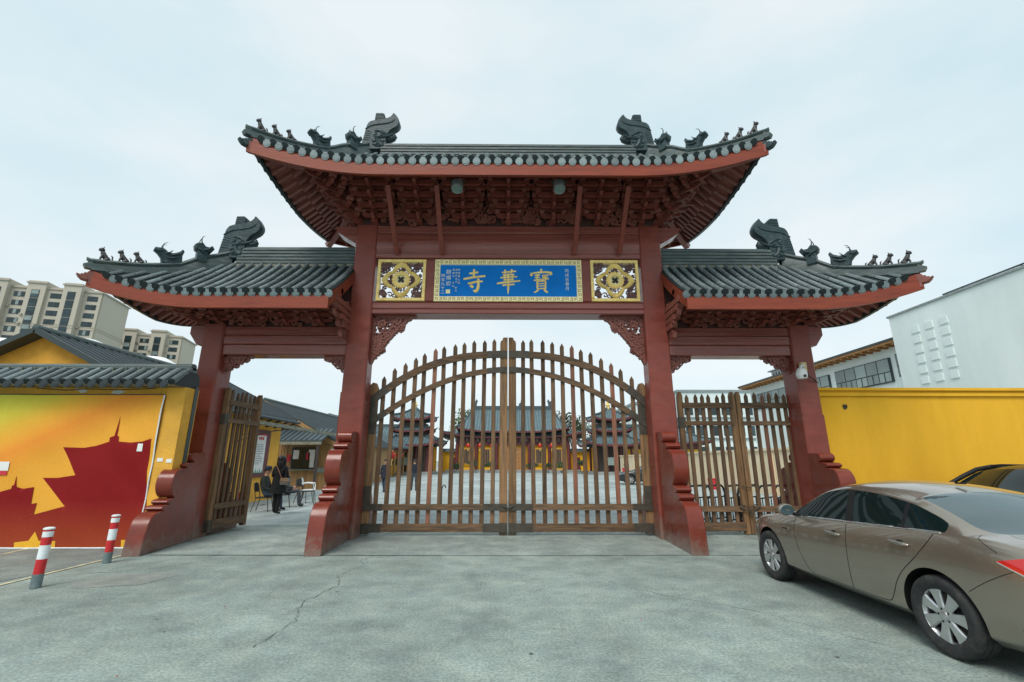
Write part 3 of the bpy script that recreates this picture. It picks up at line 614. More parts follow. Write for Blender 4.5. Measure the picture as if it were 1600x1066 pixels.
class HalfRoof:
    def __init__(s, sg, x0, bx, r, a, z0, rise, lift, D, flare, c1):
        s.sg, s.x0, s.bx, s.r, s.a, s.z0, s.rise, s.lift, s.D, s.fl, s.c1 = sg, x0, bx, r, a, z0, rise, lift, D, flare, c1
    def g(s, t): return s.c1*t + (1-s.c1)*t*t
    def w(s, dist): return max(0, 1-dist/s.D)**2.1
    def front(s, x, t, sy=-1, dz=0):
        e = s.bx+(s.r-s.bx)*t; p = (x-s.x0)/max(1e-6, e-s.x0); ww = s.w((1-p)*(s.bx-s.x0)); k = (1-t)
        return Vector((s.sg*(x+s.fl*ww*k*k), YC+sy*(s.a*k+s.fl*ww*k*k), s.z0+s.rise*s.g(t)+s.lift*ww*k**1.6+dz))
    def end(s, y, t, dz=0):
        k = (1-t); q = abs(y)/max(1e-6, s.a*k); ww = s.w((1-min(1, q))*s.a); sy = -1 if y < 0 else 1
        return Vector((s.sg*(s.bx+(s.r-s.bx)*t+s.fl*ww*k*k), YC+y+sy*s.fl*ww*k*k, s.z0+s.rise*s.g(t)+s.lift*ww*k**1.6+dz))
    def hip(s, t, sy=-1, dz=0): return s.front(s.bx+(s.r-s.bx)*t, t, sy, dz)
SP = 0.227
def build_roof(name, label, halves, ridge_x, zr, indiv_all):
    deck = MB(); under = MB(); NT = 10
    for h in halves:
        xs = 22
        for sy in (-1, 1):
            for dz, mb in ((0.0, deck), (-0.10, under)):
                mb.grid([[h.front(h.x0+(h.bx+(h.r-h.bx)*t/NT-h.x0)*i/xs, t/NT, sy, dz) for i in range(xs+1)] for t in range(NT+1)])
        for dz, mb in ((0.0, deck), (-0.10, under)):
            mb.grid([[h.end((-1+2*i/12)*h.a*(1-t/NT), t/NT, dz) for i in range(13)] for t in range(NT+1)])
    part = gpart(deck, name, 'tile_deck', smooth=40); part['label'] = label
    gpart(under, 'soffit', 'soffit_and_lit_block', part)
    stuff = MB()
    # eave line as a closed run of points, for the fascia boards
    def stuff_tile(o, side, along, up):
        M = frameM(o, side, along, up); nn = 6
        a_ = [M @ Vector((math.cos(math.pi*k/nn), 0, math.sin(math.pi*k/nn))) for k in range(nn+1)]; b_ = [M @ Vector((.88*math.cos(math.pi*k/nn), 1.0, .88*math.sin(math.pi*k/nn))) for k in range(nn+1)]
        stuff.grid([a_, b_]); stuff.add(a_, [tuple(range(nn+1))])
    for h in halves:
        # --- rows on the front and back slope
        rows_x = [h.x0 + SP*(i+0.5) for i in range(int((h.bx-h.x0-0.10)/SP))]
        for sy in (-1, 1):
            for x in rows_x:
                tm = 1.0 if x <= h.r else (h.bx-x)/(h.bx-h.r)
                tm = max(0.06, tm-0.03)
                L = (h.front(x, tm, sy)-h.front(x, 0, sy)).length; n_ = max(1, round(L/0.40))
                for i in range(n_):
                    t0, t1 = tm*i/n_, tm*(i+1)/n_
                    a_, b_ = h.front(x, t0, sy, 0.012), h.front(x, t1, sy, 0.012)
                    al = b_-a_; 
                    if i == 0: a_ = a_ - al.normalized()*0.07; al = b_-a_
                    side = Vector((1, 0, 0)); up = side.cross(al).normalized(); up = up if up.z > 0 else -up
                    j = Vector((random.uniform(-.006, .006), 0, random.uniform(-.004, .004)))
                    if sy < 0 and (indiv_all or i == 0): place('barrel_tile', BARREL, part, a_+j, side*0.056, al*1.03, up*0.064)
                    else: stuff_tile(a_, side*0.066, al, up*0.066)
                    if i == 0:
                        nal = al.normalized()
                        if sy < 0:
                            place('tile_cap', CAP, part, a_+up*0.012-nal*0.01, side*0.076, nal*0.076, up*0.076)
                            xd = x - SP/2
                            if xd > h.x0+0.02 or h.x0 > 0.1 or h.sg < 0:
                                dpt = h.front(max(xd, h.x0+0.001), 0, sy, -0.012 if not indiv_all else -0.015) - nal*(0.075 if not indiv_all else 0.055)
                                place('drip_tile', DRIP if not indiv_all else DRIP_DARK, part, dpt, side*0.092, Vector((0, 0.092, 0.026)), Vector((0, -0.026, 0.092)))
                        else:
                            stuff.obox(a_, (0.15, 0.03, 0.14)); 
        # --- rows on the hip end
        ny = int((2*h.a-0.15)/SP)
        for i in range(ny):
            y = -h.a + (2*h.a-ny*SP)/2 + SP*(i+0.5); tm = max(0.05, 1-abs(y)/h.a-0.03)
            L = (h.end(y, tm)-h.end(y, 0)).length; n_ = max(1, round(L/0.45))
            for k in range(n_):
                a_, b_ = h.end(y, tm*k/n_, 0.012), h.end(y, tm*(k+1)/n_, 0.012); al = b_-a_
                if k == 0: a_ = a_-al.normalized()*0.07; al = b_-a_
                side = Vector((0, 1, 0)); up = side.cross(al).normalized(); up = up if up.z > 0 else -up
                stuff_tile(a_, side*0.066, al, up*0.066)
                if k == 0:
                    d = a_ + Vector((0, -SP/2, -0.02)); stuff.lathe([(0.0, -0.008), (0.09, -0.008), (0.09, 0.008), (0, 0.008)], 10, frameM(d+Vector((0, 0, -0.02)), (0, 1, 0), (0, 0, 1), (1, 0, 0)))
        # --- fascia boards along the eaves, two thin boards one over the other
        runF = [(h.front(h.x0+(h.bx-h.x0)*i/26, 0, -1), Vector((0, -1, 0))) for i in range(27)]
        runE = [(h.end((-1+2*i/18)*h.a, 0), Vector((h.sg, 0, 0))) for i in range(19)]
        runB = [(h.front(h.x0+(h.bx-h.x0)*i/26, 0, 1), Vector((0, 1, 0))) for i in range(27)]
        for run in (runF, runE, runB):
            up_b, lo_b = MB(), MB(); U, W_ = [], []
            hgt = 1.0 if run is runF else 0.42
            for p, n_ in run:
                U.append([p+n_*q+Vector((0, 0, z)) for q, z in ((0.015, -0.02), (0.015, -0.03-0.10*hgt), (-0.05, -0.03-0.10*hgt), (-0.05, -0.02), (0.015, -0.02))])
                W_.append([p+n_*q+Vector((0, 0, z)) for q, z in ((0.035, -0.035-0.10*hgt), (0.035, -0.035-0.345*hgt), (-0.04, -0.035-0.345*hgt), (-0.04, -0.035-0.10*hgt), (0.035, -0.035-0.10*hgt))])
            up_b.grid(U); lo_b.grid(W_)
            for G, mb in ((U, up_b), (W_, lo_b)):
                mb.add(G[0][:4], [(0, 1, 2, 3)]); mb.add(G[-1][:4], [(0, 1, 2, 3)])
            if run is runF: gpart(up_b, 'fascia_board', 'fascia_paint', part); gpart(lo_b, 'fascia_board', 'fascia_paint', part)
            else: gpart(lo_b, 'eave_board', 'frame_dark' if run is runE else 'fascia_paint', part); gpart(up_b, 'eave_board', 'soffit_and_lit_block', part)
        # --- rafters: inner row and thinner flying row
        bk = MB()
        def raf(nm, a_, b_, wd, obj=True):
            d = b_-a_; sd = d.cross(Vector((0, 0, 1))).normalized(); up = sd.cross(d).normalized()
            if obj: place(nm, RAFT, part, a_, sd*wd, d, up*wd)
            else: bk.bar(a_, b_, wd, wd)
        for sy in (-1, 1):
            for x in [h.x0+SP*(i+0.25) for i in range(int((h.bx-h.x0-0.2)/SP))]:
                tm = 1.0 if x <= h.r else (h.bx-x)/(h.bx-h.r)
                t1, t2 = min(0.26, tm*0.95), min(0.62, tm*0.97)
                raf('flying_rafter', h.front(x, 0.02, sy, -0.145), h.front(x, t1, sy, -0.145), 0.075, sy < 0)
                if t2 > 0.24: raf('rafter', h.front(x, 0.20, sy, -0.225), h.front(x, t2, sy, -0.215), 0.085, sy < 0)
        ny = int((2*h.a-0.2)/SP)
        for i in range(ny):
            y = -h.a+(2*h.a-(ny-1)*SP)/2+SP*i; tm = 1-abs(y)/h.a
            t1, t2 = min(0.30, tm*0.95), min(0.80, tm*0.97)
            if t1 > 0.03: raf('flying_rafter', h.end(y, 0.02, -0.145), h.end(y, t1, -0.145), 0.085)
            if t2 > 0.26: raf('rafter', h.end(y*1.0, 0.22, -0.225), h.end(y, t2, -0.215), 0.095)
        gpart(bk, 'rear_rafters', 'soffit_and_lit_block', part)['kind'] = 'stuff'
        # --- hip ridges with their corner beams and beasts
        for sy in (-1, 1):
            base, top = MB(), MB(); P = [h.hip(t/14, sy) for t in range(15)]
            dirh = (P[0]-P[3]).normalized()
            prof_ = lambda w_, z0_, z1_: [(-w_, z0_), (-w_, z1_*0.8), (-w_*0.6, z1_), (w_*0.6, z1_), (w_, z1_*0.8), (w_, z0_), (-w_, z0_)]
            side = Vector((-dirh.y, dirh.x, 0)).normalized()
            hz = lambda i: 0.20 if i < 8 else 0.20+0.13*min(1, (i-8)/2)
            base.grid([[p+side*u+Vector((0, 0, z)) for u, z in prof_(0.075, -0.03, hz(i)-0.06)] for i, p in enumerate(P)])
            top.tube([p+Vector((0, 0, hz(i)-0.02)) for i, p in enumerate(P)] , [0.095]*len(P), 8, flat=0.62)
            tip = P[0]; e = [tip+dirh*q+Vector((0, 0, z)) for q, z in ((0.0, 0.18), (0.04, 0.19), (0.08, 0.22), (0.10, 0.26))]
            top.tube(e, [0.095, 0.085, 0.06, 0.02], 8, flat=0.62)
            base.prism([(0, 0), (0.10, 0.02), (0.14, 0.10), (0, 0.16)], -0.075, 0.075, frameM(tip, dirh, (0, 0, 1), dirh.cross(Vector((0, 0, 1)))))
            gpart(base, 'hip_ridge_base', 'ridge', part, smooth=40); gpart(top, 'hip_ridge', 'ridge', part, smooth=50)
            # corner beam under the hip, its carved nose sticks out past the tiles
            cb = MB(); Q = [h.hip(t/14, sy, -0.24-0.02*t) for t in range(13)]
            for a_, b_ in zip(Q[:-1], Q[1:]): cb.bar(a_+(a_-b_)*0.03, b_, 0.15, 0.20)
            gpart(cb, 'corner_beam', 'soffit_and_lit_block', part)
            nose = MB().prism([(0.62*u-.02, 0.9*v) for u, v in [(-0.12, -0.10), (0.10, -0.11), (0.22, -0.08), (0.30, -0.02), (0.36, 0.05), (0.34, 0.06), (0.27, 0.035), (0.24, 0.06), (0.19, 0.05), (0.17, 0.09), (0.11, 0.08), (0.08, 0.12), (-0.12, 0.12)]],
                              -0.07, 0.07, frameM(tip+Vector((0, 0, -0.16)), dirh, (0, 0, 1), dirh.cross(Vector((0, 0, 1)))), inset=0.02)
            gpart(nose, 'corner_beam_nose', 'beast' if indiv_all is False else 'carving_red', part)
    gpart(stuff, 'rear_and_end_tiles', 'tile', part, smooth=40)['kind'] = 'stuff'
    # main ridge: thin courses of tile, alternately proud and recessed
    rg = MB(); z = zr-0.22; xa, xb = ridge_x
    for k in range(9):
        th = 0.052 if k % 2 == 0 else 0.034; wd = (0.125 if k % 2 == 0 else 0.10); rg.box((xa, YC-wd, z), (xb, YC+wd, z+th)); z += th
    rg.tube([(xa, YC, z+0.02), (xb, YC, z+0.02)], 0.085, 10, flat=0.7)
    mo = MB().box((xa, YC-0.10, zr-0.34), (xb, YC+0.10, zr-0.222)); gpart(mo, 'ridge_mortar', 'mortar', part)
    gpart(rg, 'main_ridge', 'ridge', part)
    return part
HM = [HalfRoof(s, 0.0, 5.36, 3.72, 2.10, 7.83, 1.72, 0.44, 2.7, 0.15, 0.72) for s in (-1, 1)]
roofM = build_roof('main_roof', 'high middle roof with upturned corners', HM, (-3.4, 3.4), 9.60, False)
HS = [HalfRoof(s, 3.715, 8.46, 6.92, 1.62, 5.02, 1.33, 0.40, 2.2, 0.15, 0.80) for s in (-1, 1)]
roofL = build_roof('side_roof', 'lower left side roof', HS[:1], (-6.72, -3.712), 6.55, True)
roofR = build_roof('side_roof', 'lower right side roof', HS[1:], (3.712, 6.72), 6.55, True)
for s, rf in ((-1, roofL), (1, roofR)):   # rake board where the side roof meets the tall column
    h = HS[0 if s < 0 else 1]; mb = MB(); P = [h.front(3.72, t/10, -1) for t in range(11)]
    mb.grid([[p+Vector((s*q, 0, z)) for q, z in ((0.0, -0.03), (0.0, -0.34), (0.06, -0.34), (0.06, -0.03), (0.0, -0.03))] for p in P]); mb.add([P[0]+Vector((s*q, 0, z)) for q, z in ((0.0, -0.03), (0.0, -0.34), (0.06, -0.34), (0.06, -0.03))], [(0, 1, 2, 3)])
    gpart(mb, 'rake_board', 'fascia_paint', rf)

# --- ridge-end dragons
def K(pts, k=0.00127): return [((x-80)*k*0.84, (1010-y)*k) for x, y in pts]
fo = [(80, 1010), (80, 880), (115, 700), (150, 530), (165, 430), (190, 365), (240, 312), (350, 280), (480, 262), (600, 242), (690, 218), (745, 190), (785, 150), (820, 95), (850, 118), (885, 150), (925, 200), (960, 250), (985, 310), (985, 370), (955, 430), (900, 475), (830, 510), (780, 545), (745, 590), (715, 640), (700, 700), (690, 760), (690, 1010)]
def chiwen(s, x, z, parent):
    mb = MB(); X = frameM((s*x, YC, z), (-s, 0, 0), (0, 0, 1), (0, 1, 0))
    out_ = K(fo)[::-1]; mb.prism(out_, -0.12, 0.12, X, inset=0.02)
    bb = K([(355, 275), (370, 95), (545, 92), (600, 150), (582, 255)])[::-1]; mb.prism(bb, -0.10, 0.10, X, inset=0.012)
    for k in range(4): mb.prism(K([(362+k*3, 250-k*38), (588, 240-k*36), (588, 228-k*36), (362+k*3, 238-k*38)])[::-1], -0.108, 0.108, X)
    for yy in (-0.12, 0.12):
        d = 1 if yy > 0 else -1
        tb = lambda pts, r_, n=6: mb.tube([X @ Vector((*K([p])[0], yy)) for p in pts], r_, n)
        tb([(150, 520), (240, 455), (340, 420), (480, 398), (600, 385), (720, 365), (820, 330), (880, 270)], [0.018, .022, .022, .022, .022, .022, .02, .012])   # rim of the tail fin
        tb([(400, 735), (520, 715), (640, 705), (760, 690), (850, 650)], [0.05, 0.04, 0.036, 0.034, 0.03])        # snout
        tb([(380, 570), (470, 560), (560, 590), (640, 640), (700, 665)], [0.02, .03, .034, .03, .012])
        tb([(480, 560), (580, 565), (660, 610), (700, 640)], [.012, .02, .02, .01]); tb([(390, 590), (430, 620), (420, 660), (360, 690)], [.02, .03, .03, .015])
        tb([(460, 760), (490, 850), (550, 920), (610, 930), (630, 880), (590, 850)], [.05, .045, .04, .035, .03, .02])
        tb([(330, 790), (380, 830), (440, 800)], [.02, .032, .02]); tb([(360, 890), (410, 915), (470, 880)], [.02, .032, .02]); tb([(430, 950), (490, 925), (540, 960)], [.015, .03, .015])
        tb([(540, 790), (600, 830), (660, 800)], [.02, .028, .02]); mb.ball(X @ Vector((*K([(570, 680)])[0], yy+d*0.01)), 0.045, 8)
        for q in range(5): tb([(150-q*9, 560+q*55), (250-q*8, 575+q*52), (330-q*10, 600+q*50)], [.008, .012, .006], 5)
    nose = [X @ Vector((*K([p])[0], 0)) for p in ((700, 720), (790, 705), (850, 690), (875, 650), (850, 605), (800, 595))]
    mb.tube(nose, [0.10, 0.075, 0.07, 0.065, 0.055, 0.03], 8)
    gpart(mb, 'ridge_dragon', 'beast', parent, smooth=45)
chiwen(-1, 3.93, 9.62, roofM); chiwen(1, 3.93, 9.62, roofM); chiwen(-1, 7.22, 6.46, roofL); chiwen(1, 7.22, 6.46, roofR)
# --- beasts on the hips
def beast_small(k):
    mb = MB(); sh = 1.0 + 0.06*k
    mb.tube([(-0.13, 0, 0.03), (-0.10, 0, 0.09), (-0.03, 0, 0.15), (0.03, 0, 0.22*sh), (0.05, 0, 0.27*sh)], [0.045, 0.075, 0.075, 0.066, 0.052], 8)
    mb.ball((0.075, 0, 0.315*sh), 0.066, 8, (1.15, .95, .95)); mb.tube([(0.09, 0, 0.305*sh), (0.15, 0, 0.29*sh)], [0.035, 0.024], 6)
    for y in (-0.035, 0.035):
        mb.tube([(0.035, y, 0.20), (0.07, y*1.2, 0.10), (0.075, y*1.2, 0.0)], [0.032, 0.027, 0.024], 6); mb.tube([(0.06, y*1.2, 0.012), (0.11, y*1.2, 0.01)], [.02, .014], 6)
        mb.tube([(-0.10, y*1.5, 0.09), (-0.04, y*1.8, 0.06), (-0.02, y*1.8, 0.0)], [0.05, 0.042, 0.028], 6); mb.tube([(0.055, y, 0.355*sh), (0.035, y*1.5, 0.395*sh)], [.018, .006], 5)
    mb.tube([(-0.14, 0, 0.05), (-0.20, 0, 0.09), (-0.19, 0, 0.17+.02*k), (-0.15, 0, 0.20+.02*k)], [.02, .024, .022, .008], 6)
    return mb.mesh('hip_beast', 'beast_brown', smooth=50)
def beast_dragon():
    mb = MB()
    o = [(-0.34, 0), (0.16, 0), (0.20, 0.16), (0.30, 0.26), (0.42, 0.34), (0.40, 0.42), (0.26, 0.44), (0.15, 0.44), (0.02, 0.36), (-0.12, 0.38), (-0.26, 0.46), (-0.34, 0.56), (-0.40, 0.50), (-0.36, 0.36), (-0.38, 0.22)]
    mb.prism([(u*1, v) for u, v in o], -0.10, 0.10, frameM((0, 0, 0), (1, 0, 0), (0, 0, 1), (0, -1, 0)), inset=0.03)
    for y in (-0.10, 0.10):
        mb.tube([(-0.30, y, 0.40), (-0.14, y*1.2, 0.32), (0.0, y*1.1, 0.26)], [.02, .035, .02], 6); mb.tube([(-0.28, y, 0.28), (-0.10, y*1.2, 0.20), (0.06, y*1.1, 0.18)], [.02, .035, .02], 6)
        mb.ball((0.26, y*0.8, 0.40), 0.035, 6); mb.tube([(0.20, y, 0.36), (0.30, y*1.1, 0.33), (0.40, y*.8, 0.36)], [.03, .04, .03], 6)
        mb.tube([(0.20, y*.6, 0.43), (0.22, y*.8, 0.52), (0.17, y*.9, 0.60), (0.09, y, 0.63)], [.018, .015, .012, .005], 5)
        mb.tube([(0.10, y, 0.30), (0.0, y*1.3, 0.34), (-0.08, y*1.3, 0.44)], [.03, .025, .006], 5)
    return mb.mesh('winged_dragon', 'beast', smooth=45)
def beast_upright():
    mb = MB(); mb.box((-0.13, -0.11, -0.10), (0.11, 0.11, 0.26))
    o = [(-0.20, 0.20), (0.10, 0.18), (0.17, 0.22), (0.20, 0.34), (0.15, 0.40), (0.02, 0.44), (-0.06, 0.36), (-0.14, 0.36), (-0.22, 0.42), (-0.28, 0.34)]
    mb.prism(o, -0.12, 0.12, frameM((0, 0, 0), (1, 0, 0), (0, 0, 1), (0, -1, 0)), inset=0.03)
    for y in (-0.08, 0.08):
        mb.tube([(0.04, y, 0.42), (0.07, y*1.1, 0.52), (0.05, y*1.3, 0.60), (0.0, y*1.4, 0.63)], [.018, .015, .011, .004], 5); mb.ball((0.11, y*1.2, 0.36), 0.035, 6)
        mb.tube([(-0.02, y*1.5, 0.22), (-0.14, y*1.6, 0.28), (-0.20, y*1.4, 0.40)], [.035, .03, .01], 6); mb.tube([(0.16, y, .24), (0.06, y*1.6, 0.22), (-0.06, y*1.6, 0.14)], [.02, .03, .02], 6)
    return mb.mesh('upright_dragon', 'beast', smooth=45)
BS = [beast_small(k) for k in range(3)]; BD = beast_dragon(); BU = beast_upright()
for hs, part_of, tt, hh in ((HM, None, (0.06, 0.165, 0.27, 0.50, 0.80), 1.0), (HS, None, (0.055, 0.17, 0.27, 0.47, 0.72), 1.0)):
    for h in hs:
        par = roofM if hs is HM else (roofL if h.sg < 0 else roofR)
        for sy in (-1, 1):
            for k, t in enumerate(tt):
                p = h.hip(t, sy); d = h.hip(max(0, t-0.05), sy)-h.hip(t+0.05, sy); yaw = math.atan2(d.y, d.x)
                z = 0.20 if t < 0.55 else 0.30
                me, nm, q = (BS[2-k], 'hip_beast', 0.70) if k < 3 else ((BD, 'winged_dragon', 0.68) if k == 3 else (BU, 'upright_dragon', 0.84))
                M = Matrix.Translation(p+Vector((0, 0, z-0.01))-Vector(GO)) @ Matrix.Rotation(yaw, 4, 'Z') @ Matrix.Diagonal((q, q*1.2, q*(1.18 if k == 3 else 1.05), 1))
                link(nm, me, par, M)

# ================================================================== name board
nb = thing('name_board', 'blue name board with three gold characters above the gate opening', 'sign', (0.0, 10.37, 5.29))
NO = (0.0, 10.28, 5.29); npart = lambda mb, n_, m, p=None, sm=None: mb.build(n_, m, p or nb, sm, NO)
npart(MB().box((-1.70, 10.235, 5.375), (1.70, 10.27, 6.285)), 'board', 'board_blue')
X0, X1, Z0, Z1 = -1.785, 1.785, 5.292, 6.368
fr = MB(); wd = 0.118
for lo, hi in (((X0, Z0), (X1, Z0+wd)), ((X0, Z1-wd), (X1, Z1)), ((X0, Z0+wd+.001), (X0+wd, Z1-wd-.001)), ((X1-wd, Z0+wd+.001), (X1, Z1-wd-.001))):
    fr.box((lo[0], 10.20, lo[1]), (hi[0], 10.275, hi[1]))
frame = npart(fr, 'frame', 'pale_gold')
fret = MB(); random.seed(3)     # key-fret cut into the frame, as little dark hooks
def hook(cx, cz, q, ang):
    M = frameM((cx, 10.1985, cz), (math.cos(ang), 0, math.sin(ang)), (-math.sin(ang), 0, math.cos(ang)), (0, 1, 0))
    for lo, hi in (((-q, -q), (q, -q*.72)), ((q*.72, -q*.72), (q, q)), ((-q*.45, q*.72), (q*.72, q)), ((-q*.45, -q*.1), (-q*.17, q*.72)), ((-q*.17, -q*.1), (q*.3, q*.18))):
        fret.prism([(lo[0], lo[1]), (hi[0], lo[1]), (hi[0], hi[1]), (lo[0], hi[1])], 0, 0.004, M)
n_ = 34
for i in range(n_):
    x = X0+0.06+(X1-X0-0.12)*i/(n_-1)
    for z, a in ((Z0+0.058, 0), (Z1-0.058, math.pi)): hook(x, z, 0.036, a if i % 2 else a+math.pi/2)
for i in range(1, 9):
    z = Z0+0.06+(Z1-Z0-0.12)*i/9
    for x, a in ((X0+0.058, -math.pi/2), (X1-0.058, math.pi/2)): hook(x, z, 0.036, a if i % 2 else a+math.pi/2)
npart(fret, 'fret', 'carving', frame)['kind'] = 'stuff'
bd = MB()
for lo, hi in (((-1.668, 5.41), (1.668, 5.422)), ((-1.668, 6.238), (1.668, 6.25)), ((-1.668, 5.423), (-1.656, 6.237)), ((1.656, 5.423), (1.668, 6.237))): bd.box((lo[0], 10.226, lo[1]), (hi[0], 10.236, hi[1]))
npart(bd, 'inner_bead', 'white_paint', frame)
# the three characters as brush strokes: each stroke (points in a 100x100 box, y up) with a width at each point
def brush(mb, strokes, cx, cz, S):
    for st in strokes:
        P = [Vector((x, y)) for x, y, w_ in st]; W_ = [w_ for *_, w_ in st]; pts, ws = [], []
        for i in range(len(P)-1):
            for k in range(4):
                f = k/4; p0, p1, p2, p3 = P[max(i-1, 0)], P[i], P[i+1], P[min(i+2, len(P)-1)]
                pts.append(0.5*((2*p1)+(p2-p0)*f+(2*p0-5*p1+4*p2-p3)*f*f+(3*p1-p0-3*p2+p3)*f**3)); ws.append(W_[i]*(1-f)+W_[i+1]*f)
        pts.append(P[-1]); ws.append(W_[-1])
        w3 = [Vector((cx+(p.x-50)/100*S, 10.232, cz+(p.y-50)/100*S)) for p in pts]
        mb.tube(w3, [q*S/100*0.5 for q in ws], 8, flat=0.55, up=(0, 1, 0))
SI = [[(30, 80, 7), (50, 83, 9), (66, 86, 8)], [(49, 98, 8), (49, 84, 9), (48, 66, 9)], [(8, 57, 8), (30, 61, 10), (60, 66, 9), (94, 70, 8)], [(26, 38, 8), (45, 42, 10), (62, 46, 9), (84, 47, 7)], [(66, 58, 9), (67, 40, 10), (65, 18, 12), (58, 6, 13), (48, 10, 6)], [(36, 31, 11), (43, 25, 12), (47, 20, 7)]]
HUA = [[(24, 86, 7), (50, 89, 7), (82, 92, 7)], [(37, 98, 7), (37, 88, 8), (38, 80, 6)], [(64, 100, 8), (63, 90, 8), (58, 81, 6)], [(28, 74, 6), (52, 76, 7), (74, 78, 6)], [(33, 79, 6), (35, 66, 7), (36, 54, 6)], [(68, 80, 6), (67, 68, 7), (65, 55, 6)], [(18, 63, 6), (50, 66, 8), (86, 68, 6)], [(30, 53, 6), (50, 55, 7), (72, 56, 6)], [(4, 38, 7), (40, 44, 9), (98, 50, 7)], [(26, 30, 6), (50, 33, 8), (76, 35, 6)], [(50, 82, 7), (50, 50, 8), (50, 22, 9), (49, -6, 4)]]
BAO = [[(48, 100, 10), (54, 95, 8)], [(14, 84, 11), (10, 76, 12), (14, 72, 6)], [(18, 84, 7), (52, 88, 9), (86, 87, 10), (92, 80, 8), (82, 77, 4)], [(24, 74, 6), (38, 76, 7), (46, 77, 5)], [(35, 76, 6), (34, 62, 6), (33, 52, 6)], [(24, 64, 5), (44, 66, 6)], [(20, 52, 6), (38, 55, 7), (50, 58, 5)], [(58, 76, 6), (56, 68, 6)], [(54, 72, 6), (70, 75, 6), (80, 75, 6)], [(54, 64, 6), (78, 66, 6)], [(66, 75, 6), (66, 60, 6), (70, 53, 5)], [(52, 56, 5), (66, 59, 5), (82, 58, 5)],
       [(34, 48, 7), (34, 30, 8), (34, 14, 7)], [(34, 47, 6), (52, 50, 7), (66, 49, 8), (67, 32, 8), (66, 12, 7)], [(37, 37, 5), (62, 39, 5)], [(37, 27, 5), (62, 29, 5)], [(36, 16, 6), (64, 18, 6)], [(38, 12, 8), (30, 4, 7), (20, 0, 4)], [(60, 12, 7), (70, 4, 10), (76, 0, 6)]]
for strokes, cx, S in ((SI, -0.83, 0.62), (HUA, 0.0, 0.60), (BAO, 0.80, 0.60)):
    mb = MB(); brush(mb, strokes, cx, 5.83, S); npart(mb, 'character', 'gold', sm=60)
def small_text(txt, x, z0, step, size):
    for i, ch in enumerate(txt):
        if ch == ' ': continue
        me = text_mesh(ch, size, 0.003); me.materials.clear(); me.materials.append(MATS['white_paint'])
        link('inscription', me, nb, Matrix.Translation(Vector((x, 10.231, z0-step*i))-Vector(NO)) @ Matrix.Rotation(math.pi/2, 4, 'X'))
small_text('丙戌吉春月', 1.43, 6.09, 0.115, 0.10)
small_text('如會重山辰', -1.20, 6.11, 0.085, 0.058); small_text('佛陽年去月 新年', -1.265, 6.11, 0.078, 0.055); small_text('陽佛年 法云', -1.335, 6.11, 0.085, 0.055)
small_text('趙樸初', -1.455, 6.05, 0.15, 0.13); small_text('時年九十二', -1.585, 5.95, 0.105, 0.10)
npart(MB().box((-1.505, 10.228, 5.50), (-1.405, 10.2345, 5.60)), 'seal', 'pale_gold')

# ================================================================== flood lamps under the eave, dome camera on the column
for x, lb in ((-1.13, 'grey floodlight under the main eave, the left of two'), (1.12, 'grey floodlight under the main eave, the right of two')):
    t_ = thing('flood_lamp', lb, 'lamp', (x, 8.86, 7.55), 0, 'floodlights under the main eave'); o = (x, 8.86, 7.55); 
    MB().lathe([(0.0, 0.02), (0.10, 0.02), (0.125, 0.0), (0.13, -0.20), (0.12, -0.205), (0.11, -0.19), (0.0, -0.17)], 14, Matrix.Translation((0, 0, 0.0)) @ Matrix.Rotation(R(-14), 4, 'X')).build('housing', 'galvanised', t_, 40)
    MB().lathe([(0.0, -0.176), (0.105, -0.186), (0.105, -0.20), (0, -0.20)], 14, Matrix.Rotation(R(-14), 4, 'X')).build('lens', 'flood_glass', t_, 40)
    mb = MB(); [mb.box((-0.14+0.02*0, -0.135+0.0, -0.02-0.03*k), (0.14, 0.135, -0.012-0.03*k)) for k in range(0)]
    mb.box((-0.17, -0.05, 0.03), (0.17, 0.05, 0.05)); mb.bar((-0.145, 0, -0.06), (-0.145, 0, 0.04), 0.02, 0.04, (0, 1, 0)); mb.bar((0.145, 0, -0.06), (0.145, 0, 0.04), 0.02, 0.04, (0, 1, 0)); mb.box((-0.03, -0.03, 0.05), (0.03, 0.03, 0.30)); mb.build('yoke', 'iron', t_)
t_ = thing('dome_camera', 'white dome security camera on the right outer column', 'security camera', (6.66, 10.2, 3.5))
MB().box((0.04, -0.06, 0.06), (0.16, 0.035, 0.28)).build('junction_box', 'camera_bracket', t_)
MB().tube([(0.08, -0.05, 0.17), (0.02, -0.14, 0.19), (-0.04, -0.16, 0.18), (-0.05, -0.16, 0.10)], [.03, .03, .03, .034], 10).build('arm', 'camera_shell', t_, 50)
MB().lathe([(0.0, 0.13), (0.06, 0.125), (0.09, 0.09), (0.105, 0.05), (0.115, -0.02), (0.11, -0.07), (0.09, -0.12), (0.0, -0.13)], 18, Matrix.Translation((-0.05, -0.16, 0.0))).build('housing', 'camera_shell', t_, 50)
MB().ball((-0.05, -0.235, -0.06), 0.048, 10).build('lens', 'black_paint', t_, 80)
MB().tube([(0.14, -0.04, 0.08), (0.20, -0.04, -0.05), (0.32, -0.03, -0.13), (0.46, 0.10, -0.17)], 0.012, 6).build('cable', 'cable', t_, 60)
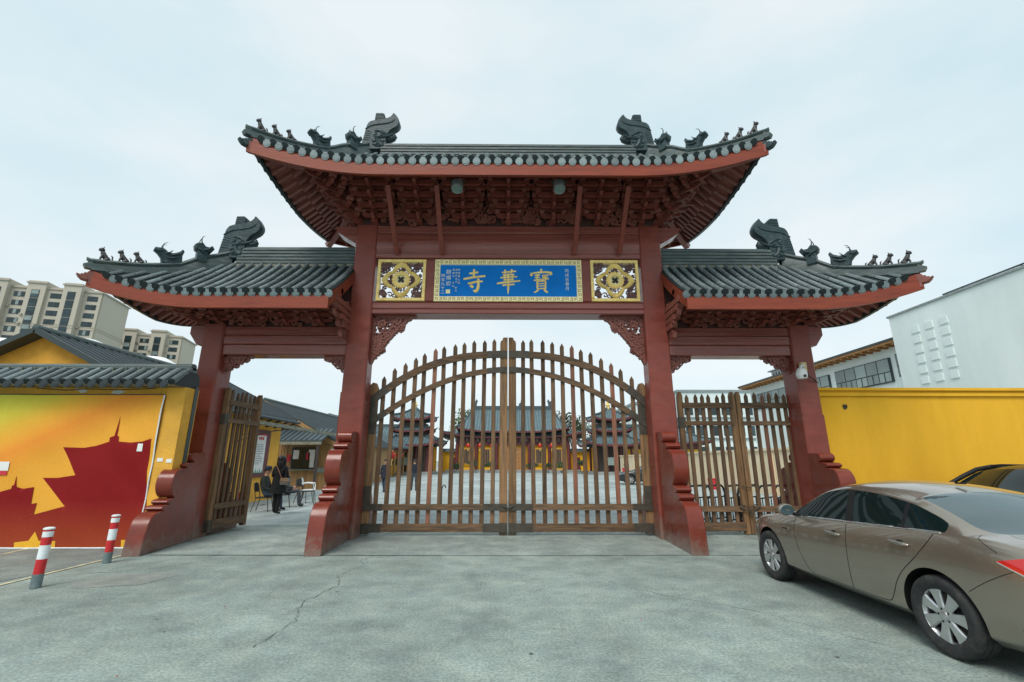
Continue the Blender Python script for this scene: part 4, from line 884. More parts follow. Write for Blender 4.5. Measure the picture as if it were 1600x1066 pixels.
# ================================================================== wooden gate leaves
YG = 10.84
def slat_mesh(name, w_, th, z0, z1, m, point=True):
    hw = w_/2; o = [(-hw, z0), (hw, z0), (hw, z1-0.085), (hw*0.86, z1-0.075), (0, z1), (-hw*0.86, z1-0.075), (-hw, z1-0.085)] if point else [(-hw, z0), (hw, z0), (hw, z1), (-hw, z1)]
    return MB().prism(o, -th/2, th/2, frameM((0, 0, 0), (1, 0, 0), (0, 0, 1), (0, 1, 0)), inset=0.005).mesh(name, m)
arch = lambda u: 4.10 - 0.0544*abs(u)**2.6      # top arched rail, u = distance from the middle
arch2 = lambda u: 3.72 - 0.1293*abs(u)**1.96
def rail_arc(f, u0, u1, ht, y0, y1, s):
    mb = MB(); P = []
    for i in range(25):
        u = u0+(u1-u0)*i/24; d = Vector((1, (f(u+.01)-f(u-.01))/.02)).normalized(); nn = Vector((-d.y, d.x)); c = Vector((u, f(u)))
        a, b = c+nn*ht/2, c-nn*ht/2; P.append([(s*a.x, y0, a.y), (s*b.x, y0, b.y), (s*b.x, y1, b.y), (s*a.x, y1, a.y), (s*a.x, y0, a.y)])
    mb.grid(P); mb.add(P[0][:4], [(0, 1, 2, 3)]); mb.add(P[-1][:4], [(0, 1, 2, 3)]); return mb
random.seed(21)
for s, lb in ((-1, 'left arched leaf of the closed wooden picket gate'), (1, 'right arched leaf of the closed wooden picket gate')):
    t_ = thing('gate_leaf', lb, 'gate', (0, YG, 0.0), 0, 'leaves of the middle gate')
    pb = lambda mb, n_, m, p=None, sm=None: mb.build(n_, m, p or t_, sm)
    u = 0.105   # meeting stile
    st = [(u-0.092, 0.02), (u+0.088, 0.02), (u+0.088, 4.38), (u+0.07, 4.44), (u+0.035, 4.46), (u+0.02, 4.52), (u-0.02, 4.53), (u-0.092, 4.53)]
    pb(MB().prism([(s*a, b) for a, b in st], -0.06, 0.06, frameM((0, 0, 0), (1, 0, 0), (0, 0, 1), (0, 1, 0)), inset=0.008), 'stile', 'wood_stile')
    st = [(3.09, 0.05), (3.32, 0.05), (3.32, 3.22), (3.29, 3.34), (3.22, 3.41), (3.14, 3.39), (3.09, 3.27)]
    pb(MB().prism([(s*a, b) for a, b in st], -0.06, 0.06, frameM((0, 0, 0), (1, 0, 0), (0, 0, 1), (0, 1, 0)), inset=0.01), 'stile', 'wood_stile')
    for i in range(12):
        u = 0.35 + 0.2385*i + random.uniform(-.006, .006); top = arch(u) + 0.40 + random.uniform(-.02, .02)
        if i == 11: top -= 0.0
        o = link('slat', slat_mesh('slat', 0.098, 0.045, 0.12, top, 'wood_red' if i in (5, 9) and s > 0 or i == 6 and s < 0 else 'wood'), t_)
        o.location = (s*u, 0, 0); o.rotation_euler = (0, R(random.uniform(-.35, .35)), 0)
    for f, ht, nm in ((arch, 0.165, 'arched_rail'), (arch2, 0.125, 'arched_rail')):
        r_ = pb(rail_arc(f, 0.02, 3.30, ht, -0.085, -0.024, s), nm, 'wood_rail')
        pb(rail_arc(f, 0.015, 0.50, ht+0.012, -0.091, -0.083, s), 'iron_strap', 'iron', r_); pb(rail_arc(f, 2.86, 3.31, ht+0.012, -0.091, -0.083, s), 'iron_strap', 'iron', r_)
    for z0, z1, nm in ((0.535, 0.665, 'rail'), (0.085, 0.255, 'bottom_rail')):
        a, b = sorted((s*0.20, s*3.33)); r_ = pb(MB().box((a, -0.085, z0), (b, -0.024, z1)), nm, 'wood_rail')
        for ua, ub in ((0.012, 0.56), (2.80, 3.335)):
            a, b = sorted((s*ua, s*ub)); mb = MB().box((a, -0.092, z0-0.008), (b, -0.084, z1+0.008))
            for k in range(5):
                for zz in (z0+0.03, z1-0.03): mb.ball((a+(b-a)*(k+.5)/5, -0.094, zz), 0.009, 6)
            pb(mb, 'iron_strap', 'iron', r_)
    a, b = sorted((s*3.075, s*3.335)); pb(MB().box((a, -0.10, 0.04), (b, 0.07, 0.13)), 'iron_shoe', 'iron'); pb(MB().box((a, -0.095, 0.55), (b, -0.083, 1.05)), 'iron_plate', 'iron'); pb(MB().box((a, -0.07, 2.2), (b, -0.061, 2.9)), 'iron_plate', 'iron')
    a, b = sorted((s*0.0, s*0.2)); pb(MB().box((s*0.1-0.085, -0.07, 0.03), (s*0.1+0.085, -0.061, 0.27)), 'iron_shoe', 'iron')
    if s < 0: pb(MB().tube([(-0.10, -0.07, 0.20), (-0.10, -0.07, 0.012)], 0.012, 6), 'drop_bolt', 'iron')
t_ = MB(); t_.tube([(-0.12, -0.10, 0.63), (-0.05, -0.125, 0.60), (0.0, -0.13, 0.585), (0.06, -0.125, 0.60), (0.13, -0.10, 0.64)], 0.014, 6); t_.obox((0.0, -0.14, 0.55), (0.05, 0.025, 0.06)); t_.tube([(-0.018, -0.14, 0.57), (-0.018, -0.14, 0.61), (0.018, -0.14, 0.61), (0.018, -0.14, 0.57)], 0.006, 5)
o = t_.build('padlock_chain', 'iron', None, 60); o.location = (0, YG, 0); tag(o, 'short iron chain with padlock joining the middle gate leaves', 'chain')

def side_leaf(label, loc, rz, meet_right, width=1.36, nsl=6, H=3.12, rot_y=0.0):
    """leaf in local coordinates: x from 0 to width"""
    t = thing('side_gate_leaf', label, 'gate', loc, rz, 'leaves of the side gates')
    hs = [(0, 0.03), (0.12, 0.03), (0.12, H-0.02), (0.09, H+0.06), (0.05, H+0.08), (0.02, H+0.04), (0, H-0.06)]
    XZm = frameM((0, 0, 0), (1, 0, 0), (0, 0, 1), (0, 1, 0))
    MB().prism(hs, -0.055, 0.055, XZm, inset=0.008).build('stile', 'wood_stile', t)
    MB().prism([(width-a, b) for a, b in hs], -0.055, 0.055, XZm, inset=0.008).build('stile', 'wood_stile', t)
    for i in range(nsl):
        x = 0.12+(width-0.24)*(i+0.75)/(nsl+0.5)
        o = link('slat', slat_mesh('slat', 0.085, 0.042, 0.11, H+random.uniform(.0, .07), 'wood_red' if (i == 2 and not meet_right) else 'wood'), t); o.location = (x, 0, 0); o.rotation_euler = (0, R(random.uniform(-.5, .5)), 0)
    for z0, z1, nm in ((2.80, 2.93, 'rail'), (2.40, 2.50, 'rail'), (0.50, 0.62, 'rail'), (0.10, 0.28, 'bottom_rail')):
        MB().box((0.10, -0.075, z0), (width-0.10, -0.023, z1)).build(nm, 'wood_rail', t)
    mb = MB(); hx = (0.0, 0.13) if meet_right else (width-0.13, width)
    for z in (0.05, 2.35): MB().box((hx[0]-0.012, -0.066, z), (hx[1]+0.012, 0.066, z+0.24)).build('iron_shoe', 'iron', t)
    return t
side_leaf('left leaf of the shut side gate behind the tan car', (4.02, 10.80, 0.0), R(0.6), True, 1.37)
side_leaf('right leaf of the shut side gate, next to the outer column', (5.41, 10.815, 0.0), R(-0.8), False, 1.44)
side_leaf('side gate leaf standing open behind the left outer column', (-6.56, 10.62, 0.06), R(86), True, 1.36)
mb = MB(); mb.tube([(5.18, 10.72, 0.60), (5.28, 10.70, 0.55), (5.40, 10.69, 0.53), (5.52, 10.70, 0.55), (5.64, 10.72, 0.62)], 0.016, 6); mb.tube([(5.22, 10.72, 0.66), (5.38, 10.70, 0.60), (5.58, 10.72, 0.67)], 0.013, 6)
mb.tube([(5.27, 10.73, 1.05), (5.41, 10.71, 1.02), (5.56, 10.73, 1.04)], 0.008, 6); mb.obox((5.41, 10.68, 0.47), (0.055, 0.03, 0.075))
tag(mb.build('gate_chain', 'iron', None, 60), 'rusty chain wound round the meeting stiles of the side gate', 'chain')

# ================================================================== left boundary wall with tiled coping, banner
WO = (-13.0, 9.35, 0); wall = thing('boundary_wall', 'yellow boundary wall with dark tiled coping behind the banner', 'wall', WO)
wp = lambda mb, n_, m, p=None, sm=None: mb.build(n_, m, p or wall, sm, WO)
wp(MB().box((-22, 9.37, 0), (-7.13, 9.72, 3.06)), 'masonry', 'yellow_wall_worn')
wp(MB().box((-6.98, 9.34, 0), (-6.60, 9.74, 3.06)), 'pilaster', 'yellow_wall_worn'); wp(MB().box((-7.125, 9.375, 0), (-6.985, 9.71, 3.06)), 'masonry', 'yellow_wall_worn')
wp(MB().box((-6.615, 9.60, 0), (-6.585, 9.70, 3.1)), 'edge_shade', 'frame_dark')  # dark strip painted in for the shade on the wall's end face
cp = MB().prism([(9.00, 3.07), (9.00, 3.10), (9.45, 3.42), (9.62, 3.42), (9.74, 3.30), (9.74, 3.07)], -22, -6.64, Matrix(((0,0,1,0),(1,0,0,0),(0,1,0,0),(0,0,0,1)))); coping = wp(cp, 'coping', 'tile')
DRIP_WALL = drip.mesh('drip_tile', 'cap_dark')
wp(MB().prism([(9.05, 3.06), (9.05, 3.09), (9.45, 3.40), (9.62, 3.40), (9.73, 3.30), (9.73, 3.06)], -6.637, -6.622, Matrix(((0,0,1,0),(1,0,0,0),(0,1,0,0),(0,0,0,1)))), 'end_shade', 'cap_dark', coping)  # added dark sheet: shade of the coping's end face as colour
rg = MB()
for z, wd, th in ((3.40, 0.12, 0.035), (3.437, 0.10, 0.03), (3.468, 0.12, 0.035)): rg.box((-22, 9.54-wd, z), (-6.66, 9.54+wd, z+th))
rg.tube([(-22, 9.54, 3.52), (-6.66, 9.54, 3.52)], 0.09, 10, flat=0.75)
wp(rg, 'coping_ridge', 'ridge', coping, 50); x = -6.665; k = 0
jt = MB()
for q in range(30): jt.box((-6.9-0.27*q, 9.40, 3.405), (-6.89-0.27*q, 9.43, 3.505))
wp(jt, 'mortar_joints', 'mortar', coping)
while x > -16:
    a, b = Vector((x, 8.97, 3.115)), Vector((x, 9.46, 3.455)); al = b-a; up = Vector((1, 0, 0)).cross(al).normalized(); up = up if up.z > 0 else -up
    for nm, me, o, sx, l_, u_ in (('barrel_tile', BARREL, a, 0.062, al, 0.062), ('tile_cap', CAP, a, 0.066, al.normalized()*0.066, 0.066), ('drip_tile', DRIP, a+Vector((-0.118, -0.02, -0.03)), 0.09, Vector((0, 0.09, 0)), 0.09)):
        M = frameM(o-Vector(WO), Vector((sx, 0, 0)), l_, up*u_ if nm != 'drip_tile' else Vector((0, 0.02, u_)))
        ob = link(nm, me, coping, M)
        if nm == 'drip_tile': ob.data = DRIP_WALL
    x -= 0.236; k += 1
for (x, z, q) in ((-8.72, 2.985, 0.10), (-8.0, 2.965, 0.15), (-8.85, 3.02, 0.05)):
    rs = random.Random(int(x*-100)); wp(MB().prism([(x+q*math.cos(a*.7)*rs.uniform(.6, 1.2), z+q*0.38*math.sin(a*.7)*rs.uniform(.6, 1.2)) for a in range(9)], 9.362, 9.369, frameM((0, 0, 0), (1, 0, 0), (0, 0, 1), (0, 1, 0))), 'plaster_patch', 'plaster_patch')
for x, z in ((-6.86, 1.62), (-6.68, 1.60)): wp(MB().box((x-0.055, 9.332, z-0.035), (x+0.055, 9.338, z+0.035)), 'paper_scrap', 'paper')
wp(MB().tube([(-9.6, 9.30, 3.03), (-9.0, 9.31, 2.99), (-8.6, 9.30, 3.02), (-8.0, 9.31, 3.0), (-7.2, 9.31, 3.03)], 0.008, 5), 'cable', 'cable')

# banner: printed cloth with gentle ripples
m = bpy.data.materials.new('banner_print'); m.use_nodes = True; MATS['banner_print'] = m
t = m.node_tree; b = t.nodes['Principled BSDF']; b.inputs['Roughness'].default_value = 0.75; n = t.nodes.new; l = t.links.new
tcn = n('ShaderNodeTexCoord'); sx = n('ShaderNodeSeparateXYZ'); l(tcn.outputs['Object'], sx.inputs[0])
# diagonal coordinate: yellow-green in the upper left corner, orange to the right
ma = n('ShaderNodeMath'); ma.operation = 'MULTIPLY_ADD'; ma.inputs[1].default_value = -1.9; l(sx.outputs['Z'], ma.inputs[0]); l(sx.outputs['X'], ma.inputs[2])
no = n('ShaderNodeTexNoise'); no.inputs['Scale'].default_value = 0.7; l(tcn.outputs['Object'], no.inputs['Vector'])
ad = n('ShaderNodeMath'); ad.operation = 'MULTIPLY_ADD'; ad.inputs[1].default_value = 0.25; l(no.outputs['Fac'], ad.inputs[0]); l(ma.outputs[0], ad.inputs[2])
mr = n('ShaderNodeMapRange'); mr.inputs[1].default_value = -6.4; mr.inputs[2].default_value = -0.6; l(ad.outputs[0], mr.inputs[0])
rp = n('ShaderNodeValToRGB'); e = rp.color_ramp.elements
e[0].position = 0.0; e[0].color = (0.68, 0.62, 0.055, 1); e[1].position = 1.0; e[1].color = (0.81, 0.39, 0.03, 1)
for p_, c_ in ((0.14, (0.72, 0.58, 0.05, 1)), (0.27, (0.80, 0.42, 0.03, 1)), (0.42, (0.80, 0.27, 0.02, 1)), (0.60, (0.81, 0.37, 0.026, 1))): q = e.new(p_); q.color = c_
l(mr.outputs[0], rp.inputs['Fac'])
wv = n('ShaderNodeTexNoise'); wv.inputs['Scale'].default_value = 60; l(tcn.outputs['Object'], wv.inputs['Vector'])
wr = n('ShaderNodeMapRange'); wr.inputs[1].default_value = .3; wr.inputs[2].default_value = .7; wr.inputs[3].default_value = 0.90; wr.inputs[4].default_value = 1.06; l(wv.outputs['Fac'], wr.inputs[0])
vm = n('ShaderNodeVectorMath'); vm.operation = 'SCALE'; l(rp.outputs['Color'], vm.inputs[0]); l(wr.outputs[0], vm.inputs['Scale']); l(vm.outputs[0], b.inputs['Base Color'])
# maroon ink, fading to orange-red toward the bottom of the print
m = bpy.data.materials.new('banner_maroon'); m.use_nodes = True; MATS['banner_maroon'] = m
t = m.node_tree; b = t.nodes['Principled BSDF']; b.inputs['Roughness'].default_value = 0.75; n = t.nodes.new; l = t.links.new
tcn = n('ShaderNodeTexCoord'); sx = n('ShaderNodeSeparateXYZ'); l(tcn.outputs['Object'], sx.inputs[0])
rp = n('ShaderNodeValToRGB'); e = rp.color_ramp.elements; e[0].position = 0.02; e[0].color = (0.34, 0.055, 0.02, 1); e[1].position = 0.42; e[1].color = (0.235, 0.009, 0.011, 1); b.inputs['Specular IOR Level'].default_value = 0.15
mr = n('ShaderNodeMapRange'); mr.inputs[1].default_value = 0.0; mr.inputs[2].default_value = 2.0; l(sx.outputs['Z'], mr.inputs[0]); l(mr.outputs[0], rp.inputs['Fac'])
wv = n('ShaderNodeTexNoise'); wv.inputs['Scale'].default_value = 60; l(tcn.outputs['Object'], wv.inputs['Vector'])
wr = n('ShaderNodeMapRange'); wr.inputs[1].default_value = .3; wr.inputs[2].default_value = .7; wr.inputs[3].default_value = 0.85; wr.inputs[4].default_value = 1.1; l(wv.outputs['Fac'], wr.inputs[0])
vm = n('ShaderNodeVectorMath'); vm.operation = 'SCALE'; l(rp.outputs['Color'], vm.inputs[0]); l(wr.outputs[0], vm.inputs['Scale']); l(vm.outputs[0], b.inputs['Base Color'])
mat('banner_yellow', (0.80, 0.42, 0.02), 0.75, var=0.08, scale=40)
BO = (-9.0, 9.33, 0.03); ban = thing('banner', 'large orange cloth banner printed with maroon pagoda roofs on the yellow wall', 'banner', BO)
BX0, BX1, BZ0, BZ1 = -16.0, -6.99, 0.02, 2.90
def ripple(x, z):
    e_ = math.exp(-((BX1-x)/1.1)**2)
    return (0.012*math.sin(x*1.7+z*1.3)+0.010*math.sin(x*3.1-z*2.6+1)+0.006*math.sin(5*x+6*z) + 0.007*e_*math.sin(9*(x+z)) + 0.012*math.sin((x*0.8-z)*4.2)*max(0, 1-abs(z-1.9)))
by = lambda x, z: 9.325 - 0.012 + ripple(x, z)*0.9
def drape(outl, off, res=0.16):
    """flat print shape laid on the rippled cloth"""
    bm = bmesh.new(); vs_ = [bm.verts.new((x, 0, z)) for x, z in outl]; bm.faces.new(vs_)
    xs = [p[0] for p in outl]; zs = [p[1] for p in outl]
    for axis, lo, hi in ((0, min(xs), max(xs)), (2, min(zs), max(zs))):
        q = lo+res*0.5
        while q < hi:
            no_ = [0, 0, 0]; no_[axis] = 1; co_ = [0, 0, 0]; co_[axis] = q
            bmesh.ops.bisect_plane(bm, geom=bm.verts[:]+bm.edges[:]+bm.faces[:], plane_co=co_, plane_no=no_); q += res
    bmesh.ops.triangulate(bm, faces=[f for f in bm.faces if len(f.verts) > 4])
    for v in bm.verts: v.co.y = by(v.co.x, v.co.z)-off
    bm.verts.index_update(); mb = MB(); mb.add([v.co[:] for v in bm.verts], [tuple(v.index for v in f.verts) for f in bm.faces]); bm.free(); return mb
cl = MB(); NX, NZ = 150, 48
cl.grid([[(BX0+(BX1-BX0)*i/NX, by(BX0+(BX1-BX0)*i/NX, BZ0+(BZ1-BZ0)*k/NZ), BZ0+(BZ1-BZ0)*k/NZ) for i in range(NX+1)] for k in range(NZ+1)])
cloth = cl.build('cloth', 'banner_print', ban, 80, BO)
# silhouettes; coordinates were read off the wall plane
SIL_BIG = [(-7.07, -0.0), (-6.95, 0.75), (-7.06, 1.41), (-7.08, 2.03), (-7.25, 1.97), (-7.48, 1.95), (-7.72, 1.97), (-7.74, 2.07), (-7.78, 2.08), (-7.82, 2.48), (-7.84, 2.08), (-7.93, 2.05), (-7.92, 1.97), (-8.17, 1.89), (-8.4, 1.85), (-8.79, 1.86), (-8.42, 1.33), (-8.76, 1.28), (-9.04, 1.28), (-8.47, 0.76), (-9.03, 0.61), (-9.28, 0.54), (-10.39, 0.5), (-13.36, 0.51), (-13.16, 0.0)]; SIL_SMALL = [(-10.76, 0.5), (-10.91, 0.97), (-9.79, 1.02), (-9.58, 1.08), (-9.58, 1.13), (-9.54, 1.15), (-9.53, 1.33), (-9.5, 1.15), (-9.48, 1.11), (-9.35, 1.08), (-9.15, 1.11), (-9.13, 0.8), (-9.02, 0.82), (-9.03, 0.61), (-9.27, 0.5)]
drape(SIL_BIG, 0.006, 0.08).build('print_temple', 'banner_maroon', ban, 80, BO)
drape(SIL_SMALL, 0.009, 0.08).build('print_temple', 'banner_maroon', ban, 80, BO)
for pts in [[(-9.23, 0.01), (-9.25, 0.12), (-8.99, 0.15), (-8.91, 0.31), (-8.8, 0.15), (-8.49, 0.14), (-8.47, 0.01)], [(-7.25, 0.01), (-7.28, 0.16), (-7.11, 0.16), (-7.11, 0.01)]]: drape(pts, 0.012, 0.08).build('print_shape', 'banner_yellow', ban, 80, BO)
ed = MB(); ed.tube([(BX1, by(BX1, z/20*2.88+.02)-0.006, z/20*2.88+.02) for z in range(21)], 0.013, 6); ed.tube([(BX0+(BX1-BX0)*i/40, by(BX0+(BX1-BX0)*i/40, .02)-0.006, 0.02) for i in range(41)], 0.014, 6)
ed.build('hem', 'reflective_white', ban, 60, BO)
MB().tube([(BX0+(BX1-BX0)*i/40, by(BX0+(BX1-BX0)*i/40, 2.9)-0.004, 2.905) for i in range(41)], 0.010, 6).build('hem', 'iron', ban, 60, BO)
for x, z, w_, h_, mm in ((-7.27, 1.855, 0.05, 0.075, 'paper'), (-9.82, 1.50, 0.11, 0.085, 'paper'), (-9.82, 1.37, 0.10, 0.04, 'poster_red')):
    drape([(x-w_/1, z-h_), (x+w_, z-h_), (x+w_*.95, z+h_), (x-w_, z+h_)], 0.014, 0.1).build('sticker', mm, ban, None, BO)

# ================================================================== bollards
for (x, y), lb in (((-6.15, 6.60), 'red and white striped bollard nearest the camera at the left edge'), ((-6.49, 8.09), 'red and white striped bollard close to the banner and buttress')):
    t_ = thing('bollard', lb, 'bollard', (x, y, 0.004), random.uniform(0, 3), 'striped bollards by the parking line'); r_ = 0.056
    for z0, z1, mm, nm in ((0.0, 0.165, 'bollard_base', 'sleeve'), (0.1652, 0.345, 'bollard_red', 'band'), (0.3452, 0.515, 'reflective_white', 'band'), (0.5152, 0.615, 'bollard_red', 'band'), (0.6152, 0.685, 'reflective_white', 'band'), (0.6852, 0.708, 'bollard_red', 'band')):
        q = r_+(0.003 if mm == 'bollard_base' else 0); MB().lathe([(0.0, z0), (q, z0), (q, z1), (0.0, z1)], 24).build(nm, mm, t_, 40)
    MB().lathe([(r_+0.004, 0.7082), (r_+0.006, 0.715), (r_+0.002, 0.728), (r_*0.6, 0.736), (0, 0.738)], 24).build('cap', 'reflective_white', t_, 50)

# ================================================================== right yellow wall
YO = (12, 10.6, 0); wr_ = thing('yellow_wall', 'plain bright yellow wall with moulded cornice right of the gateway', 'wall', YO)
yp = lambda mb, n_, m_: mb.build(n_, m_, wr_, None, YO)
yp(MB().box((7.10, 10.56, 0), (26, 10.90, 3.06)), 'masonry', 'yellow_wall')
yp(MB().box((7.10, 10.51, 3.062), (26, 10.95, 3.135)), 'cornice', 'yellow_wall'); yp(MB().box((7.10, 10.54, 3.137), (26, 10.92, 3.185)), 'cornice', 'yellow_wall'); yp(MB().box((7.10, 10.47, 3.187), (26, 10.99, 3.25)), 'cornice', 'yellow_wall')
mb = MB(); mb.tube([(7.78, 10.55, 2.83), (7.80, 10.53, 2.86), (7.85, 10.53, 2.86), (7.87, 10.53, 2.81)], 0.012, 6); mb.lathe([(0, 0), (0.045, 0), (0.05, -0.004)], 10, frameM((7.83, 10.557, 2.80), (1, 0, 0), (0, 0, 1), (0, 1, 0))); yp(mb, 'old_hook', 'iron')
# ================================================================== low houses on the left, inside the court
def tpart(th, org):
    return lambda mb, n_, m_, p=None, sm=None: mb.build(n_, m_, p or th, sm, org)
def ribbed_slope(mb, a, b, c, d, step, w_, h_):
    """raised ribs on the quad a-b (eave) to d-c (ridge); ribs run from eave to ridge"""
    a, b, c, d = map(Vector, (a, b, c, d)); n_ = max(1, int((b-a).length/step)); nn = (b-a).cross(d-a).normalized()
    nn = nn if nn.z > 0 else -nn
    for i in range(n_+1):
        f = i/n_; p, q = a.lerp(b, f), d.lerp(c, f); mb.bar(p+nn*h_*.4, q+nn*h_*.4, w_, h_, nn)
def gable_house(name, label, xr, zr, xe, ze, xl, y0, y1, wall_m, wx, roof_m='sheet_roof', ribs=0.30):
    org = ((xe+xl)/2, y0, 0); t = thing(name, label, 'house', org); P = tpart(t, org)
    zl = zr-(zr-ze)*(xr-xl)/(xe-xr); th = 0.10
    wl = xl+(xe-wx); sl = (zr-ze)/(xe-xr)
    P(MB().prism([(wl, 0), (wx, 0), (wx, zr-sl*(wx-xr)-th), (xr, zr-th), (wl, zr-sl*(xr-wl)-th)], y0+0.35, y1-0.35, Matrix(((1,0,0,0),(0,0,1,0),(0,1,0,0),(0,0,0,1)))), 'wall', wall_m)
    for xa, za in ((xe, ze), (xl, zl)):
        mb = MB(); n_ = Vector((za-zr, 0, xr-xa)).normalized()*0
        mb.prism([(xr, zr), (xa, za), (xa, za-th), (xr, zr-th)], y0, y1, Matrix(((1,0,0,0),(0,0,1,0),(0,1,0,0),(0,0,0,1))))
        rf = P(mb, 'roof', roof_m)
        rb = MB(); ribbed_slope(rb, (xa, y0, za), (xa, y1, za), (xr, y1, zr), (xr, y0, zr), ribs, 0.05, 0.05); P(rb, 'roof_ribs', roof_m, rf)['kind'] = 'stuff'
        vb = MB(); vb.bar((xr, y0-0.03, zr-0.02), (xa, y0-0.03, za-0.02), 0.06, 0.15); P(vb, 'verge', 'frame_dark', rf)
        vb = MB(); vb.bar((xr, y1+0.03, zr-0.03), (xa, y1+0.03, za-0.03), 0.08, 0.2); P(vb, 'verge', 'frame_dark', rf)
    P(MB().tube([(xr, y0-0.05, zr+0.04), (xr, y1+0.05, zr+0.04)], 0.10, 8), 'ridge', 'ridge', None, 50)
    return t, P
h1, P = gable_house('yellow_house', 'yellow gabled house with dark roof just inside the left wall', -13.41, 5.22, -9.82, 3.42, -17.0, 12.55, 21.5, 'yellow_wall_worn', -10.32)
mb = MB()
for i in range(5): mb.bar((-10.32, 18.4+0.7*i, 3.0), (-9.75, 18.4+0.7*i, 3.25), 0.06, 0.06)
P(mb, 'eave_struts', 'dark_timber'); P(MB().tube([(-9.72, 12.6, 3.30), (-9.72, 21.6, 3.30)], 0.06, 8), 'gutter', 'sheet_roof', None, 50)
P(MB().bar((-9.7, 17.2, 3.05), (-9.5, 26.2, 2.98), 0.16, 0.14), 'pale_beam', 'mortar')
P(MB().box((-10.319, 18.75, 0.95), (-10.24, 20.15, 2.85)), 'notice_frame', 'maroon')
P(MB().tube([(-9.9, 17.4, 2.55), (-9.6, 20.5, 2.95)], 0.02, 6), 'awning_rod', 'iron'); P(MB().tube([(-10.2, 17.6, 2.3), (-9.65, 19.4, 2.85)], 0.02, 6), 'awning_rod', 'iron')
po = thing('notice_poster', 'white notice with red heading on the yellow house wall', 'poster', (-10.23, 19.35, 1.8)); PP = tpart(po, (-10.23, 19.35, 1.8))
PP(MB().box((-10.236, 19.0, 1.12), (-10.222, 19.78, 2.68)), 'sheet', 'paper')
for k in range(3): PP(MB().ball((-10.218, 19.25+0.14*k, 2.50), 0.06, 8, (0.15, 1, 1.2)), 'red_heading', 'poster_red')
ln = MB(); rs = random.Random(5)
for k in range(12): ln.box((-10.2205, 19.10, 2.24-0.07*k), (-10.2195, 19.10+rs.uniform(.35, .58), 2.258-0.07*k))
PP(ln, 'text_lines', 'cloth_grey'); gm = MB()
for k in range(5): gm.prism([(19.0+0.16*k, 1.122), (19.14+0.16*k, 1.122), (19.07+0.16*k, 1.26+0.05*(k % 2))], -10.2205, -10.2195, frameM((0, 0, 0), (0, 1, 0), (0, 0, 1), (1, 0, 0)))
PP(gm, 'green_motif', 'poster_green'); PP(MB().box((-10.2205, 18.99, 2.62), (-10.2195, 19.79, 2.69)), 'red_band', 'poster_red')

h2, P = gable_house('timber_house', 'brown timber house with gable and ticket window behind the seated men', -14.35, 5.08, -9.93, 2.66, -18.6, 27.0, 41.0, 'far_wood', -10.35)
P(MB().bar((-14.35, 26.9, 4.93), (-9.93, 26.9, 2.51), 0.10, 0.22), 'barge_board', 'far_wood')
wn = P(MB().box((-12.50, 27.25, 1.15), (-11.05, 27.345, 2.36)), 'window', 'frame_dark')
P(MB().box((-12.42, 27.235, 1.22), (-11.82, 27.249, 2.30)), 'pane', 'glass_dark', wn); P(MB().box((-11.74, 27.235, 1.22), (-11.12, 27.249, 2.30)), 'pane', 'glass_dark', wn)
P(MB().box((-12.6, 27.10, 1.06), (-10.95, 27.34, 1.14)), 'sill', 'mortar', wn)
for x, z, w_, h_, m_ in ((-12.25, 1.95, .16, .25, 'paper'), (-11.35, 1.95, .18, .28, 'paper'), (-11.55, 1.86, .10, .2, 'poster_red'), (-11.30, 1.45, .12, .22, 'paper'), (-12.65, 1.75, .10, .2, 'poster_red')): P(MB().box((x-w_, 27.225, z-h_), (x+w_, 27.234, z+h_)), 'notice', m_, wn)
for k in range(9): P(MB().box((-10.92+0.0-0.0, 27.31, 0.02), (-10.90, 27.345, 2.6)) if k == 0 else MB().box((-14.2+0.19*k*0.9, 27.32, 0.02), (-14.19+0.19*k*0.9, 27.345, 2.9)), 'batten', 'far_wood')
for x in (-10.86, -10.62): P(MB().box((x-.11, 27.30, 0.95), (x+.10, 27.345, 1.22)), 'vent', 'glass_green')
mb = MB().prism([(25.6, 2.62), (27.3, 3.35), (27.3, 3.43), (25.6, 2.70)], -13.4, -10.2, Matrix(((0,0,1,0),(1,0,0,0),(0,1,0,0),(0,0,0,1)))); pr = P(mb, 'porch_roof', 'sheet_roof')
rb = MB(); ribbed_slope(rb, (-13.4, 25.6, 2.70), (-10.2, 25.6, 2.70), (-10.2, 27.3, 3.43), (-13.4, 27.3, 3.43), 0.28, 0.05, 0.05); P(rb, 'roof_ribs', 'sheet_roof', pr)['kind'] = 'stuff'
P(MB().box((-13.4, 25.55, 2.46), (-10.2, 25.64, 2.61)), 'porch_beam', 'mortar'); 
for x in (-13.2, -10.4): P(MB().box((x-.06, 25.6, 0), (x+.06, 25.72, 2.46)), 'porch_post', 'dark_timber')
for x, z in ((-9.62, 2.78),):
    t_ = thing('wall_camera', 'small white camera on the beam end of the timber house', 'security camera', (-9.45, 26.1, 2.62)); MB().box((-.06, -.22, -.05), (.06, .10, .07)).build('housing', 'camera_shell', t_); MB().box((-.03, -.02, .07), (.03, .03, .30)).build('mount', 'camera_shell', t_); MB().lathe([(0, 0), (.04, 0), (.045, -.02), (0, -.02)], 10, frameM((0, -.225, .01), (1, 0, 0), (0, 0, 1), (0, 1, 0))).build('lens', 'black_paint', t_)
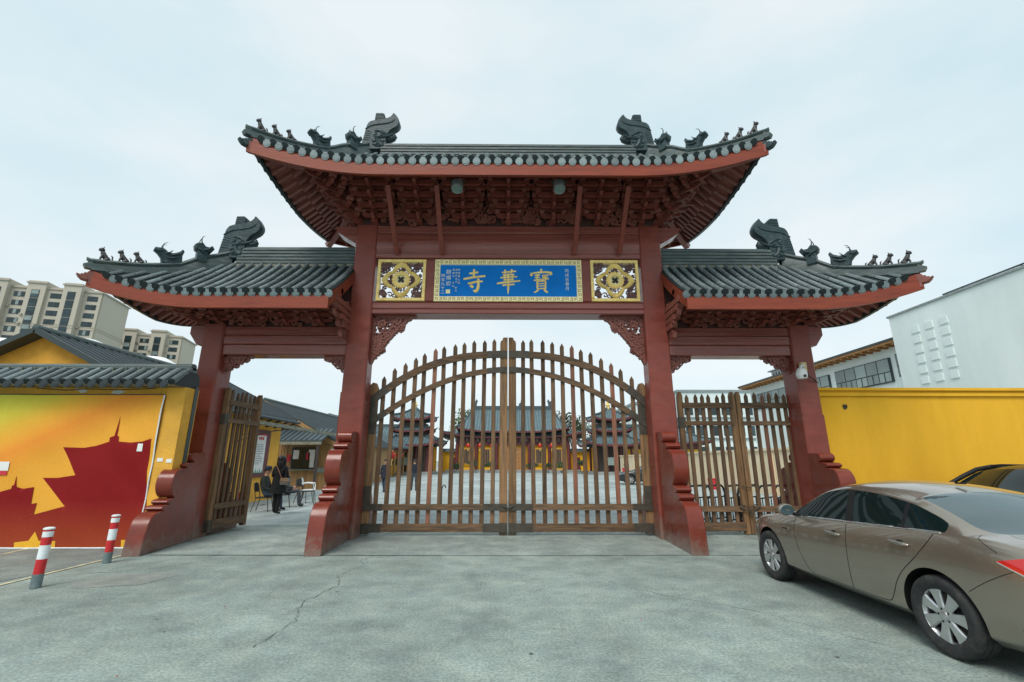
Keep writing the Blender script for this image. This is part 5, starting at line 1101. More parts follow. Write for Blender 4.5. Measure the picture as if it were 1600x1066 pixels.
# long open gallery with red lanterns along the left of the court
def gallery(y0, y1, xr, zr, xe, ze):
    org = (xe, y0, 0); t = thing('gallery', 'low grey-roofed gallery with red lanterns seen through the left gate leaf', 'building', org); P = tpart(t, org)
    mb = MB().prism([(xr, zr), (xe, ze), (xe, ze-.12), (xr, zr-.12)], y0, y1, Matrix(((1,0,0,0),(0,0,1,0),(0,1,0,0),(0,0,0,1)))); rf = P(mb, 'roof', 'far_tile')
    rb = MB(); ribbed_slope(rb, (xe, y0, ze), (xe, y1, ze), (xr, y1, zr), (xr, y0, zr), 0.32, 0.09, 0.09); P(rb, 'roof_ribs', 'far_tile', rf)['kind'] = 'stuff'
    P(MB().box((xr, y0+.3, 0), (xe-1.6, y1-.3, ze-.1)), 'wall', 'yellow_wall_worn'); P(MB().tube([(xr, y0, zr+.1), (xr, y1, zr+.1)], .16, 8), 'ridge', 'far_ridge', None, 50)
    n_ = 6
    for i in range(n_+1):
        y = y0+.4+(y1-y0-.8)*i/n_; P(MB().tube([(xe-.45, y, 0), (xe-.45, y, ze-.1)], .11, 8), 'post', 'far_wood', None, 50)
    P(MB().box((xe-.55, y0, ze-.42), (xe-.35, y1, ze-.13)), 'beam', 'maroon'); return t
gallery(42.5, 56, -16.5, 5.6, -11.4, 3.0)
LM = MB().lathe([(0, .34), (.10, .34), (.11, .30), (.22, .25), (.30, .12), (.32, 0), (.30, -.12), (.22, -.25), (.11, -.30), (.10, -.34), (0, -.34)], 14).mesh('lantern_body', 'lantern_red', 40)
LT = MB().lathe([(0, .40), (.12, .40), (.12, .335), (0, .335)], 10).tube([(0, 0, .4), (0, 0, .62)], .015, 5).mesh('lantern_cap', 'gold'); LS = MB().lathe([(0, -.34), (.12, -.34), (.12, -.40), (.05, -.42), (.07, -.85), (0, -.85)], 10).mesh('lantern_tassel', 'gold')
def lantern(loc, label, s=1.0, group='red lanterns'):
    t = thing('lantern', label, 'lantern', loc, 0, group); t.scale = (s, s, s)
    link('paper_body', LM, t); link('cap', LT, t); link('tassel', LS, t)
for k, y in enumerate((43.4, 46.8, 50.2)): lantern((-11.55, y, 2.15), 'red lantern under the gallery eave, left of the pagoda, %s of three' % ('nearest', 'middle', 'farthest')[k], 1.15, 'red lanterns of the gallery')

# ================================================================== temple buildings at the back of the court
def hip_building_roof(P, cx, cy, bx, by_, rx, ry, z0, z1, lift, tile='far_tile', nm='roof', rib=0.35, par=None, fin=0.0, c1=0.6):
    def pt(u, v, t):   # u,v in -1..1 on the outline of the rectangle
        k = 1-t; hx, hy = rx+(bx-rx)*k, ry+(by_-ry)*k
        w_ = max(0, (abs(u)*abs(v)-0.35)/0.65)**2 * k**1.6
        return Vector((cx+u*hx*(1+.03*w_), cy+v*hy*(1+.03*w_), z0+(z1-z0)*(c1*t+(1-c1)*t*t)+lift*w_))
    mb = MB(); rb = MB(); NT = 7
    for ax, s in (('x', -1), ('x', 1), ('y', -1), ('y', 1)):
        f = (lambda i, t: pt(-1+2*i, s, t)) if ax == 'x' else (lambda i, t: pt(s, -1+2*i, t))
        mb.grid([[f(i/16, t/NT) for i in range(17)] for t in range(NT+1)]); mb.grid([[f(i/16, t/NT)-Vector((0, 0, .14)) for i in range(17)] for t in range(2)])
        L = 2*(bx if ax == 'x' else by_); L2 = 2*(rx if ax == 'x' else ry); n_ = int(L/rib)
        for i in range(n_+1):
            d = -L/2+L*i/n_; pts = []
            for t in range(NT+1):
                hl = (L+(L2-L)*t/NT)/2
                if abs(d) > hl+1e-6: break
                pts.append(f((d/max(hl, 1e-6)+1)/2, t/NT)+Vector((0, 0, .04)))
            if len(pts) > 1: rb.tube(pts, rib*0.2, 4, False)
    r_ = P(mb, nm, tile, par, 40); P(rb, 'tile_ribs', tile, r_ if par is None else par)['kind'] = 'stuff'
    for u in (-1, 1):
        for v in (-1, 1):
            q = [pt(u, v, t/NT)+Vector((0, 0, .10)) for t in range(NT+1)]; e_ = q[0]+(q[0]-q[1]).normalized()*0.35+Vector((0, 0, .22))
            P(MB().tube([e_]+q, [.03]+[.12]*len(q), 6), 'hip_ridge', 'far_ridge', r_ if par is None else par, 50)
    ed = MB()
    for a, b in (((-1, -1), (1, -1)), ((1, -1), (1, 1)), ((1, 1), (-1, 1)), ((-1, 1), (-1, -1))):
        for i in range(16):
            p, q = [pt(a[0]+(b[0]-a[0])*k/16, a[1]+(b[1]-a[1])*k/16, 0)-Vector((0, 0, .10)) for k in (i, i+1)]; ed.bar(p, q, .10, .22)
    P(ed, 'eave_edge', 'maroon', r_ if par is None else par); return r_
HO = (0.72, 68, 0); hall = thing('main_hall', 'large temple hall with grey-blue tiled roof and yellow walls behind the middle gate', 'temple hall', HO); P = tpart(hall, HO); cx = 0.72
rf = hip_building_roof(P, cx, 73, 7.9, 6.0, 6.5, 0.15, 5.75, 9.5, 0.55, rib=0.42)
P(MB().box((cx-6.3, 72.7, 9.35), (cx+6.3, 73.3, 10.05)), 'main_ridge', 'far_ridge', rf)
for s in (-1, 1):
    P(MB().prism([(0, 0), (0.0, 1.2), (.25, 1.55), (.55, 1.35), (.75, 1.75), (.95, 1.5), (.8, 1.0), (.75, 0)], 72.8, 73.2, frameM((cx+s*6.5, 0, 9.4), (-s, 0, 0), (0, 0, 1), (0, 1, 0))), 'ridge_dragon', 'far_ridge', rf)
P(MB().prism([(-.35, 0), (-.25, .4), (0, .55), (0.03, 1.2), (.06, .55), (.3, .4), (.4, 0)], 72.8, 73.2, frameM((cx+1.3, 0, 10.05), (1, 0, 0), (0, 0, 1), (0, 1, 0))), 'ridge_pearl', 'far_ridge', rf)
rf2 = hip_building_roof(P, cx, 73, 10.2, 5.5, 8.6, 4.4, 5.0, 5.85, 0.75, nm='lower_roof', rib=0.42)
P(MB().box((cx-8.2, 68.4, 0), (cx+8.2, 78, 5.2)), 'wall', 'yellow_wall')
P(MB().box((cx-8.3, 68.0, 3.78), (cx+8.3, 68.6, 4.95)), 'frieze', 'maroon')
for i in range(22): P(MB().box((cx-8.2+0.78*i-.16, 67.55, 4.25), (cx-8.2+0.78*i+.16, 68.0, 4.85)), 'frieze_bracket', 'dark_timber')
for x in (-8.1, -5.3, -2.35, 2.35, 5.3, 8.1): P(MB().tube([(cx+x, 67.9, 0), (cx+x, 67.9, 3.9)], .26, 10), 'pillar', 'maroon', None, 50)
for x, w_ in ((-6.7, .62), (-3.8, .70), (3.8, .70), (6.7, .62)):
    wn = P(MB().box((cx+x-w_, 68.2, 0.95), (cx+x+w_, 68.395, 3.45)), 'window', 'yellow_wall')
    P(MB().box((cx+x-w_+.18, 68.12, 1.15), (cx+x+w_-.18, 68.195, 3.3)), 'lattice', 'far_wood', wn)
    for k in range(3): P(MB().box((cx+x-w_+.3+k*(2*w_-.6)/3, 68.08, 1.3), (cx+x-w_+.3+(k+.72)*(2*w_-.6)/3, 68.115, 3.15)), 'pane', 'dark_timber', wn)
dr = P(MB().box((cx-1.9, 68.15, 0.05), (cx+1.9, 68.39, 3.5)), 'door', 'timber_edge')
for k in range(4): P(MB().box((cx-1.8+.92*k, 68.08, 0.2), (cx-1.0+.92*k, 68.145, 3.3)), 'door_leaf', 'timber_edge', dr)
P(MB().box((cx-9.5, 65.8, 0.0), (cx+9.5, 68.3, 0.35)), 'terrace', 'stone')
for k, x in enumerate((-6.45, -4.75, -3.05, 3.9, 5.6, 7.3)): lantern((cx+x, 67.3, 3.70), 'red lantern under the main hall eave, number %s from the left of six' % ('one', 'two', 'three', 'four', 'five', 'six')[k], 0.85, 'red lanterns of the main hall')

def pagoda(cx, cy, label):
    org = (cx, cy, 0); t = thing('pagoda', label, 'pagoda', org); P = tpart(t, org)
    P(MB().box((cx-2.6, cy-2.6, 0), (cx+2.6, cy+2.6, .35)), 'base', 'stone')
    P(MB().box((cx-1.7, cy-1.7, .35), (cx+1.7, cy+1.7, 3.3)), 'lower_storey', 'dark_timber')
    for x in (-2.1, -.8, .8, 2.1):
        for y in (-2.1, 2.1): P(MB().tube([(cx+x, cy+y, .35), (cx+x, cy+y, 3.2)], .14, 8), 'post', 'maroon', None, 50)
    hip_building_roof(P, cx, cy, 3.4, 3.4, 1.7, 1.7, 3.45, 4.55, .45, nm='lower_roof', rib=.34)
    P(MB().box((cx-1.55, cy-1.55, 4.3), (cx+1.55, cy+1.55, 6.1)), 'middle_storey', 'dark_timber')
    hip_building_roof(P, cx, cy, 2.25, 2.25, 1.5, 1.5, 5.15, 5.6, .3, nm='middle_roof', rib=.34)
    rl = MB()
    for s in (-1, 1):
        rl.box((cx-1.95, cy+s*1.9-.04, 4.95), (cx+1.95, cy+s*1.9+.04, 5.03)); rl.box((cx+s*1.9-.04, cy-1.95, 4.95), (cx+s*1.9+.04, cy+1.95, 5.03))
        for k in range(9): rl.box((cx-1.9+.475*k-.03, cy+s*1.9-.03, 4.5), (cx-1.9+.475*k+.03, cy+s*1.9+.03, 4.95))
    P(rl, 'railing', 'maroon')
    P(MB().box((cx-1.1, cy-1.1, 5.5), (cx+1.1, cy+1.1, 6.8)), 'upper_storey', 'dark_timber')
    for x in (-.6, .0, .6): P(MB().box((cx+x-.22, cy-1.14, 5.75), (cx+x+.22, cy-1.101, 6.45)), 'shutter', 'maroon')
    hip_building_roof(P, cx, cy, 2.35, 2.35, .12, .12, 6.55, 8.0, .4, nm='top_roof', rib=.32)
    P(MB().lathe([(0, 7.9), (.28, 7.9), (.30, 8.1), (.16, 8.2), (.28, 8.35), (.30, 8.5), (.14, 8.62), (.20, 8.75), (.06, 8.95), (.03, 9.35), (0, 9.4)], 12, Matrix.Translation((cx, cy, 0))), 'finial', 'gold', None, 50)
    P(MB().box((cx-.9, cy-2.55, 1.1), (cx-.05, cy-2.5, 2.0)), 'sign_board', 'glass_green')
pagoda(-11.75, 58, 'dark three-tiered pagoda left of the main hall'); pagoda(12.7, 58, 'dark three-tiered pagoda right of the main hall')
def side_hall(cx, cy, hx, label):
    org = (cx, cy, 0); t = thing('side_hall', label, 'temple hall', org); P = tpart(t, org)
    hip_building_roof(P, cx, cy, hx, 4.5, hx-3.0, .15, 3.9, 6.3, .4, rib=.42); P(MB().box((cx-hx+3, cy-.2, 6.2), (cx+hx-3, cy+.2, 6.65)), 'ridge', 'far_ridge')
    P(MB().box((cx-hx+1, cy-3.2, 0), (cx+hx-1, cy+3.2, 3.9)), 'wall', 'yellow_wall'); P(MB().box((cx-hx+.9, cy-3.35, 3.1), (cx+hx-.9, cy-3.21, 3.85)), 'frieze', 'maroon')
    for k in range(4): P(MB().box((cx-hx+2+k*(2*hx-4)/3-.45, cy-3.28, .9), (cx-hx+2+k*(2*hx-4)/3+.45, cy-3.215, 2.7)), 'window', 'far_wood')
side_hall(-18.0, 66, 8.5, 'yellow side hall with grey roof behind the left pagoda'); side_hall(19.0, 66, 8.0, 'yellow side hall with grey roof behind the right pagoda')
for x, s_, lb in ((-7.6, 1, 'low yellow link wall between the left pagoda and the main hall'), (10.2, 1, 'low yellow link wall between the right pagoda and the main hall')):
    org = (x, 69, 0); t = thing('link_wall', lb, 'wall', org); P = tpart(t, org)
    P(MB().box((x-2.4, 69, 0), (x+2.4, 69.4, 2.9)), 'masonry', 'yellow_wall'); P(MB().prism([(68.5, 2.9), (69.2, 3.35), (69.9, 2.9)], x-2.5, x+2.5, Matrix(((0,0,1,0),(1,0,0,0),(0,1,0,0),(0,0,0,1)))), 'coping', 'far_tile')
    P(MB().box((x-.4, 68.95, .1), (x+.4, 68.998, 2.1)), 'doorway', 'maroon')
# gold roof ornament glimpsed left of the left pagoda
o = MB().lathe([(0, 0), (.7, 0), (.9, .5), (.55, 1.1), (.15, 1.7), (.05, 2.4), (0, 2.5)], 12).build('golden_stupa_top', 'gold', None, 50); o.location = (-15.1, 55, 4.2); tag(o, 'small golden dome top above the gallery roof', 'ornament')
o.location = (-15.2, 50, 5.0)

# ================================================================== trees and shrubs in the court
def leaf_cloud(mb, c, r, n_, size, rs):
    for i in range(n_):
        d = Vector((rs.gauss(0, 1), rs.gauss(0, 1), rs.gauss(0, 1))).normalized()*(rs.random()**0.4); p = Vector(c)+Vector((d.x*r[0], d.y*r[1], d.z*r[2]))
        a = Vector((rs.uniform(-1, 1), rs.uniform(-1, 1), rs.uniform(-.4, 1))).normalized(); u = a.orthogonal().normalized(); v = a.cross(u); s_ = size*rs.uniform(.6, 1.3)
        mb.add([p-u*s_, p-v*s_*.45, p+u*s_, p+v*s_*.45], [(0, 1, 2, 3)])
def tree(x, y, h, r, label, seed, leaf='foliage', dens=900):
    rs = random.Random(seed); t = thing('tree', label, 'tree', (x, y, 0), 0, None); tr = MB(); top = Vector((rs.uniform(-.3, .3), rs.uniform(-.3, .3), h*.62)); cr_ = MB()
    tr.tube([(0, 0, 0), (top.x*.4, top.y*.4, h*.3), top], [h*.030, h*.022, h*.012], 8)
    for k in range(9):
        a = rs.uniform(0, 6.28); q = rs.uniform(.35, .8)*r; b0 = Vector((top.x*.7, top.y*.7, h*rs.uniform(.32, .6))); b1 = Vector((q*math.cos(a), q*math.sin(a), h*rs.uniform(.55, .92)))
        tr.tube([b0, b0.lerp(b1, .5)+Vector((0, 0, .15)), b1], [h*.012, h*.008, h*.003], 6); leaf_cloud(cr_, b1, (r*.42, r*.42, r*.34), dens//10, r*.075, rs)
    leaf_cloud(cr_, (0, 0, h*.78), (r*.7, r*.7, h*.2), dens//4, r*.075, rs)
    tr.build('trunk', 'bark', t, 60); cr_.build('crown', leaf, t, recalc=False)
tree(-8.5, 84, 11.0, 3.0, 'leafy tree rising behind the main hall roof, left side', 1, 'foliage_light'); tree(11.5, 84, 10.5, 3.2, 'leafy tree rising behind the main hall roof, right side', 2); tree(14.5, 86, 8.8, 2.6, 'lower dark tree farther right behind the main hall', 4)
def potted(x, y, label, seed, h=1.1, r=.55):
    rs = random.Random(seed); t = thing('potted_shrub', label, 'plant', (x, y, 0.004), 0, 'potted shrubs before the hall')
    MB().lathe([(0, 0), (.28, 0), (.36, .30), (.40, .34), (.33, .34), (.30, .28), (0, .28)], 12).build('pot', 'stone', t, 40)
    MB().tube([(0, 0, .25), (.06, 0, .6), (-.05, .02, h*.8)], [.06, .05, .02], 6).build('stem', 'bark', t, 60)
    mb = MB(); [leaf_cloud(mb, (rs.uniform(-r, r)*.6, rs.uniform(-r, r)*.6, h*rs.uniform(.6, 1.0)), (r*.6, r*.6, r*.28), 90, .09, rs) for k in range(6)]; mb.build('foliage', 'foliage', t, recalc=False)
for k, (x, y, h) in enumerate(((-6.9, 63.5, 1.2), (-4.4, 63.0, 1.7), (-2.4, 64, 1.4), (3.2, 64, 1.3), (5.2, 63.2, 1.1), (7.4, 63.5, 1.3), (9.2, 60, 1.6))):
    potted(x, y, 'round green potted shrub before the main hall, the %s from the left of seven' % ('first', 'second', 'third', 'fourth', 'fifth', 'sixth', 'seventh')[k], 30+k, h, .9)
potted(-12.2, 52, 'potted pine in front of the left pagoda', 50, 2.2, 1.0); potted(13.6, 52, 'potted pine in front of the right pagoda', 51, 1.8, .8)

# ================================================================== right side of the court
BO_ = (13.0, 20, 0); t = thing('beige_wall', 'long pale beige wall along the right of the court', 'wall', BO_); P = tpart(t, BO_)
P(MB().box((12.9, 13.5, 0), (13.25, 54, 2.08)), 'masonry', 'beige_wall'); P(MB().box((12.82, 13.45, 2.082), (13.33, 54, 2.20)), 'coping', 'beige_wall')
for k in range(11): P(MB().box((12.82, 15.5+3.6*k, 0), (12.897, 15.85+3.6*k, 2.08)), 'pier', 'beige_wall')
t = thing('extinguisher_box', 'red fire box standing at the foot of the beige wall', 'fire box', (11.9, 27.5, 0.004)); MB().box((-.24, -.15, 0), (.24, .15, .58)).build('case', 'red_plastic', t); MB().box((-.20, -.165, .08), (.20, -.151, .5)).build('door', 'poster_red', t); MB().box((-.27, -.18, .581), (.27, .18, .62)).build('lid', 'red_plastic', t)
t = thing('extinguisher_box', 'tiny red hydrant box by the far end of the beige wall', 'fire box', (12.5, 50.5, 0.004)); MB().box((-.2, -.15, 0), (.2, .15, .8)).build('case', 'red_plastic', t); MB().box((-.23, -.18, .801), (.23, .18, .86)).build('lid', 'red_plastic', t)
# white block with pattern of small raised squares
WO_ = (21, 15, 0); t = thing('white_block', 'big windowless white building with raised small squares at the right edge', 'building', WO_); P = tpart(t, WO_)
P(MB().box((21, 1, 0), (38, 23.8, 9.2)), 'wall', 'white_wall')
P(MB().box((20.93, 0.9, 9.201), (38.1, 23.87, 9.30)), 'coping', 'galvanised')
P(MB().bar((20.98, 1.0, 9.42), (20.98, 20.5, 9.36), 0.05, 0.06), 'roof_rail', 'frame_dark')
for k in range(8): P(MB().box((20.96, 2+2.5*k, 9.301), (21.0, 2.05+2.5*k, 9.40)), 'rail_post', 'frame_dark')
P(MB().prism([(1.0, 9.302), (18.2, 9.302), (18.2, 9.34), (1.0, 10.3)], 21.8, 22.0, frameM((0, 0, 0), (0, 1, 0), (0, 0, 1), (1, 0, 0))), 'roof_edge', 'frame_dark')
sq = MB().box((-.05, -.21, -.17), (0.0, .21, .17)).mesh('square', 'white_wall')
for r_ in range(6):
    for c_ in range(3): link('square', sq, t, Matrix.Translation(Vector((20.999, 22.35-0.78*c_+(0.02*r_), 8.15-.525*r_))-Vector(WO_)))
# white building with long window band and timber eave, behind the block
WB = (22, 30, 0); t = thing('white_gallery_building', 'white building with long dark-framed window band and brown timber eave', 'building', WB); P = tpart(t, WB)
P(MB().box((22, 23.9, 0), (32, 41, 7.95)), 'wall', 'white_wall')
rf = P(MB().box((21.2, 23.9, 8.08), (33, 41.6, 8.2)), 'roof', 'frame_dark'); P(MB().box((21.25, 23.9, 7.955), (33, 41.5, 8.078)), 'eave', 'timber_edge', rf)
for k in range(30): P(MB().box((21.3, 24.2+.58*k, 7.84), (21.99, 24.30+.58*k, 7.953)), 'rafter_end', 'timber_edge', rf)
def winband(y0, y1, z0, z1, n_):
    wn = P(MB().box((21.90, y0, z0), (21.998, y1, z1)), 'window', 'frame_dark')
    for i in range(n_):
        a = y0+.07+(y1-y0-.07)*i/n_; b = a+(y1-y0-.07)/n_-.07
        P(MB().box((21.87, a, z0+.62), (21.899, b, z1-.06)), 'pane', 'glass_green', wn); P(MB().box((21.87, a, z0+.06), (21.899, b, z0+.56)), 'pane', 'glass_green', wn)
        P(MB().box((21.85, (a+b)/2-.025, z0+.06), (21.868, (a+b)/2+.025, z0+.56)), 'mullion', 'frame_dark', wn)
winband(24.0, 24.95, 6.15, 7.45, 1); winband(25.4, 29.9, 5.95, 7.35, 5); winband(30.5, 34.0, 5.95, 7.30, 4); winband(34.5, 40.5, 5.95, 7.25, 6)
# plainer white blocks farther back
def block(x0, x1, y0, y1, h, label, floors, m_='white_wall', n_=6):
    org = ((x0+x1)/2, y0, 0); t = thing('white_office_block', label, 'building', org); P = tpart(t, org)
    P(MB().box((x0, y0, 0), (x1, y1, h)), 'wall', m_); P(MB().box((x0-.2, y0-.2, h+.001), (x1+.2, y1+.2, h+.35)), 'parapet', 'galvanised')
    for f in range(floors):
        z = 2.2+(h-2.6)*f/floors
        for i in range(n_):
            a = x0+.8+(x1-x0-1.2)*i/n_; wn = P(MB().box((a, y0-.08, z), (a+(x1-x0)/n_*.62, y0-.001, z+1.5)), 'window', 'frame_dark'); P(MB().box((a+.1, y0-.11, z+.1), (a+(x1-x0)/n_*.62-.1, y0-.081, z+1.4)), 'pane', 'glass_dark', wn)
        bl = P(MB().box((x0-.01, y0-.25, z-.55), (x1+.01, y0-.09, z-.35)), 'ledge', 'galvanised')
block(27, 40, 72, 86, 12.2, 'white office block with ledges seen above the right side gate', 3); block(41, 56, 75, 90, 12.6, 'second white block farther right behind the side gate', 3)
block(20.5, 26.0, 74, 86, 10.5, 'narrow white block just right of the middle gate leaf', 3, n_=3)
# roof plant on the white building
t = thing('roof_unit', 'small white roof structure above the timber-eaved building', 'roof unit', (24.5, 38, 8.2)); MB().box((-1.2, -1.5, 0), (1.8, 1.5, 1.0)).build('case', 'canopy_white', t); mb = MB(); [mb.box((-1.23, -1.4+.4*k, .15), (-1.201, -1.15+.4*k, .85)) for k in range(7)]; mb.build('louvres', 'frame_dark', t); MB().box((-1.4, -1.7, 1.001), (2.0, 1.7, 1.10)).build('lid', 'galvanised', t)

# ================================================================== apartment towers far left, pale canopies
def tower(loc, rz, W, D, H, nb, floors, label, seed):
    t = thing('apartment_tower', label, 'building', loc, rz); P = lambda mb, n_, m_, p=None: mb.build(n_, m_, p or t)
    rs = random.Random(seed); bays = []; x = -W/2; k = 0; fh = 3.05
    # facade in slabs that step forward and back
    for i in range(nb):
        w_ = W/nb; dp = (0.0, 1.4, 0.4, 1.8)[i % 4]; bays.append((x, x+w_, dp)); x += w_
    for i, (a, b, dp) in enumerate(bays):
        hh = H+(1.6 if dp > 1 else 0)
        P(MB().box((a, -D/2-dp, 0), (b-.004, D/2, hh)), 'wall', 'tower_wall')
        P(MB().box((a-.35, -D/2-dp-.35, hh-.9), (b+.35, -D/2-dp+.5, hh-.45)), 'cornice', 'tower_trim')
        for z in (H-14.2, H-13.4): P(MB().box((a-.1, -D/2-dp-.12, z), (b+.1, -D/2-dp-.003, z+.25)), 'string_course', 'tower_trim')
        for f in range(floors):
            z = H-3.9-fh*f
            if i % 4 in (1, 3):   # tall glazed bay
                wn = P(MB().box((a+w_*.28, -D/2-dp-.12, z-.45), (b-w_*.28, -D/2-dp-.002, z+2.35)), 'window', 'frame_dark')
                P(MB().box((a+w_*.31, -D/2-dp-.17, z-.3), (b-w_*.31, -D/2-dp-.121, z+.75)), 'pane', 'glass_dark', wn); P(MB().box((a+w_*.31, -D/2-dp-.17, z+.85), (b-w_*.31, -D/2-dp-.121, z+2.2)), 'pane', 'glass_green' if rs.random() < .2 else 'glass_dark', wn)
            else:
                wn = P(MB().box((a+w_*.22, -D/2-dp-.12, z), (b-w_*.18, -D/2-dp-.002, z+1.75)), 'window', 'frame_dark')
                for q in range(3):
                    c0 = a+w_*.22+.1+(w_*.6-.1)*q/3; P(MB().box((c0, -D/2-dp-.17, z+.12), (c0+(w_*.6-.1)/3-.12, -D/2-dp-.121, z+1.63)), 'pane', 'glass_green' if rs.random() < .22 else 'glass_dark', wn)
    for k in range(26):
        i = rs.randrange(nb); a, b, dp = bays[i]; z = H-4.6-fh*rs.randrange(floors); ac = P(MB().box((a+.05, -D/2-dp-.55, z), (a+.75, -D/2-dp-.01, z+.6)), 'air_conditioner', 'tower_trim')
    P(MB().box((W/2, -D/2+.6, 0), (W/2+.35, D/2-.5, H-.6)), 'end_wall', 'tower_wall'); P(MB().box((W/2+.351, -D/2, H-.9), (W/2+.8, D/2, H-.45)), 'cornice', 'tower_trim')
    for z in (H-14.2, H-13.4): P(MB().box((W/2+.351, -D/2+.6, z), (W/2+.46, D/2-.5, z+.25)), 'string_course', 'tower_trim')
tower((-165.4, 152.7, 0), R(14), 46, 17, 58.6, 9, 8, 'tall beige apartment tower at the far left above the tiled wall', 3)
tower((-150.8, 188.6, 0), R(14), 26, 14, 52.2, 5, 6, 'smaller beige apartment tower between the taller tower and the gateway', 4)
for (x, y, z, r_, lb) in ((-27.6, 24.5, 8.1, 1.3, 'white domed canopy top at the far left edge'), (-23.0, 24, 8.0, 1.3, 'white domed canopy behind the ridge of the yellow house'), (-18.9, 24, 7.02, 1.0, 'white domed canopy right of the yellow house ridge')):
    t = thing('white_canopy', lb, 'canopy', (x, y, 0)); MB().lathe([(r_*1.45, z-1.1), (r_*1.4, z-.9), (r_, z-.35), (r_*.5, z-.08), (0, z)], 20).build('cover', 'canopy_white', t, 50)
    for a in range(4): MB().tube([(r_*1.3*math.cos(a*1.57+.8), r_*1.3*math.sin(a*1.57+.8), 0), (r_*1.3*math.cos(a*1.57+.8), r_*1.3*math.sin(a*1.57+.8), z-.9)], .06, 6).build('post', 'steel', t, 60)
# ================================================================== people
def skin_body(name, parent, joints, bones, mats, bone_mats, sub=2):
    """joints: name -> (x,y,z,r); bones: pairs, one connected tree rooted at 'hip'; one continuous skinned surface, coloured by nearest bone"""
    names = list(joints); idx = {n_: i for i, n_ in enumerate(names)}
    me = bpy.data.meshes.new(name); me.from_pydata([joints[n_][:3] for n_ in names], [(idx[a], idx[b]) for a, b in bones], [])
    ob = bpy.data.objects.new(name, me); col.objects.link(ob)
    md = ob.modifiers.new('skin', 'SKIN'); md.use_smooth_shade = True
    sv_ = me.skin_vertices[0].data
    for n_ in names:
        r_ = joints[n_][3]; r_ = r_ if isinstance(r_, tuple) else (r_, r_); sv_[idx[n_]].radius = r_; sv_[idx[n_]].use_root = (n_ == 'hip')
    ss = ob.modifiers.new('sub', 'SUBSURF'); ss.levels = sub; ss.render_levels = sub
    em = evaluated(ob); bpy.data.objects.remove(ob); em.name = name
    em.materials.clear(); mi = {}
    for k, q in enumerate(mats): em.materials.append(MATS[q]); mi[q] = k
    segs = [(Vector(joints[a][:3]), Vector(joints[b][:3]), bone_mats((a, b))) for a, b in bones]
    for p in em.polygons:
        c = p.center; best = 9e9
        for a, b, q in segs:
            d = b-a; f = max(0, min(1, (c-a).dot(d)/max(d.length_squared, 1e-9))); dd = (c-(a+d*f)).length_squared
            if dd < best: best = dd; bm_ = q
        p.material_index = mi[bm_]; p.use_smooth = True
    return link(name, em, parent)
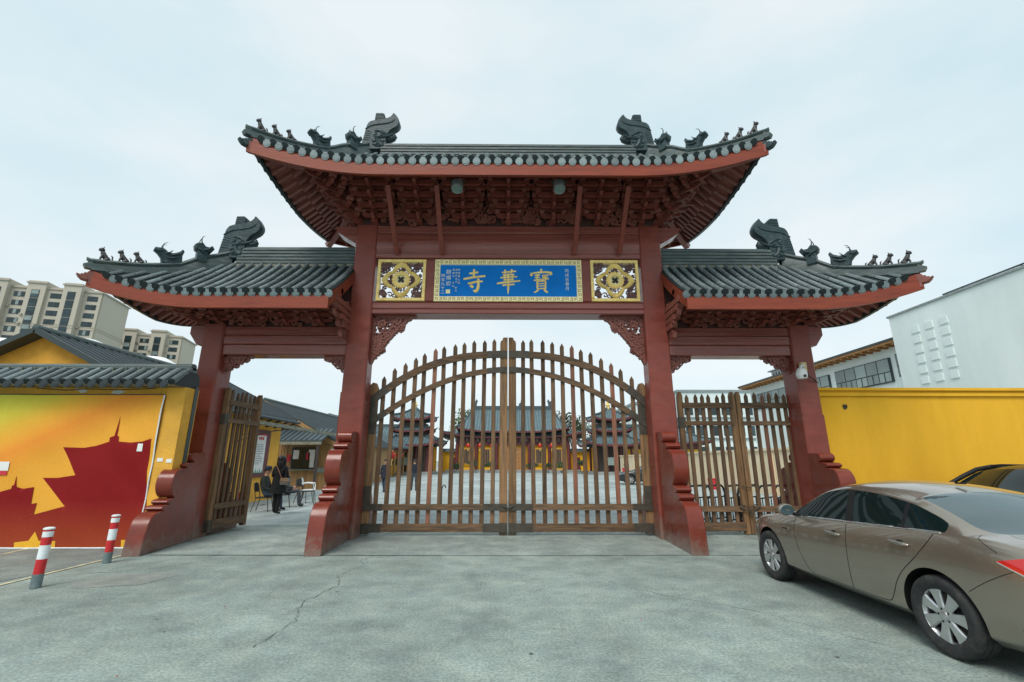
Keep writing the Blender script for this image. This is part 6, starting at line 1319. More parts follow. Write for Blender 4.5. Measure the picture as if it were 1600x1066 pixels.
def person(label, loc, rz, pose, coat, legs, hair='short', scale=1.0, hat=None, group=None, coat_len=0.0, skirt_r=None):
    """pose: dict with joints for the left (l) and right (r) side; figure faces +Y"""
    t = thing('person', label, 'person', loc, rz, group); t.scale = (scale,)*3
    J = dict(pose); B = [('hip', 'waist'), ('waist', 'chest'), ('chest', 'neck'), ('neck', 'head0'), ('head0', 'head1'), ('head1', 'head2')]
    for s in 'lr':
        B += [('chest', 'sh'+s), ('sh'+s, 'el'+s), ('el'+s, 'wr'+s), ('wr'+s, 'pa'+s), ('hip', 'th'+s), ('th'+s, 'kn'+s), ('kn'+s, 'an'+s), ('an'+s, 'to'+s)]
        w_, p_ = Vector(J['wr'+s][:3]), Vector(J['pa'+s][:3]); d = (p_-w_).normalized(); sd = d.cross(Vector((1, 0, 0.2))).normalized()
        J['pa'+s] = (*p_, .024)
        for k in range(4):
            o = p_+sd*(k-1.5)*.021; q1 = o+d*(.035+.008*(1 if k in (1, 2) else 0)); q2 = q1+d*.028+Vector((0, 0, -.012))
            J['f%d%sa' % (k, s)] = (*q1, .0095); J['f%d%sb' % (k, s)] = (*q2, .008); B += [('pa'+s, 'f%d%sa' % (k, s)), ('f%d%sa' % (k, s), 'f%d%sb' % (k, s))]
        o = w_.lerp(p_, .4)-sd*.035+d*.02; J['tm'+s] = (*o, .011); J['tn'+s] = (*(o+d*.035-sd*.008), .009); B += [('wr'+s, 'tm'+s), ('tm'+s, 'tn'+s)]
    def bm_(b):
        a, c = b
        if c in ('head0', 'head1', 'head2'): return 'skin'
        if c[:2] in ('pa', 'tm', 'tn') or c[0] == 'f': return 'skin'
        if c[:2] == 'to': return 'shoe'
        if c[:2] in ('kn', 'an', 'th'): return legs
        return coat
    mats = []; [mats.append(q) for q in ('skin', 'shoe', legs, coat) if q not in mats]
    skin_body('body', t, J, B, mats, bm_)
    h = Vector(J['head1'][:3]); f = Vector(J.get('face', (0, 1, 0))); f = Vector(f[:3]).normalized(); sd = Vector((0, 0, 1)).cross(f).normalized(); up = f.cross(-sd) if False else Vector((0, 0, 1))
    M = frameM(h, -sd, f, up)
    fc = MB(); fc.tube([M @ Vector(q) for q in ((0, .095, .02), (0, .118, -.022), (0, .098, -.032))], [.011, .018, .010], 6)
    fc.build('nose', 'skin', t, 60)
    for s in (-1, 1):
        MB().ball(M @ Vector((s*.034, .088, .018)), .012, 8).build('eye', 'eye', t, 80); MB().ball(M @ Vector((s*.088, -.005, -.005)), .03, 8, (.4, .7, 1.1)).build('ear', 'skin', t, 80)
    MB().ball(M @ Vector((0, .092, -.058)), .022, 8, (1.2, .4, .35)).build('mouth', 'poster_red' if False else 'leather_tan', t, 80)
    hr = MB()
    if hair == 'short' or hat:
        for i in range(1):
            rows = []
            for a in range(6):
                th = R(8+a*17); rows.append([M @ Vector((.102*math.sin(th)*math.cos(p_), -.018+.118*math.sin(th)*math.sin(p_), .035+.095*math.cos(th)-(0.03 if (math.sin(p_) < -.2 and a == 5) else 0)+(0.04 if (math.sin(p_) > .5 and a > 3) else 0))) for p_ in [2*math.pi*k/14 for k in range(15)]])
            hr.grid(rows); hr.ball(M @ Vector((0, -.03, .075)), .085, 10, (1.05, 1.15, .75))
    else:   # shoulder-length hair
        hr.ball(M @ Vector((0, -.025, .045)), .118, 12, (1.0, 1.1, 1.0)); hr.tube([M @ Vector(q) for q in ((0, -.04, .04), (0, -.065, -.08), (0, -.075, -.19), (0, -.07, -.25))], [.11, .118, .105, .06], 12, flat=.75)
        for s in (-1, 1): hr.tube([M @ Vector(q) for q in ((s*.06, .02, .10), (s*.098, .03, 0), (s*.095, .02, -.12), (s*.08, -.01, -.2))], [.04, .038, .04, .02], 8)
    hr.build('hair', 'hair', t, 60)
    if hat:
        ht = MB(); ht.lathe([(.116, .0), (.118, .05), (.105, .095), (.06, .12), (0, .125)], 16, M @ Matrix.Translation((0, -.01, .05))); ht.prism([(-.08, .08), (.08, .08), (.07, .15), (.03, .185), (-.03, .185), (-.07, .15)], .048, .058, M); ht.build('cap', hat, t, 50)
    if skirt_r:   # open hem of the coat below the waist
        sk = MB(); z0, z1, r0, r1 = skirt_r; rows = []
        for k in range(5):
            f_ = k/4; q = r0+(r1-r0)*f_; rows.append([(q*1.12*math.cos(2*math.pi*i/18)*(1+.03*math.sin(i*2.3)), q*.86*math.sin(2*math.pi*i/18), z0+(z1-z0)*f_) for i in range(19)])
        sk.grid(rows); sk.build('coat_skirt', coat, t, 70)
    return t
def stand(lean=0.0, step=.10, armf=.05, wide=.2, hands=None, H=1.70):
    k = H/1.70
    J = {'hip': (0, 0, .93, (.155, .115)), 'waist': (0, .0, 1.08, (.145, .105)), 'chest': (0, .01, 1.30, (.165, .115)), 'neck': (0, .0, 1.46, .058), 'head0': (0, .02, 1.53, (.072, .08)), 'head1': (0, .025, 1.605, (.085, .098)), 'head2': (0, .02, 1.675, (.06, .07)),
         'shl': (-.185, 0, 1.385, .068), 'ell': (-.235, -.02+armf, 1.12, .052), 'wrl': (-.22, .07+armf, .90, .036), 'pal': (-.215, .10+armf, .83, .026), 'shr': (.185, 0, 1.385, .068), 'elr': (.235, -.02+armf, 1.12, .052), 'wrr': (.22, .07+armf, .90, .036), 'par': (.215, .10+armf, .83, .026),
         'thl': (-.095, step*.2, .86, .095), 'knl': (-.10, step*.6, .48, .066), 'anl': (-.10, step-.02, .085, .047), 'tol': (-.115, step+.13, .045, .040), 'thr': (.095, -step*.2, .86, .095), 'knr': (.10, -step*.3, .48, .066), 'anr': (.10, -step-.02, .085, .047), 'tor': (.115, -step+.13, .045, .040)}
    if hands:
        for s in 'lr':
            e, w_, p_ = hands[s]; J['el'+s] = (*e, .052); J['wr'+s] = (*w_, .036); J['pa'+s] = (*p_, .026)
    return {n_: (v[0]*k, v[1]*k, v[2]*k, v[3]) for n_, v in J.items()}
def sit(seat=.45, lean=-.05, knee=.46, feet=.52, hands=None, spread=.13):
    z = seat+.10
    J = {'hip': (0, 0, z, (.165, .13)), 'waist': (0, lean*.3-.01, z+.16, (.155, .12)), 'chest': (0, lean, z+.40, (.175, .125)), 'neck': (0, lean+.03, z+.56, .06), 'head0': (0, lean+.06, z+.63, (.072, .08)), 'head1': (0, lean+.075, z+.70, (.085, .098)), 'head2': (0, lean+.07, z+.77, (.06, .07)),
         'thl': (-.10, .08, z-.02, .10), 'knl': (-spread, knee, z-.0, .075), 'anl': (-spread, feet, .085, .048), 'tol': (-spread-.02, feet+.15, .045, .042), 'thr': (.10, .08, z-.02, .10), 'knr': (spread, knee, z, .075), 'anr': (spread+.02, feet-.04, .085, .048), 'tor': (spread+.04, feet+.11, .045, .042)}
    hands = hands or {'l': ((-.25, .08, z+.15), (-.14, .28, z+.11), (-.10, .34, z+.105)), 'r': ((.25, .08, z+.15), (.14, .28, z+.11), (.10, .34, z+.105))}
    for s, q in (('l', -1), ('r', 1)):
        e, w_, p_ = hands[s]; J['sh'+s] = (q*.19, lean, z+.49, .072); J['el'+s] = (*e, .056); J['wr'+s] = (*w_, .038); J['pa'+s] = (*p_, .026)
    return J
Pw = stand(step=.07, hands={'l': ((-.25, .0, 1.13), (-.17, .18, 1.04), (-.13, .24, 1.06)), 'r': ((.26, .02, 1.13), (.22, .20, 1.05), (.18, .27, 1.05))}, H=1.70)
person('person in long black coat standing with a shoulder bag beside the seated men', (-7.13, 14.9, 0.008), R(-12), Pw, 'cloth_black', 'cloth_black', 'long', skirt_r=(1.12, .62, .175, .235))
bag = thing('shoulder_bag', 'grey shoulder bag on a tan strap across the standing person in black', 'bag', (-6.86, 14.72, 0.98), R(-12))
MB().prism([(-.15, -.10), (.15, -.10), (.17, .02), (.12, .11), (-.12, .11), (-.17, .02)], -.05, .05, frameM((0, 0, 0), (1, 0, 0), (0, 0, 1), (0, 1, 0)), inset=.02).build('pouch', 'bag_grey', bag)
MB().prism([(-.15, .01), (.15, .01), (.125, .115), (-.125, .115)], -.058, -.051, frameM((0, 0, 0), (1, 0, 0), (0, 0, 1), (0, 1, 0))).build('flap', 'steel', bag)
MB().tube([(-.10, -.05, .10), (-.20, -.05, .28), (-.32, -.04, .46), (-.38, .04, .52), (-.36, .14, .48)], .018, 6, flat=.5).build('strap', 'leather_tan', bag, 60)
person('person in dark jacket and cap seated on a folding chair by the yellow wall', (-8.02, 15.85, 0.008), R(-82), sit(.46, -.04), 'cloth_green', 'jeans', 'short', hat='cloth_navy')
person('person in grey trousers sitting mostly hidden behind the standing figure', (-7.98, 17.1, 0.008), R(-64), sit(.46, -.06, .50, .56), 'cloth_grey', 'cloth_grey', 'short')
person('person in long dark coat walking in the court behind the left gate pickets', (-6.45, 25.0, 0.008), R(170), stand(step=.16, H=1.64), 'cloth_navy', 'jeans', 'short', skirt_r=(1.05, .70, .17, .20))
person('person in dark grey clothes carrying a paper in the court, behind the left gate leaf', (-5.12, 26.0, 0.008), R(20), stand(step=.12, H=1.64, hands={'l': ((-.25, 0, 1.12), (-.22, .15, .98), (-.2, .22, .98)), 'r': ((.25, 0, 1.12), (.2, .2, 1.05), (.16, .26, 1.06))}), 'cloth_navy', 'cloth_grey', 'short')
o = MB().box((-.10, -.004, -.14), (.10, .004, .14)).build('paper_sheet', 'paper'); o.location = (-5.05, 26.28, 1.06); o.rotation_euler = (R(-30), 0, R(20)); tag(o, 'white sheet of paper held by the walking person in the court', 'paper')
# ================================================================== chairs, bin
def metal_chair(label, loc, rz, seat_m, frame_m, back=True, arms=False, name='chair', hz=.45, group='chairs by the yellow house'):
    t = thing(name, label, 'chair', loc, rz, group); hw = .21
    MB().prism([(-hw, -.20), (hw, -.20), (hw, .20), (.15, .235), (-.15, .235), (-hw, .20)], hz-.035, hz, None, inset=.012).build('seat', seat_m, t)
    for sx in (-1, 1):
        MB().tube([(sx*.19, .18, hz-.03), (sx*.23, .25, 0)], .013, 6).build('leg', frame_m, t, 60); MB().tube([(sx*.19, -.17, hz-.03), (sx*.23, -.28, 0)], .013, 6).build('leg', frame_m, t, 60)
    MB().tube([(-.21, .0, .2), (.21, 0, .2)], .010, 6).build('stretcher', frame_m, t, 60)
    if back:
        MB().tube([(-.19, -.19, hz-.02), (-.20, -.25, hz+.25), (-.17, -.29, hz+.42), (0, -.30, hz+.46), (.17, -.29, hz+.42), (.20, -.25, hz+.25), (.19, -.19, hz-.02)], .014, 8).build('back_frame', frame_m, t, 60)
        mb = MB(); mb.grid([[(-.18+.36*i/6, -.235-.055*k/4-.02*math.sin(math.pi*i/6), hz+.16+.28*k/4-(.05*(abs(i-3)/3)**2 if k == 4 else 0)) for i in range(7)] for k in range(5)]); mb.grid([[(-.18+.36*i/6, -.215-.055*k/4-.02*math.sin(math.pi*i/6), hz+.16+.28*k/4-(.05*(abs(i-3)/3)**2 if k == 4 else 0)) for i in range(7)] for k in range(5)]); mb.build('backrest', seat_m, t, 60)
    if arms:
        for sx in (-1, 1): MB().tube([(sx*.20, -.24, hz+.22), (sx*.26, -.05, hz+.24), (sx*.26, .16, hz+.22), (sx*.24, .19, hz+.1), (sx*.20, .18, hz-.02)], .02, 8).build('armrest', seat_m, t, 60)
    return t
metal_chair('black folding chair under the seated person in the cap', (-8.02, 15.85, .006), R(-82), 'chair_fabric', 'iron')
metal_chair('black chair under the seated person in grey trousers', (-7.98, 17.1, .006), R(-64), 'chair_fabric', 'iron')
metal_chair('empty black metal chair behind the seated persons', (-8.0, 18.9, .006), R(-100), 'chair_fabric', 'iron')
metal_chair('white plastic armchair with dark legs near the ticket window', (-7.55, 18.2, .006), R(-75), 'plastic_white', 'iron', arms=True, hz=.55)
t = thing('red_bin', 'red plastic bin at the foot of the yellow house wall', 'bin', (-9.75, 17.7, .006)); MB().lathe([(0, 0), (.17, 0), (.22, .46), (.235, .48), (.20, .48), (.19, .42), (0, .40)], 14).build('bucket', 'red_plastic', t, 40); MB().lathe([(.222, .30), (.228, .33), (.222, .35)], 14).build('rim', 'red_plastic', t, 40)
# ================================================================== barriers behind the right side gate
def barrier(loc, rz, label):
    t = thing('crowd_barrier', label, 'barrier', loc, rz, 'black hoop barriers behind the side gate'); 
    MB().tube([(-.55, 0, .02), (-.55, 0, .80), (-.47, 0, .95), (-.35, 0, 1.0), (.35, 0, 1.0), (.47, 0, .95), (.55, 0, .80), (.55, 0, .02)], .026, 8).build('hoop', 'black_paint', t, 60)
    MB().tube([(-.55, 0, .22), (.55, 0, .22)], .018, 6).build('rail', 'black_paint', t, 60); MB().tube([(-.55, 0, .72), (.55, 0, .72)], .018, 6).build('rail', 'black_paint', t, 60)
    for k in range(5): MB().tube([(-.36+.18*k, 0, .22), (-.36+.18*k, 0, .72)], .012, 6).build('bar', 'black_paint', t, 60)
    for s in (-1, 1):
        MB().tube([(s*.55, -.26, .02), (s*.55, -.10, .10), (s*.55, 0, .16), (s*.55, .10, .10), (s*.55, .26, .02)], .018, 6).build('foot', 'black_paint', t, 60)
bl = ('hoop barrier nearest the inner column in the row behind the side gate', 'second hoop barrier from the inner column behind the side gate', 'third hoop barrier from the inner column behind the side gate', 'fourth hoop barrier from the inner column behind the side gate', 'fifth hoop barrier from the inner column behind the side gate', 'hoop barrier farthest right behind the side gate')
for k in range(6): barrier((4.72+.42*k, 11.75+.10*(k % 2), .008), R(38+3*(k % 3)), bl[k])
# bent pipe and plate in the court
o = MB().tube([(0, 0, 0), (0, 0, .55), (.05, 0, .68), (.12, 0, .68), (.15, 0, .58)], .022, 8).build('bent_pipe', 'iron', None, 60); o.location = (-2.55, 18.5, .004); tag(o, 'thin bent iron pipe standing in the court behind the gate pickets', 'pipe')
# ================================================================== cars
def car_paint(name, c, metal=0.55, rough=0.32):
    m = mat(name, c, rough, metal=metal, spec=0.5 if metal else 0.2, var=0.05, scale=3, coat=0.9 if metal else 0.25); return name
car_paint('paint_tan', (0.30, 0.262, 0.21), 0.7, 0.26); car_paint('paint_black', (0.006, 0.006, 0.007), 0.0, 0.3); car_paint('paint_dark', (0.02, 0.022, 0.028), 0.3, 0.3)
mat('car_glass', (0.006, 0.014, 0.014), 0.03, var=0.1, spec=0.18); mat('car_glass_rear', (0.05, 0.085, 0.095), 0.05, var=0.1, spec=0.7)
mat('car_trim', (0.012, 0.012, 0.013), 0.5, var=0.2, spec=0.25); mat('chrome', (0.70, 0.71, 0.72), 0.16, metal=1.0, var=0.05); mat('alloy', (0.58, 0.59, 0.60), 0.28, metal=0.85, var=0.08, scale=12)
mat('rubber', (0.022, 0.023, 0.024), 0.8, var=0.35, scale=14, bump=0.2, c2=(0.06, 0.058, 0.05), c2pos=(0.5, 0.75)); mat('tail_red', (0.62, 0.012, 0.012), 0.12, var=0.15, scale=9, coat=0.8); mat('brake', (0.12, 0.11, 0.10), 0.4, metal=0.7, var=0.3)
def lerp_tab(tab, y):
    if y <= tab[0][0]: return tab[0][1]
    for (a, va), (b, vb) in zip(tab[:-1], tab[1:]):
        if y <= b: return va+(vb-va)*(y-a)/(b-a)
    return tab[-1][1]
T_W = [(-1.06, .60), (-1.02, .72), (-.92, .80), (-.7, .855), (-.4, .885), (0, .90), (1.3, .895), (2.4, .90), (2.8, .875), (3.1, .81), (3.34, .69), (3.46, .55), (3.52, .40)]
T_B = [(-1.06, .46), (-.98, .33), (-.7, .23), (-.3, .19), (2.8, .19), (3.2, .21), (3.46, .26), (3.52, .36)]
T_C = [(-1.06, .74), (-1.03, .91), (-.97, .985), (-.75, 1.01), (-.42, 1.03), (-.12, 1.18), (.2, 1.295), (.5, 1.352), (.8, 1.388), (1.1, 1.392), (1.35, 1.368), (1.52, 1.32), (1.8, 1.18), (2.05, 1.055), (2.28, .945), (2.5, .91), (2.9, .86), (3.2, .78), (3.4, .67), (3.52, .48)]
T_Z = [(-1.06, .60), (-1.02, .82), (-.9, .905), (-.6, .955), (-.3, .985), (0, .985), (.9, .94), (1.8, .90), (2.3, .875), (2.9, .80), (3.2, .71), (3.4, .60), (3.52, .44)]
T_R = [(-.9, .70), (-.42, .69), (-.1, .655), (.25, .63), (.8, .63), (1.4, .62), (1.8, .66), (2.3, .735)]
STN = [-1.06, -1.03, -.97, -.80, -.58, -.42, -.30, -.14, .02, .20, .28, .32, .5, .75, .98, 1.08, 1.30, 1.50, 1.65, 1.85, 2.03, 2.28, 2.44, 2.65, 2.9, 3.15, 3.34, 3.46, 3.52]
def car_section(y):
    W, zb0, zc, zb, rw = (lerp_tab(t, y) for t in (T_W, T_B, T_C, T_Z, T_R))
    gh = -.40 < y < 2.27
    L = [(0, zb0), (W*.84, zb0), (W*.965, zb0+.075), (W*.982, min(.36, zb-.08)), (W, min(.56, zb-.05)), (W*.992, zb-.125 if zb > .75 else zb-.03), (W*.948, zb-.006), ]
    if gh:
        z9 = zc-.055; z8 = max(zb+.022, z9-.045); w8 = min(rw+.085, W*.90)
        if z8 <= zb+.03: w8 = W*.905
        L += [(W*.925, zb+.010), (w8, z8), (min(rw, w8-.02), max(z9, z8+.012)), (rw*.52, zc-.012), (0, zc)]
    else:
        d = zc-zb; L += [(W*.90, zb+.012+d*.2), (W*.80, zb+d*.52), (W*.66, zb+d*.74), (W*.34, zb+d*.95), (0, zc)]
    return L
def make_car(label, loc, rz, paint, detail=True, zs=1.0, name='car', rails=False, group=None):
    t = thing(name, label, 'car', loc, rz, group); t.scale = (1, 1, zs)
    V_, F_, MI = [], [], []; nl = 12; ring = 2*(nl-1)
    for y in STN:
        L = car_section(y)
        for k in range(nl): V_.append((-L[k][0], y, L[k][1]))
        for k in range(nl-2, 0, -1): V_.append((L[k][0], y, L[k][1]))
    for j in range(len(STN)-1):
        ym = (STN[j]+STN[j+1])/2
        for k in range(ring):
            k2 = (k+1) % ring; F_.append((j*ring+k, j*ring+k2, (j+1)*ring+k2, (j+1)*ring+k)); kk = k if k < nl-1 else ring-1-k; mi = 0
            if kk == 7 and -.14 < ym < 2.03: mi = 2 if (.98 < ym < 1.08 or .28 < ym < .32) else 1
            if kk in (9, 10):
                if 1.50 < ym < 2.28: mi = 1
                if -.42 < ym < .28 and ym < .25: mi = 3
            if kk == 0: mi = 2
            MI.append(mi)
    F_.append(tuple(range(ring))[::-1]); F_.append(tuple((len(STN)-1)*ring+k for k in range(ring))); MI += [0, 0]
    me = bpy.data.meshes.new('car_ctl'); me.from_pydata(V_, [], F_)
    for q in (paint, 'car_glass', 'car_trim', 'car_glass_rear'): me.materials.append(MATS[q])
    me.polygons.foreach_set('material_index', MI)
    bm = bmesh.new(); bm.from_mesh(me); cl = bm.edges.layers.float.get('crease_edge') or bm.edges.layers.float.new('crease_edge')
    bm.faces.ensure_lookup_table()
    for e in bm.edges:
        ms = {f.material_index for f in e.link_faces}
        if len(ms) > 1: e[cl] = .55
        ks = sorted(v.index % ring for v in e.verts)
        if e.verts[0].index % ring == e.verts[1].index % ring and (e.verts[0].index % ring) in (6, 7, ring-6, ring-7): e[cl] = max(e[cl], .45)
        if e.verts[0].index % ring == e.verts[1].index % ring and (e.verts[0].index % ring) in (2, ring-2): e[cl] = .4
    bmesh.ops.recalc_face_normals(bm, faces=bm.faces); bm.to_mesh(me); bm.free()
    ob = bpy.data.objects.new('car_ctl', me); col.objects.link(ob); ss = ob.modifiers.new('s', 'SUBSURF'); ss.levels = 3 if detail else 2; ss.render_levels = ss.levels
    cutters = []
    if detail or True:
        for ya in (0.0, 2.62):
            for s in (-1, 1):
                cm = MB(); cm.cur = 2; cm.lathe([(.372, 0), (.372, .55)], 40, frameM((s*.50, ya, .315), (0, 1, 0), (0, 0, 1), (s, 0, 0)), close=True); cme = cm.mesh('cut', [paint, 'car_glass', 'car_trim', 'car_glass_rear'])
                co = bpy.data.objects.new('cut', cme); col.objects.link(co); cutters.append(co)
                md = ob.modifiers.new('b', 'BOOLEAN'); md.operation = 'DIFFERENCE'; md.object = co; md.solver = 'EXACT'
    em = evaluated(ob)
    for c in cutters: bpy.data.objects.remove(c)
    bpy.data.objects.remove(ob)
    bm = bmesh.new(); bm.from_mesh(em); bm.normal_update(); bvh = BVHTree.FromBMesh(bm)
    seen = set(); comps = []
    for f in bm.faces:
        if f.index in seen: continue
        st = [f]; seen.add(f.index); c = []
        while st:
            q = st.pop(); c.append(q)
            for e in q.edges:
                for g_ in e.link_faces:
                    if g_.index not in seen and g_.material_index == q.material_index: seen.add(g_.index); st.append(g_)
        comps.append(c)
    big = None; mn = (paint, 'car_glass', 'car_trim', 'car_glass_rear')
    for c in sorted(comps, key=len, reverse=True):
        mi = c[0].material_index; ctr = sum((f.calc_center_median() for f in c), Vector())/len(c); mb = MB(); vi = {}
        vs_ = []
        for f in c:
            for v in f.verts:
                if v not in vi: vi[v] = len(vs_); vs_.append(v.co[:])
        mb.add(vs_, [tuple(vi[v] for v in f.verts) for f in c])
        nm = 'body' if mi == 0 else ('window' if mi == 1 and abs(ctr.x) > .3 else 'windshield' if mi == 1 else 'rear_window' if mi == 3 else ('underbody' if ctr.z < .6 and len(c) > 60 else 'pillar_trim'))
        o = mb.build(nm, mn[mi], t, 32, recalc=False)
        if mi == 0 and big is None: big = o
    bm.free()
    def side(y, z, s=-1, off=0.0):
        h_, n_, i_, d_ = bvh.ray_cast(Vector((s*2.5, y, z)), Vector((-s, 0, 0)))
        if h_ is None: return None
        return h_+n_*off if n_.x*s > 0 else h_+Vector((s*off, 0, 0))
    def seam(pts, r_=.0045, nm='panel_gap', m_='car_trim', s=-1, off=-.0015, dens=.03):
        P = []
        for a, b in zip(pts[:-1], pts[1:]):
            L = math.hypot(b[0]-a[0], b[1]-a[1]); k = max(1, int(L/dens))
            for i in range(k): P.append((a[0]+(b[0]-a[0])*i/k, a[1]+(b[1]-a[1])*i/k))
        P.append(pts[-1]); q = [side(y, z, s, off) for y, z in P]; q = [p for p in q if p]
        if len(q) > 1: MB().tube(q, r_, 6).build(nm, m_, t, 60)
    def curve(pts, n_=5):
        o = []; P = [Vector(p) for p in pts]
        for i in range(len(P)-1):
            p0, p1, p2, p3 = P[max(i-1, 0)], P[i], P[i+1], P[min(i+2, len(P)-1)]
            for k in range(n_):
                f = k/n_; q = 0.5*((2*p1)+(p2-p0)*f+(2*p0-5*p1+4*p2-p3)*f*f+(3*p1-p0-3*p2+p3)*f**3); o.append((q.x, q.y))
        o.append(tuple(P[-1])); return o
    if detail:
        for s in (-1, 1):
            seam(curve([(1.03, .925), (1.035, .70), (1.05, .45), (1.06, .275)]), s=s)
            seam(curve([(-.05, .975), (.02, .88), (.16, .74), (.32, .60), (.42, .48), (.48, .38), (.56, .29), (.70, .275)]), s=s)
            seam(curve([(.70, .275), (1.06, .272), (1.5, .272), (1.70, .275), (1.80, .32), (1.90, .48), (1.96, .65), (1.97, .80), (1.94, .885)]), s=s)
            seam(curve([(-.265, .55), (-.42, .66), (-.55, .74), (-.66, .80)]), .0035, s=s); seam(curve([(-.36, 1.01), (-.45, .97), (-.56, .91)]), .0035, s=s)
            seam(curve([(-.10, .992), (.4, .972), (.9, .952), (1.4, .932), (1.9, .907), (2.02, .902)]), .011, 'belt_moulding', 'chrome', s, .002)
            seam(curve([(-.62, .40), (-.8, .43), (-.95, .47)]), .003, s=s)
            for y, z in ((1.22, .80), (.30, .845)):     # handles on a dark recess
                p = side(y, z, s, 0); 
                if p:
                    MB().ball(p+Vector((-s*.012, .0, .0)), .055, 12, (.38, 1.15, .6)).build('handle_recess', 'car_trim', t, 60)
                    MB().tube([p+Vector((s*.004, -.10, -.005)), p+Vector((s*.028, -.075, 0)), p+Vector((s*.034, 0, .004)), p+Vector((s*.028, .075, .006)), p+Vector((s*.004, .10, .006))], [.012, .017, .018, .017, .012], 8, flat=1.0).build('door_handle', paint, t, 60)
                    MB().tube([p+Vector((s*.044, -.08, .012)), p+Vector((s*.050, 0, .016)), p+Vector((s*.044, .08, .017))], .006, 6).build('handle_trim', 'chrome', t, 60)
            p = side(2.17, .735, s, .002)
            if p: MB().obox(p, (.012, .15, .028)).build('fender_vent', 'chrome', t); MB().obox(p+Vector((s*.004, -.01, -.004)), (.012, .11, .012)).build('vent_slot', 'car_trim', t)
            # mirror
            mr_ = MB().ball((s*.985, 1.93, .985), .105, 14, (1.0, .62, .72)); mo = mr_.build('mirror', paint, t, 70)
            MB().lathe([(0, 0), (.075, 0), (.08, .008), (0, .008)], 16, frameM((s*.99, 1.868, .985), (1.1, 0, 0), (0, 0, .8), (0, 1, 0))).build('mirror_glass', 'car_glass_rear', mo); MB().tube([(s*.82, 1.95, .92), (s*.92, 1.945, .945)], [.035, .03], 8, flat=.6).build('mirror_foot', 'car_trim', mo, 60)
            # tail lamp wrapped round the corner
            N_, M_ = 12, 5; rows = []; ok = True
            for i in range(N_+1):
                y = -.56-.44*i/N_; f = i/N_; z0 = .845-.11*min(1, f*1.6); z1 = .855+.055*min(1, f*2.2); row = []
                for k in range(M_+1):
                    p = side(y, z0+(z1-z0)*k/M_, s, .004)
                    if p is None: ok = False; break
                    row.append(p)
                if not ok: break
                rows.append(row)
            if len(rows) > 2: MB().grid(rows).build('tail_lamp', 'tail_red', t, 80); MB().tube([r_[0] for r_ in rows], .006, 6).build('lamp_trim', 'chrome', t, 60)
        MB().box((-.012, .42, 1.37), (.012, .52, 1.385)).build('antenna_base', 'car_trim', t)
    if rails:
        for s in (-1, 1): MB().tube([(s*.55, .1, 1.25), (s*.55, .16, 1.32), (s*.55, .5, 1.375), (s*.55, 1.1, 1.385), (s*.55, 1.3, 1.37), (s*.55, 1.36, 1.33)], .014, 8).build('roof_rail', 'car_trim', t, 60)
        MB().box((-.10, 1.60, 1.13), (.10, 1.64, 1.19)).build('inner_mirror', 'car_trim', t)
        for s in (-1, 1):
            seam(curve([(-.10, .995), (.9, .955), (1.9, .91), (2.02, .905)]), .008, 'belt_moulding', 'chrome', s, .002)
            MB().tube([(s*.80, 2.25, .93), (s*.745, 2.0, 1.06), (s*.69, 1.75, 1.19), (s*.655, 1.5, 1.30), (s*.64, 1.2, 1.355), (s*.64, .6, 1.35), (s*.65, .2, 1.27)], [.03, .036, .04, .04, .034, .03, .02], 8).build('roof_pillar', 'car_trim', t, 60)
            seam(curve([(-.05, 1.10), (.3, 1.27), (.8, 1.315), (1.2, 1.30), (1.6, 1.15), (1.95, .95)]), .008, 'window_moulding', 'chrome', s, .004)
    # wheels
    ty = MB().lathe([(.205, .085), (.222, .095), (.25, .106), (.285, .108), (.305, .098), (.315, .075), (.316, .045), (.308, .04), (.308, .032), (.316, .028), (.316, -.005), (.308, -.009), (.308, -.017), (.316, -.02), (.316, -.05), (.308, -.055), (.315, -.07), (.305, -.095), (.25, -.10), (.205, -.085)], 48).mesh('tyre', 'rubber', 45)
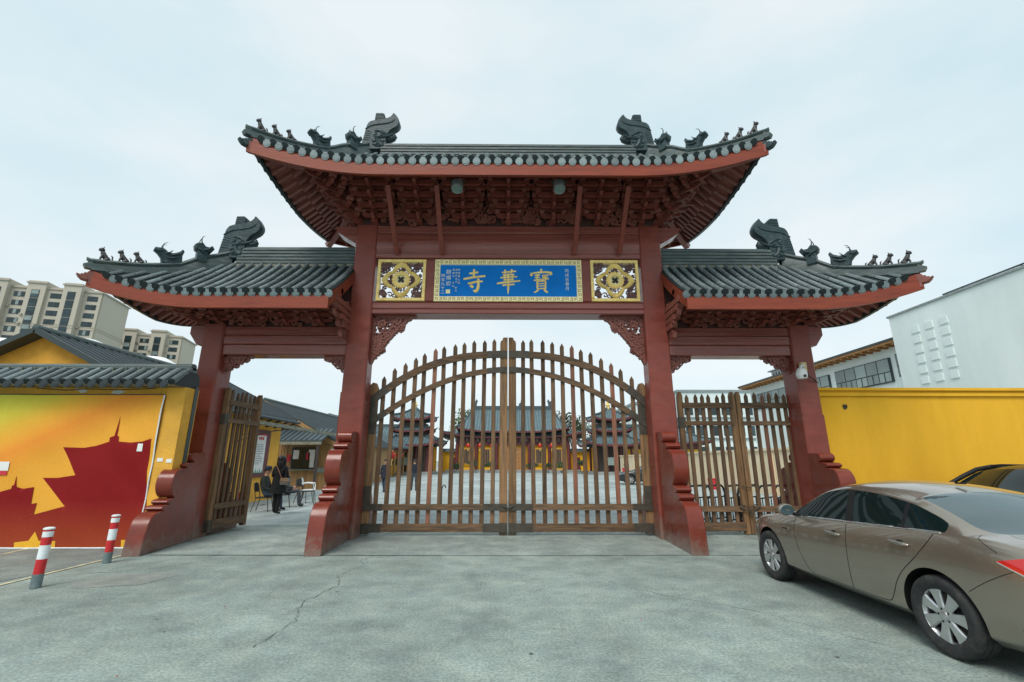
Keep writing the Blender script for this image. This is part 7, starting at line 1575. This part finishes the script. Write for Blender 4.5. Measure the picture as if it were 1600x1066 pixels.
    rm = MB().lathe([(.195, .04), (.212, .086), (.222, .094), (.226, .088), (.222, .07), (.205, .03), (.20, -.08)], 48).mesh('rim', 'alloy', 45)
    sp = MB().prism([(-.030, .03), (.030, .03), (.036, .10), (.048, .165), (.060, .207), (-.060, .207), (-.048, .165), (-.036, .10)], .050, .082, None, inset=.010).mesh('spoke', 'alloy')
    hubm = MB().lathe([(.075, .04), (.075, .076), (.062, .082), (.040, .080), (.038, .086), (.030, .090), (0, .090)], 24).mesh('hub', 'alloy', 40)
    dsk = MB().lathe([(0, .0), (.165, .0), (.168, .012), (.10, .012), (.095, .03), (0, .03)], 32).mesh('brake_disc', 'brake', 40); lug = MB().lathe([(0, .083), (.010, .083), (.011, .078), (.011, .060)], 10).mesh('lug', 'car_trim', 40)
    bkp = MB().lathe([(0, -.02), (.20, -.02)], 32).mesh('well_shadow_disc', 'car_trim')  # dark disc added as painted shade inside the wheel well
    for ya in (0.0, 2.62):
        for s in (-1, 1):
            M = frameM((s*.785, ya, .3165), (0, 1 if s < 0 else -1, 0), (0, 0, 1), (s, 0, 0)) @ Matrix.Rotation(.25+ya*.3, 4, 'Z')
            if abs(M.determinant()-1) > .01: M = frameM((s*.785, ya, .3165), (0, -1, 0) if s < 0 else (0, 1, 0), (0, 0, 1), (s, 0, 0)) @ Matrix.Rotation(.25+ya*.3, 4, 'Z')
            wl = link('wheel', rm, t, M); link('tyre', ty, wl); link('hub', hubm, wl); link('brake_disc', dsk, wl); link('well_shadow_plate', bkp, wl)
            for k in range(7): link('spoke', sp, wl, Matrix.Rotation(k*2*math.pi/7, 4, 'Z'))
            for k in range(5): link('lug', lug, wl, Matrix.Rotation(k*2*math.pi/5+.3, 4, 'Z') @ Matrix.Translation((.052, 0, 0)))
    return t
make_car('metallic tan sedan parked at the lower right beside the gateway', (4.60, 4.33, 0.002), 0.0, 'paint_tan')
make_car('black estate car parked behind the tan sedan along the yellow wall', (10.75, 8.6, 0.002), R(90), 'paint_black', False, 1.10, rails=True)
make_car('dark car parked in the court behind the right gate leaf', (11.2, 33.4, 0.006), R(84), 'paint_dark', False)
